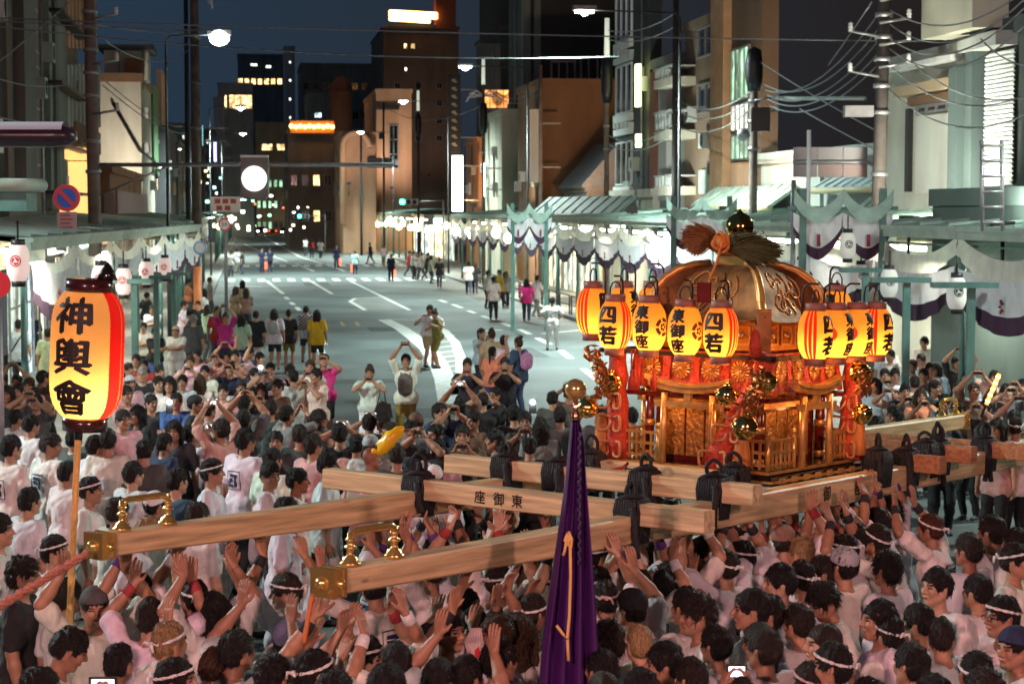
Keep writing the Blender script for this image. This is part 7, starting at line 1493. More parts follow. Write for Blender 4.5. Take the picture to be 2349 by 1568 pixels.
# --- standing spectators left and right behind the crowd
bk3 = put(42, 734, 'A', 'stand', 'lb', 'k', desc='in a pale blue tee with a dark shoulder strap')
for (u, v, d, ps, sh, pn, hk_, hc, kw) in ((72, 712, 'A', 'stand', 'n', 'k', 'short', 'k', {}), (110, 753, 'A', 'stand', 'gn', 'k', 'short', 'k', {}), (330, 740, 'T', 'arms_folded', 'w', 'k', 'short', 'k', {}), (355, 750, 'TR', 'arms_folded', 'k', 'b', 'short', 'k', {}), (404, 748, 'T', 'arms_folded', 'w', 'lg', 'short', 'b', dict(cap=CO['t'])), (517, 718, 'T', 'photo_over', 'm', 'n', 'short', 'k', {}),
        (443, 722, 'A', 'stand', 'dg', 'dg', 'shaggy', 'g', {}), (293, 832, 'TR', 'stand', 'pp', 'k', 'short', 'k', {}), (313, 812, 'T', 'stand', 'k', 'k', 'short', 'k', dict(glasses=True)), (330, 824, 'T', 'stand', 'r', 'k', 'short', 'k', {}), (327, 842, 'T', 'stand', 'k', 'g', 'buzz', 'g', dict(glasses=True)), (364, 838, 'TR', 'stand', 'g', 'k', 'short', 'k', {}), (360, 862, 'TR', 'arms_folded', 'g', 'g', 'short', 'k', {}), (389, 864, 'T', 'stand', 'w', 'k', 'long', 'k', {}), (419, 860, 'T', 'stand', 'lb', 'k', 'short', 'k', {}),
        (459, 862, 'A', 'stand', 'w', 'k', 'long', 'b', {}), (437, 815, 'T', 'photo_face', 'pp', 'k', 'short', 'b', {}), (450, 802, 'T', 'stand', 'pp', 'k', 'short', 'k', {}), (470, 838, 'T', 'stand', 'w', 'k', 'short', 'k', {}), (497, 808, 'T', 'photo_high', 'rose', 'k', 'short', 'b', {}), (520, 807, 'T', 'photo_over', 'pp', 'k', 'short', 'k', {}), (528, 832, 'T', 'photo_high', 'n', 'n', 'short', 'k', {}), (554, 872, 'T', 'photo_face', 'w', 'k', 'short', 'k', dict(cap=CO['k'])), (540, 802, 'T', 'photo_face', 'rose', 'k', 'short', 'k', {}), (574, 795, 'TL', 'wave', 'n', 'k', 'short', 'k', {}), (586, 845, 'TR', 'photo_high', 'k', 'k', 'short', 'k', {}), (594, 808, 'TR', 'wave', 'pp', 'k', 'short', 'k', {}), (620, 832, 'T', 'photo_face', 'pp', 'k', 'short', 'k', {}), (664, 836, 'TR', 'stand', 'n', 'k', 'short', 'k', {}),
        (674, 848, 'AL', 'stand', 'lg', 'n', 'short', 'k', dict(h=1.72)), (712, 825, 'T', 'photo_face', 'w', 'b', 'short', 'b', {}), (744, 812, 'T', 'photo_high', 'pk', 'k', 'short', 'k', dict(shorts=True)), (727, 845, 'TL', 'photo_face', 'pp', 'b', 'short', 'k', {}), (7, 855, 'T', 'stand', 'k', 'k', 'short', 'd', {}), (37, 860, 'T', 'photo_over', 'rose', 'k', 'short', 'd', {}), (17, 885, 'T', 'stand', 'dg', 'k', 'long', 'd', {}), (42, 880, 'T', 'stand', 'pp', 'k', 'short', 'd', {}), (77, 890, 'T', 'photo_high', 'dg', 'k', 'short', 'd', {}), (100, 850, 'AR', 'photo_high', 'br', 'k', 'short', 'k', {}), (67, 868, 'T', 'stand', 'rose', 'k', 'shaggy', 'b', {}),
        (83, 905, 'T', 'photo_high', 'dg', 'k', 'short', 'k', {}), (297, 862, 'TR', 'stand', 'pp', 'k', 'short', 'k', dict(cap=CO['lg'])), (287, 884, 'TR', 'arms_folded', 'rose', 'dg', 'short', 'k', dict(h=1.76)), (443, 908, 'R', 'stand', 'k', 'k', 'short', 'k', dict(cap=CO['k'])), (476, 922, 'AR', 'stand', 'br', 'k', 'short', 'k', {}), (345, 905, 'TR', 'stand', 'dg', 'k', 'short', 'k', {}), (318, 930, 'TL', 'stand', 'k', 'k', 'long', 'k', {}), (405, 900, 'T', 'arms_folded', 'b', 'k', 'short', 'k', {}), (512, 880, 'T', 'stand', 'rose', 'k', 'short', 'k', {}), (560, 905, 'A', 'photo_high', 'dg', 'k', 'short', 'k', {}), (600, 880, 'T', 'photo_face', 'k', 'k', 'long', 'k', {}), (640, 870, 'TL', 'stand', 'br', 'k', 'short', 'k', {}),
        (2120, 772, 'T', 'stand_left', 'w', 'n', 'short', 'k', {}), (2166, 771, 'T', 'arms_folded', 'lb', 'n', 'short', 'k', {}), (2180, 782, 'TL', 'stand', 'w', 'k', 'short', 'k', {}), (2259, 785, 'TR', 'stand', 'w', 'n', 'short', 'k', {}), (2115, 812, 'TL', 'arms_folded', 'w', 'k', 'short', 'k', {}), (2132, 832, 'T', 'stand', 'w', 'k', 'short', 'k', dict(glasses=True)), (2147, 832, 'TL', 'stand', 'lb', 'k', 'long', 'k', {}), (2120, 845, 'TL', 'stand', 'g', 'k', 'short', 'k', {}), (2099, 862, 'A', 'stand', 'lg', 'k', 'short', 'k', {}), (2142, 872, 'TR', 'stand', 'k', 'k', 'short', 'k', {}), (2112, 890, 'T', 'photo_face', 'o', 'k', 'long', 'b', {}),
        (2052, 845, 'T', 'stand', 'lg', 'k', 'short', 'k', dict(glasses=True)), (2029, 845, 'T', 'photo_face', 'rose', 'k', 'short', 'k', {}), (2009, 868, 'TL', 'stand', 'lb', 'k', 'long', 'k', {}), (2056, 886, 'TL', 'photo_high', 't', 'k', 'short', 'k', dict(cap=CO['w'])), (2052, 932, 'T', 'stand_left', 'dg', 'k', 'long', 'k', {}), (2009, 955, 'T', 'stand', 'dg', 'k', 'short', 'k', {}), (2075, 880, 'T', 'photo_face', 'k', 'k', 'short', 'k', {}), (2195, 819, 'T', 'photo_over', 'k', 'k', 'shaggy', 'k', {}), (2199, 875, 'TL', 'stand', 'g', 'k', 'short', 'k', {}), (2235, 880, 'T', 'photo_over', 'br', 'k', 'short', 'b', {}), (2309, 882, 'T', 'photo_high', 'dg', 'k', 'short', 'k', {}), (2329, 942, 'T', 'photo_over', 't', 'k', 'short', 'k', {}), (2331, 958, 'A', 'stand', 'w', 'k', 'short', 'k', dict(band=(.75, .7, .65))),
        (2199, 922, 'TL', 'stand', 'br', 'k', 'shaggy', 'k', {}), (2036, 782, 'TL', 'stand', 'w', 'k', 'short', 'k', {}), (2044, 802, 'TL', 'stand', 'lg', 'k', 'short', 'k', {}), (2282, 850, 'TL', 'wave', 'rose', 'k', 'short', 'k', {}), (2170, 905, 'TL', 'stand', 'g', 'k', 'short', 'k', {}), (2260, 920, 'TL', 'photo_high', 'dg', 'k', 'short', 'k', {}), (2160, 940, 'T', 'stand', 'k', 'k', 'short', 'k', {}), (2290, 960, 'TL', 'stand', 'rose', 'k', 'long', 'k', {}), (2345, 870, 'TL', 'photo_high', 'g', 'k', 'short', 'k', {}), (2220, 850, 'TL', 'stand', 'w', 'k', 'short', 'k', {}), (2095, 825, 'TL', 'stand', 'w', 'k', 'short', 'b', {}),
        # dark onlookers beyond the poles
        (620, 918, 'A', 'stand', 'dg', 'k', 'short', 'k', {}), (727, 940, 'R', 'photo_face', 'br', 'k', 'long', 'd', {}), (847, 950, 'A', 'photo_high', 'dg', 'k', 'short', 'd', {}), (881, 946, 'AL', 'stand', 'k', 'k', 'short', 'k', {}), (897, 968, 'TL', 'stand', 'br', 'k', 'short', 'b', {}), (954, 948, 'A', 'stand', 'g', 'k', 'short', 'k', dict(cap=CO['br'])), (941, 965, 'T', 'stand', 'g', 'k', 'short', 'k', dict(glasses=True)), (634, 988, 'T', 'stand', 'dg', 'k', 'short', 'k', {}), (687, 975, 'A', 'stand', 'dg', 'k', 'short', 'k', {}), (714, 998, 'AR', 'stand', 'rose', 'k', 'short', 'k', {}), (817, 998, 'A', 'stand', 'rose', 'k', 'short', 'k', {}), (850, 1000, 'A', 'stand', 'w', 'k', 'short', 'k', dict(cap=CO['lg'])), (847, 1026, 'AR', 'stand', 'rose', 'k', None, 'k', dict(skin=(.3, .12, .07))), (997, 975, 'TL', 'photo_high', 'k', 'k', 'short', 'k', {}), (1005, 1005, 'A', 'stand', 'pp', 'k', 'short', 'k', {}),
        (1054, 915, 'A', 'photo_over', 'br', 'k', 'short', 'k', dict(skin=(.3, .13, .07))), (1108, 900, 'A', 'photo_high', 'k', 'k', 'short', 'k', {}), (1134, 890, 'TL', 'photo_high', 'k', 'k', 'short', 'k', {}), (1141, 985, 'L', 'stand', 'dg', 'k', 'short', 'k', {}), (1061, 975, 'T', 'photo_face', 'br', 'k', 'short', 'd', {}), (1090, 945, 'TL', 'stand', 'br', 'k', 'short', 'd', {}), (1180, 930, 'A', 'stand', 'k', 'k', 'short', 'k', {}), (1204, 945, 'T', 'photo_face', 'dg', 'k', 'short', 'd', {}), (1240, 960, 'A', 'stand', 'g', 'k', 'long', 'k', {}), (1268, 898, 'A', 'stand', 'dg', 'k', 'short', 'k', {}), (1306, 880, 'A', 'photo_high', 'br', 'k', 'shaggy', 'k', {}), (1285, 935, 'A', 'stand', 'g', 'k', 'short', 'k', {}), (1215, 1000, 'A', 'stand', 'k', 'k', 'short', 'k', {}), (1160, 1015, 'L', 'stand', 'rose', 'k', 'short', 'k', {}), (1450, 935, 'A', 'stand', 'w', 'k', 'short', 'k', {}), (1380, 930, 'A', 'stand', 'dg', 'k', 'short', 'k', {}), (1010, 925, 'TR', 'photo_high', 'n', 'k', 'short', 'k', {}), (780, 970, 'A', 'photo_high', 'k', 'k', 'short', 'k', {}), (660, 930, 'AR', 'photo_high', 'g', 'k', 'short', 'k', {}), (560, 940, 'A', 'photo_over', 'dg', 'k', 'short', 'k', {}), (910, 1020, 'A', 'stand', 'dg', 'k', 'short', 'k', {})):
    o = put(u, v, d, ps, sh, pn, hk_, hc, **kw)
    if ps.startswith('photo'): photo(o, rng.random() < .6)
# --- followers in white standing at the left
for (u, v, d, ps, kw) in ((20, 1000, 'AR', 'stand', dict(prnt=True, h=1.8)), (33, 940, 'AR', 'stand', {}), (67, 952, 'AR', 'stand', {}), (107, 995, 'AR', 'stand_left', dict(prnt=True)), (247, 985, 'A', 'stand', dict(h=1.76)), (213, 1000, 'AR', 'stand', {}), (373, 995, 'AR', 'stand', dict(shirt='n')), (440, 975, 'AR', 'photo_high', {}), (505, 962, 'AL', 'photo_over', dict(shirt='rose')), (558, 985, 'AR', 'stand', dict(prnt=True, h=1.78)), (480, 1054, 'R', 'stand', dict(band=(.75, .73, .72), h=1.72)), (200, 1094, 'R', 'stand', dict(band=(.75, .73, .72))), (263, 1142, 'AR', 'stand', {}), (287, 1180, 'R', 'head_down', dict(hc='l')), (350, 1130, 'AR', 'stand', dict(scarf=CO['w'])), (447, 1154, 'AR', 'stand', {}), (117, 1230, 'R', 'stand', dict(band=(.75, .73, .72))),
        (43, 1280, 'R', 'stand', dict(desc='in a dark vest over white, in profile behind the pink rope', shirt='k', hr='shaggy')), (147, 1330, 'AR', 'stand', {}), (83, 1430, 'R', 'head_down', dict(band=None)), (80, 1532, 'R', 'stand', dict(shirt='n')), (675, 1074, 'R', 'stand', dict(skin=(.4, .12, .07))), (650, 1140, 'R', 'stand', {}), (994, 1070, 'A', 'stand', dict(scarf=CO['w'])), (-10, 1180, 'R', 'stand', {}), (150, 1060, 'AR', 'stand', {}), (300, 1060, 'AR', 'stand', {}), (610, 1060, 'R', 'stand_left', {}), (745, 1040, 'R', 'stand', {}), (400, 1075, 'AR', 'stand', dict(shirt='bl')), (60, 1120, 'AR', 'stand', {}), (330, 1010, 'A', 'stand', dict(shirt='dg')), (620, 1030, 'AR', 'stand', {}), (165, 985, 'AR', 'stand', dict(shirt='dg')), (280, 940, 'TR', 'stand', dict(shirt='pp')), (400, 965, 'T', 'stand', dict(shirt='dg', hr='long'))):
    kw = dict(kw); sh = kw.pop('shirt', 'w'); hr_ = kw.pop('hr', 'short'); hc_ = kw.pop('hc', 'k'); o = put(u, v, d, ps, sh, None, hr_, hc_, group='followers in white at the left', **kw)
    if ps.startswith('photo'): photo(o)
# --- bearers
for (u, v, d, kw) in ((213, 1344, 20, dict(pose='lift', cap=CO['dg'], desc='facing us in a white robe with a dark cap, head tilted back')), (307, 1312, 'P', {}), (330, 1378, 'P', dict(pose='press')), (433, 1334, 'P', dict(band=(.75, .73, .72))), (503, 1362, 'P', dict(hr='long')), (377, 1430, 'AR', dict(pose='stand', hc='l', band=(.75, .73, .72), prnt=True)), (390, 1512, 'R', dict(pose='stand', band=(.8, .72, .72))), (443, 1492, 'AR', dict(pose='head_down', hc='b')), (677, 1320, 'P', {}), (607, 1420, 'AR', dict(pose='reach', scarf=(.12, .13, .22))), (817, 1454, 'P', dict(band=(.75, .73, .72))), (700, 1500, 'P', dict(band=(.8, .78, .72), pose='one_arm')), (1068, 1390, 'P', {}), (947, 1437, 'P', dict(pose='reach')), (1151, 1410, 'L', dict(pose='stand', hc='b')), (1138, 1470, 'AR', dict(pose='stand')), (1064, 1510, 'AR', dict(pose='stand')), (981, 1234, 'P', {}), (867, 1254, 'P', {}),
        (1204, 1370, 'P', {}), (1408, 1337, 'P', dict(band=(.6, .4, .4))), (1475, 1357, 'P', dict(scarf=(.02, .02, .025), pose='press')), (1508, 1307, 'P', dict(pose='reach')), (1581, 1287, 'P', dict(pose='reach')), (1688, 1264, 'P', dict(band=(.75, .73, .72), pose='press')), (1611, 1367, -75, dict(pose='stand', hr='shaggy', desc='young and bareheaded in sharp profile, right of the purple banner')), (1583, 1350, 'AL', dict(pose='stand')), (1735, 1354, 'L', dict(pose='stand', hr='tail')), (1401, 1430, 'AL', dict(pose='stand', hr='shaggy')), (1471, 1434, -160, dict(pose='stand', hr='buzz', hc='l')), (1535, 1477, 'L', dict(pose='stand')), (1388, 1492, 'AL', dict(pose='stand')), (1391, 1542, 'AL', dict(pose='stand', hr='buzz')), (1595, 1514, 'AL', dict(pose='stand')), (1748, 1432, 'AL', dict(pose='stand', hr='tail')), (1194, 1412, 'AL', dict(pose='stand', hc='b', hr='long')),
        (1795, 1210, 'P', dict(scarf=(.25, .14, .1))), (1865, 1234, 'P', dict(hc='l', pose='press')), (1959, 1227, 'P', {}), (1992, 1204, 'P', dict(pose='press')), (2072, 1197, 'P', dict(band=(.75, .7, .68))), (2162, 1180, 'P', dict(band=(.75, .7, .68), hc='r', pose='press')), (2283, 1187, 'AL', dict(pose='stand')), (2229, 1227, 'AL', dict(pose='stand', skin=(.35, .15, .09))), (2042, 1270, 'AL', dict(pose='stand', hr='spiky')), (2156, 1304, -60, dict(pose='stand', hr='short', hc='k')), (2322, 1247, 60, dict(pose='stand', band=(.75, .73, .72))), (1799, 1297, 'L', dict(pose='stand')), (1845, 1290, 'AL', dict(pose='stand', band=(.75, .73, .72))), (1895, 1277, 'L', dict(pose='stand')), (1942, 1260, 'AL', dict(pose='stand', scarf=(.4, .4, .42))), (1949, 1327, 'L', dict(pose='head_down', hr='shaggy')), (2029, 1377, -80, dict(pose='stand')), (2046, 1414, 'AL', dict(pose='stand', band=(.75, .73, .72))), (2116, 1387, -120, dict(pose='stand')), (2309, 1370, -70, dict(pose='stand', band=(.8, .76, .74), glasses=True)), (1902, 1430, -80, dict(pose='stand', hr='buzz')), (1922, 1480, -110, dict(pose='stand', band=(.75, .73, .72))), (2236, 1470, -15, dict(pose='head_down', band=(.75, .73, .72), hr='short')), (2336, 1440, -60, dict(pose='stand', cap=CO['n'])), (1869, 1524, 'AL', dict(pose='stand', band=(.6, .4, .4))), (1762, 1444, 'AL', dict(pose='stand')), (1772, 1367, 'L', dict(pose='stand')), (2002, 1560, 'AL', dict(pose='stand')), (2339, 1214, 'AL', dict(pose='stand')), (1650, 1440, 'AL', dict(pose='stand', prnt=True)), (2100, 1480, 'AL', dict(pose='stand')), (2170, 1420, 'AL', dict(pose='stand_left', prnt=True)), (2250, 1320, 'AL', dict(pose='stand')), (1840, 1390, 'AL', dict(pose='stand', prnt=True)), (880, 1530, 'AR', dict(pose='stand', prnt=True)), (980, 1520, 'AR', dict(pose='press', prnt=True)), (560, 1500, 'AR', dict(pose='reach')), (250, 1480, 'AR', dict(pose='one_arm', prnt=True)), (510, 1450, 'AR', dict(pose='press', prnt=True)), (2270, 1540, 'AL', dict(pose='stand')), (2150, 1550, 'AL', dict(pose='stand')), (1480, 1540, 'AL', dict(pose='stand')), (760, 1545, 'AR', dict(pose='stand', band=(.75, .73, .72)))) + tuple((u, v, 'P', {}) for u, v in ((1060, 1262), (1122, 1240), (1183, 1258), (1243, 1236), (1360, 1240), (1424, 1268), (1484, 1246), (1545, 1256), (1000, 1276), (940, 1280), (1128, 1300), (1250, 1300), (1372, 1306), (1452, 1312), (880, 1310), (1010, 1330))):
    kw = dict(kw)
    if d != 'P':
        kw.setdefault('group', 'bearers in white around the shrine poles')
    ps = kw.pop('pose', None); hr_ = kw.pop('hr', 'short'); hc_ = kw.pop('hc', 'k'); put(u, v, d, ps, 'w', (.6, .58, .57), hr_, hc_, **kw)
# the two people whose raised camera and phone show above the lower edge
e1 = put(1702, 1556, 'A', 'photo_high', 'w', None, 'short', 'k', desc='raising a compact camera with a lit screen at the lower edge'); e2 = put(212, 1590, 'A', 'photo_high', 'n', None, 'short', 'k', desc='raising a phone with a lit screen at the lower left edge')
# bearers that fill the ranks along both poles and under the shrine
def free(x, y, r): return all((x - a) ** 2 + (y - b) ** 2 > r * r for a, b in TAKEN)
def topx(x, y, z):
    d = Vector((x, y, z)) - CAMP; zc = d.dot(_fw); return PW / 2 + F_PX * d.x / zc, PH / 2 - F_PX * d.dot(_up) / zc
for o in POLE_O[::-1]:
    for t in np.arange(.1, 13, .40):
        for sg, off in ((1, .2), (-1, .22)):
            p = o + PA * float(t + rng.uniform(-.12, .12)) + PB * sg * (off + rng.uniform(-.04, .08)); u, v = topx(p.x, p.y, 1.68 + gz(p.y))
            if -40 < u < 2390 and v < 1580 and free(p.x, p.y, .33) and len(PEOPLE) < 328:
                put(u, v, 'P', rng.choice(('lift', 'lift', 'lift_turned', 'press')), 'w', h=1.67, hr=rng.choice(('short', 'short', 'shaggy', 'spiky', 'buzz')), hc=rng.choice('kkkdb'))
n = 0
for tr in range(4000):
    if len(PEOPLE) >= 329: break
    Y = rng.uniform(9.6, 24); u = rng.uniform(-20, 2370); h = rng.uniform(1.6, 1.72); x = (u - 1174) / F_PX * Y
    if not free(x, Y, .8 if Y > 14 else .98): continue
    if Y > 19 and 650 < u < 1000: continue
    _, v = topx(x, Y, h + gz(Y)); far = Y > 17
    if far and u > 900 and u < 1960 and Y > 20: continue
    d = rng.choice(('AR', 'A', 'R')) if u < 1200 else rng.choice(('AL', 'A', 'L'))
    put(u, v, d, rng.choice(('stand', 'stand', 'stand_left', 'head_down')), 'w' if not far or rng.random() < .5 else rng.choice(('dg', 'rose', 'g', 'k')), None, rng.choice(('short', 'short', 'shaggy')), rng.choice('kkkd'), h=h, prnt=rng.random() < .3, band=(.75, .73, .72) if rng.random() < .25 and not far else None, group='people packed round the shrine')
# ------------------------------------------------------------------ things people hold or wear
st = MB(); st.box(-.076, -.005, -.038, .076, .005, .038); PHB = {}
def phone_mesh(c):
    if c not in PHB: PHB[c] = st.mesh('camera_phone', mat('phone_%d' % len(PHB), c, .3))
    return PHB[c]
sc_ = MB(); sc_.add([(-.07, .0065, -.033), (-.07, .0065, .033), (.07, .0065, .033), (.07, .0065, -.033)], [(0, 1, 2, 3)]); SCRM = sc_.mesh('screen', wmat('phone_screen', (.8, .9, 1), 1.1))
def wpt(o, p): return Matrix.LocRotScale(o.location, o.rotation_euler, o.scale) @ Vector([float(q) for q in p])
HOLD = {}
for o, lit, col, flash, label in PHONES:
    P = next(q for q in PEOPLE if q['o'] is o); pl = POSES[P['pose']]['palm']; c = (wpt(o, pl[0]) + wpt(o, pl[1])) / 2
    t = mk('camera_phone', phone_mesh(col), None, loc=c, rotz=o.rotation_euler.z); t['category'] = 'phone'; t['group'] = 'phones held up by the crowd'; HOLD[t.name] = (t, P)
    if lit: mk('screen', SCRM, t)
def flash(u, v, D, label):
    p = atY(u, v, D); t = thing('phone_flash', label, 'phone', p); m = MB(); m.box(-.04, .01, -.08, .04, .02, .08); m.build('case', M_BLACK, t); m = MB(); m.ball((0, 0, .05), .022, 8); m.build('flash', mat('flash_white', (1, 1, 1), emit=260, ecol=(.8, 1, .95)), t)
flash(388, 932, 21, 'phone with a dazzling white flash left of centre in the crowd'); flash(1222, 932, 21, 'phone with a small bluish flash left of the gold ball'); flash(598, 850, 27, 'phone with a warm white flash beside the man in navy')
# camera and phone at the lower edge
for o, nm, lab, w, hgt in ((e1, 'compact_camera', 'compact camera with a glowing screen held up at the lower edge', .056, .036), (e2, 'camera_phone', 'phone with a glowing screen held up at the lower left edge', .075, .04)):
    pl = POSES['photo_high']['palm']; c = (wpt(o, pl[0]) + wpt(o, pl[1])) / 2 + Vector((0, -.01, .02)); t = thing(nm, lab, 'camera' if nm[0] == 'c' and nm[1] == 'o' else 'phone', c)
    m = MB(); m.box(-w, -.012, -hgt, w, .012, hgt); m.build('case', mat('case_dark', (.03, .02, .02), .3), t); m = MB(); m.add([(-w * .8, -.0135, -hgt * .8), (w * .8, -.0135, -hgt * .8), (w * .8, -.0135, hgt * .8), (-w * .8, -.0135, hgt * .8)], [(0, 1, 2, 3)]); m.build('screen', wmat('camera_screen', (.8, .85, 1), 1.6), t)
    m = MB(); m.tube([(0, .012, 0), (0, .035, 0)], .024, 12); m.build('lens', M_BLACK, t)
def pack(o, key, label, cat, col, name='backpack', dz=0., sz=(.15, .1, .2)):
    P = next(q for q in PEOPLE if q['o'] is o); p = wpt(o, POSES[P['pose']][key]); t = thing(name, label, cat, p, o.rotation_euler.z); sg = 1 if key == 'back' else -1
    c = MB(); n = 14; rows = []
    for i in range(9):
        f = i / 8; zz = sz[2] * (2 * f - 1); q = (1 - abs(2 * f - 1) ** 3.5) ** .5 if 0 < i < 8 else .05; rows.append([(sz[0] * q * math.copysign(abs(math.cos(a)) ** .6, math.cos(a)), sg * (.03 + sz[1] * .5) + sz[1] * .7 * q * math.copysign(abs(math.sin(a)) ** .7, math.sin(a)), zz + dz) for a in np.linspace(0, 2 * math.pi, n + 1)])
    c.grid(rows); mt = mat('pack_' + label.split()[0] + label.split()[1], col, .7, nz=.3, scale=12, bump=.3); c.build('bag', mt, t)
    m = MB(); m.box(-sz[0] * .6, sg * (sz[1] * 1.2) - .015, -sz[2] * .6 + dz, sz[0] * .6, sg * (sz[1] * 1.2) + .015, 0 + dz); m.build('pocket', mt, t)
    for x in (-.08, .08): m = MB(); m.tube([(x, sg * .02, -sz[2] * .7 + dz), (x * 1.2, sg * -.01, dz + .1), (x, sg * -.05, .22)], .014, 6); m.build('strap', mt, t)
pack(bk1, 'back', 'white backpack with a black pocket on the long haired woman', 'backpack', (.5, .5, .5)); pack(bk2, 'back', 'pink backpack worn by the woman in the teal dress', 'backpack', (.55, .22, .42)); pack(pk_, 'chest', 'grey backpack worn on the chest by the man with raised arms', 'backpack', (.12, .1, .09), sz=(.14, .09, .22))
P = next(q for q in PEOPLE if q['o'] is wm); p = wpt(wm, (.24, -.1, .95)); t = thing('handbag', 'large black handbag hanging from the shoulder of the woman in white', 'handbag', p, .3); m = MB(); m.prism([(-.2, -.16), (.17, -.18), (.13, .06), (-.02, .12), (-.12, .05)], -.06, .06, M=Matrix.Rotation(R(90), 4, 'X')); m.build('bag', mat('bag_leather', (.015, .013, .013), .4), t); m = MB(); m.tube([(-.1, 0, .05), (.0, .02, .45), (.06, 0, .08)], .012, 6); m.build('strap', M_BLACK, t)
p = wpt(bk3, (0, .18, 1.2)); t = thing('shoulder_strap', 'dark bag strap slung across the back of the pale blue tee', 'bag', p, bk3.rotation_euler.z); m = MB(); m.tube([(-.15, -.06, .24), (0, .005, 0), (.16, -.04, -.24), (.26, -.1, -.32)], .018, 6); m.build('strap', M_BLACK, t); m = MB(); m.box(.2, -.16, -.55, .32, -.04, -.3); m.build('bag', M_BLACK, t)
m = MB(); o = ck
for i in range(7):
    for j in range(9):
        if (i + j) % 2 == 0:
            x = -.165 + i * .055; z = 1.0 + j * .05; y = .142 + .045 * math.sqrt(max(0, 1 - (x / .2) ** 2)); m.add([(x - .026, y - .004 * (abs(x) > .1), z), (x + .026, y - .004 * (abs(x) > .1), z), (x + .026, y, z + .048), (x - .026, y, z + .048)], [(3, 2, 1, 0)])
m.build('check_print', M_BLACK, ck)
p = atY(893, 1010, 17.4); t = thing('yellow_bag', 'crumpled bright yellow plastic bag held up in the dark crowd', 'bag', p); m = MB(); q_ = random.Random(5); rows = []
for i in range(9):
    a = i / 8; rows.append([Vector((-.13 + .26 * a + .02 * q_.random(), (.02 + .07 * math.sin(math.pi * min(1, a * 1.1))) * math.cos(b) , -.09 + .2 * a + (.03 + .075 * math.sin(math.pi * min(1, .15 + a * .85))) * math.sin(b) * (.8 + .3 * q_.random()))) for b in np.linspace(0, 6.283, 12)]); rows[-1][-1] = rows[-1][0]
m.grid(rows); m.build('bag', mat('yellow_plastic', (.85, .5, .01), .3), t); m = MB(); m.ball((-.14, 0, -.1), .03, 6); m.build('knot', MATS['yellow_plastic'], t)
p = atY(2272, 905, 21.5); t = thing('light_stick', 'glowing orange warning stick held up by a steward at the right', 'baton', p); t.rotation_euler = (0, R(22), 0); m = MB(); m.tube([(0, 0, -.28), (0, 0, -.12)], .016, 8); m.build('grip', M_BLACK, t); m = MB(); m.tube([(0, 0, -.12), (0, 0, .26)], [.02, .022], 10); m.build('light_tube', mat('stick_orange', (1, .3, .05), emit=5, ecol=(1, .2, .03)), t)
for k in range(5): m = MB(); m.lathe([(.024, -.01), (.024, .01)], 10, M=Matrix.Translation((0, 0, -.08 + .075 * k))); m.build('led_ring', mat('stick_yellow', (1, .8, .2), emit=12, ecol=(1, .6, .12)), t)
p = atY(1092, 1490, 10.9); t = thing('paper_fan', 'pale pink paper fan with a red mark held at the lower edge', 'fan', p); t.rotation_euler = (0, R(-18), R(55)); s = 10.9 / F_PX
m = MB(); m.prism([(-28 * s, -38 * s), (28 * s, -40 * s), (34 * s, 40 * s), (0, 58 * s), (-34 * s, 42 * s)], -.003, .003, M=Matrix.Rotation(R(90), 4, 'X')); m.build('leaf', mat('fan_paper', (.75, .5, .48), .7), t); m = MB(); m.box(-8 * s, -.006, -18 * s, 10 * s, -.0035, 4 * s); m.build('red_mark', M_SR, t)
for i in range(6): m = MB(); m.tube([(0, -.004, -40 * s), ((-25 + 10 * i) * s, -.004, 42 * s)], .002, 4); m.build('rib', M_WHITEP, t)
m = MB(); m.tube([(0, 0, -38 * s), (0, 0, -95 * s)], .009, 6); m.build('handle', M_WHITEP, t)
# ------------------------------------------------------------------ what each label says
LMK = [(1322, 893, 'the gold ball'), (1300, 1330, 'the purple banner'), (200, 810, 'the big lantern'), (165, 1250, 'the bamboo pole'), (220, 1245, 'the brass tip of the rear pole'), (325, 1170, 'the rear brass handle'), (740, 1335, 'the brass tip of the nearer pole'), (850, 1265, 'the nearer brass handle'), (560, 1210, 'the rear carrying pole'), (1080, 1290, 'the nearer carrying pole'), (1165, 1140, 'the 東御座 beam'), (1550, 1190, 'the square beam end'), (1440, 1170, 'the black rope knot'), (1690, 900, 'the shrine body'), (1950, 1110, 'the far end lettering'), (2170, 1040, 'the reddish beam end'), (2155, 935, 'the far brass handle'), (893, 1010, 'the yellow bag'), (388, 932, 'the white flash'), (1222, 932, 'the bluish flash'), (2225, 760, 'the second green post'), (2078, 760, 'the first green post'), (2272, 905, 'the glowing orange stick'), (1708, 1500, 'the raised compact camera'), (215, 1545, 'the phone at lower left'), (1092, 1480, 'the paper fan'), (435, 640, 'the brown utility pole'), (1020, 850, 'the striped road zone'), (700, 760, 'the row seen from behind'), (900, 640, 'the crossing'), (2349, 1568, 'the lower right corner'), (1174, 1568, 'the middle of the lower edge'), (0, 1050, 'the left edge'), (2349, 1250, 'the right edge'), (1890, 1330, 'the right hand ranks'), (560, 870, 'the photographers at left'), (750, 860, 'the man in pink'), (931, 850, 'the man with raised arms'), (990, 760, 'the hugging pair'), (1155, 800, 'the woman in orange'), (1030, 600, 'the right kerb rail'), (1300, 980, 'the crossbeam behind the banner')]
HN = {BLK_: 'black', DKB: 'dark', BRN: 'brown', BLD: 'blond', GRY: 'grey', RED_: 'reddish'}
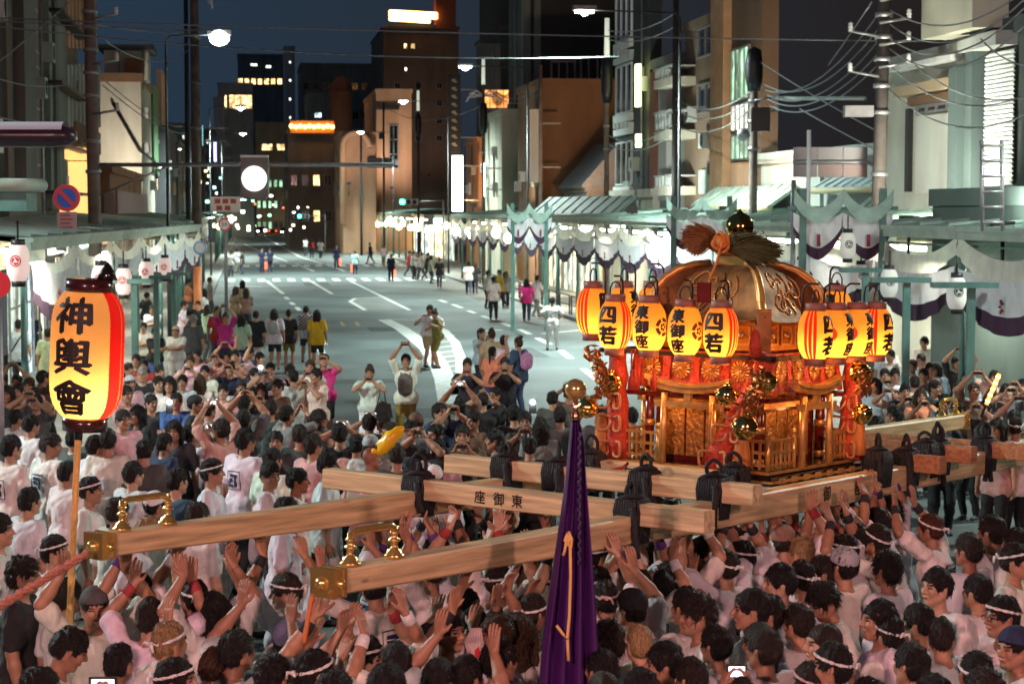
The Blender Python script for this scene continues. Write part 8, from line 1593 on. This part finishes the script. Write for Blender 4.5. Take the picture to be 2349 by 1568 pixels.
ACT = {'lift': 'lifting with both arms', 'lift_turned': 'lifting, head turned', 'press': 'pressing both palms up', 'press_turned': 'pushing up, head turned', 'reach': 'reaching up', 'one_arm': 'one arm raised', 'stand': 'standing', 'stand_left': 'standing, head turned', 'head_down': 'head bowed', 'walk': 'walking', 'photo_high': 'taking a photo', 'photo_over': 'filming overhead', 'photo_face': 'aiming a phone', 'hips': 'hands on hips', 'arms_folded': 'arms folded', 'hug': 'hugging', 'wave': 'one arm raised'}
def where(u, v):
    best = min(LMK, key=lambda l: ((l[0] - u) ** 2 + ((l[1] - v) * 1.2) ** 2)); dx, dy = u - best[0], v - best[1]
    return ('left of ' if dx < 0 else 'right of ') + best[2] if abs(dx) > abs(dy) * .8 else ('above ' if dy < 0 else 'below ') + best[2], math.hypot(dx, dy)
L = {}
for P in PEOPLE:
    u, v = topx(P['x'], P['y'], P['h'] + gz(P['y'])); hairw = ('cap' if P['cap'] else 'head scarf' if P['scarf'] else ('shaved head' if not P['hairk'] else {'long': 'long ', 'tail': 'tied ', 'bun': 'tied up ', 'spiky': 'spiky ', 'buzz': 'cropped ', 'shaggy': 'shaggy '}.get(P['hairk'], '') + HN[P['hairc']] + ' hair')) + (' and headband' if P['band'] else '')
    if P['desc']: P['lab'] = 'person ' + P['desc']; P['k'] = 0
    else:
        w, dist = where(u, v); P['lab'] = '%s clad person, %s, %s, %s' % (P['cn'], hairw, ACT[P['pose']], w); P['k'] = dist
    L.setdefault(P['lab'], []).append(P)
for lab, ps in L.items():
    ps.sort(key=lambda q: q['k'])
    for i, P in enumerate(ps):
        if len(ps) > 1:
            if len(ps) == 2: s_ = ('nearer one', 'farther one')[i]
            else: s_ = ('closest', 'second closest', 'third closest', 'fourth closest', 'fifth closest')[min(i, 4)]
            P['lab'] = lab.replace(' clad person', ' clad person (%s)' % s_)
        w = P['lab'].split()
        if len(w) > 16: P['lab'] = P['lab'].replace('second closest', 'second').replace('third closest', 'third').replace('fourth closest', 'fourth').replace('fifth closest', 'fifth').replace('standing, head turned', 'head turned'); w = P['lab'].split()
        if len(w) > 16: P['lab'] = P['lab'].replace(' and headband', ', headband').replace(' clad person', ' clad').replace('pressing both palms up', 'pressing up').replace('lifting with both arms', 'lifting').replace('pushing up, head turned', 'pushing up')
        P['o']['label'] = ' '.join(P['lab'].split()[:16])
for t, P in HOLD.values():
    w = where(*topx(t.location.x, t.location.y, t.location.z)); t['label'] = 'phone held by %s clad person %s' % (P['cn'], w[0])
c = {}
for t, P in HOLD.values(): c.setdefault(t['label'], []).append(t)
for lab, ts in c.items():
    if len(ts) > 1:
        ts.sort(key=lambda q: q.location.y)
        for i, t in enumerate(ts): t['label'] = lab.replace('phone held', ('nearest', 'next', 'farther', 'farthest')[min(i, 3)] + ' phone held')

BG = [(1049, 420, 'the glowing white sign'), (1315, 330, 'the brown end wall'), (586, 410, 'the round lit disc'), (555, 108, 'the bright left street lamp'), (937, 463, 'the green traffic light'), (1690, 515, 'the shrine finial'), (1930, 480, 'the right raised gate'), (1610, 480, 'the left raised gate'), (1214, 490, 'the far raised gate'), (2008, 300, 'the tall right utility pole'), (1727, 300, 'the shorter right pole'), (221, 300, 'the thick left pole'), (433, 300, 'the slim black pole'), (153, 454, 'the no parking sign'), (2277, 400, 'the roof ladder'), (1391, 200, 'the white tipped pole'), (2195, 660, 'the right crest lantern'), (625, 540, 'the far cars'), (900, 600, 'the far crossing'), (200, 810, 'the big lantern'), (290, 320, 'the beige end wall'), (1435, 200, 'the white gridded tower'), (1906, 372, 'the sign back'), (1109, 230, 'the twin lamp arms'), (1350, 760, 'the shrine lanterns'), (515, 515, 'the speed limit sign'), (2150, 300, 'the cream house'), (1660, 300, 'the orange corner pier'), (820, 540, 'the middle of the lamp row'), (1132, 660, 'the man by the kerb')]
ORD = 'fifth sixth seventh eighth ninth tenth eleventh twelfth thirteenth fourteenth fifteenth sixteenth seventeenth eighteenth nineteenth twentieth twenty-first twenty-second twenty-third twenty-fourth twenty-fifth twenty-sixth twenty-seventh twenty-eighth'.split()
SH = {}; sub = {}
for o in bpy.data.objects:
    if o.parent is None and o.get('group') and o.get('label') and o.get('category') in ('arcade', 'shop', 'wire', 'lamp', 'guard rail', 'flood lamp'): SH.setdefault((o['label'], o['group']), []).append(o)
def mid(o):
    if o.type == 'MESH' and o['category'] == 'wire': n = len(o.data.vertices); return o.data.vertices[n // 2].co
    return o.matrix_basis @ Vector((0, 2, 3.4) if o['category'] in ('arcade', 'shop') else (0, 0, 0))
for (lab, g), os_ in SH.items():
    if len(os_) < 2: continue
    short = {'arcade': 'far arcade bay' if 'far' in lab else 'arcade bay', 'shop': 'lit shop', 'wire': 'thin overhead wire', 'lamp': 'warm arcade bulb' if 'bulb' in lab else lab.split()[0] + ' shop light', 'guard rail': 'kerb rail section', 'flood lamp': 'added wall flood lamp'}[os_[0]['category']]
    for o in os_:
        p = mid(o); u, v = topx(p.x, p.y, p.z); b = min(BG, key=lambda l: (l[0] - u) ** 2 + ((l[1] - v) * 1.2) ** 2); dx, dy = u - b[0], v - b[1]
        sub.setdefault('%s %s %s, %s' % (short, ('left of' if dx < 0 else 'right of') if abs(dx) > abs(dy) * .6 else ('above' if dy < 0 else 'below'), b[2], 'left row' if 'left' in lab else 'right row' if 'right' in lab else 'between the poles'), []).append((math.hypot(dx, dy), p.y, o))
for nl, ls in sub.items():
    ls.sort(key=lambda q: q[1])
    for i, (_, _, o) in enumerate(ls): o['label'] = nl if len(ls) == 1 else ' '.join((('nearest ', 'second nearest ', 'third nearest ', 'fourth nearest ')[i] if i < 4 else ORD[min(i - 4, 23)] + ' nearest ') .split() + nl.split())
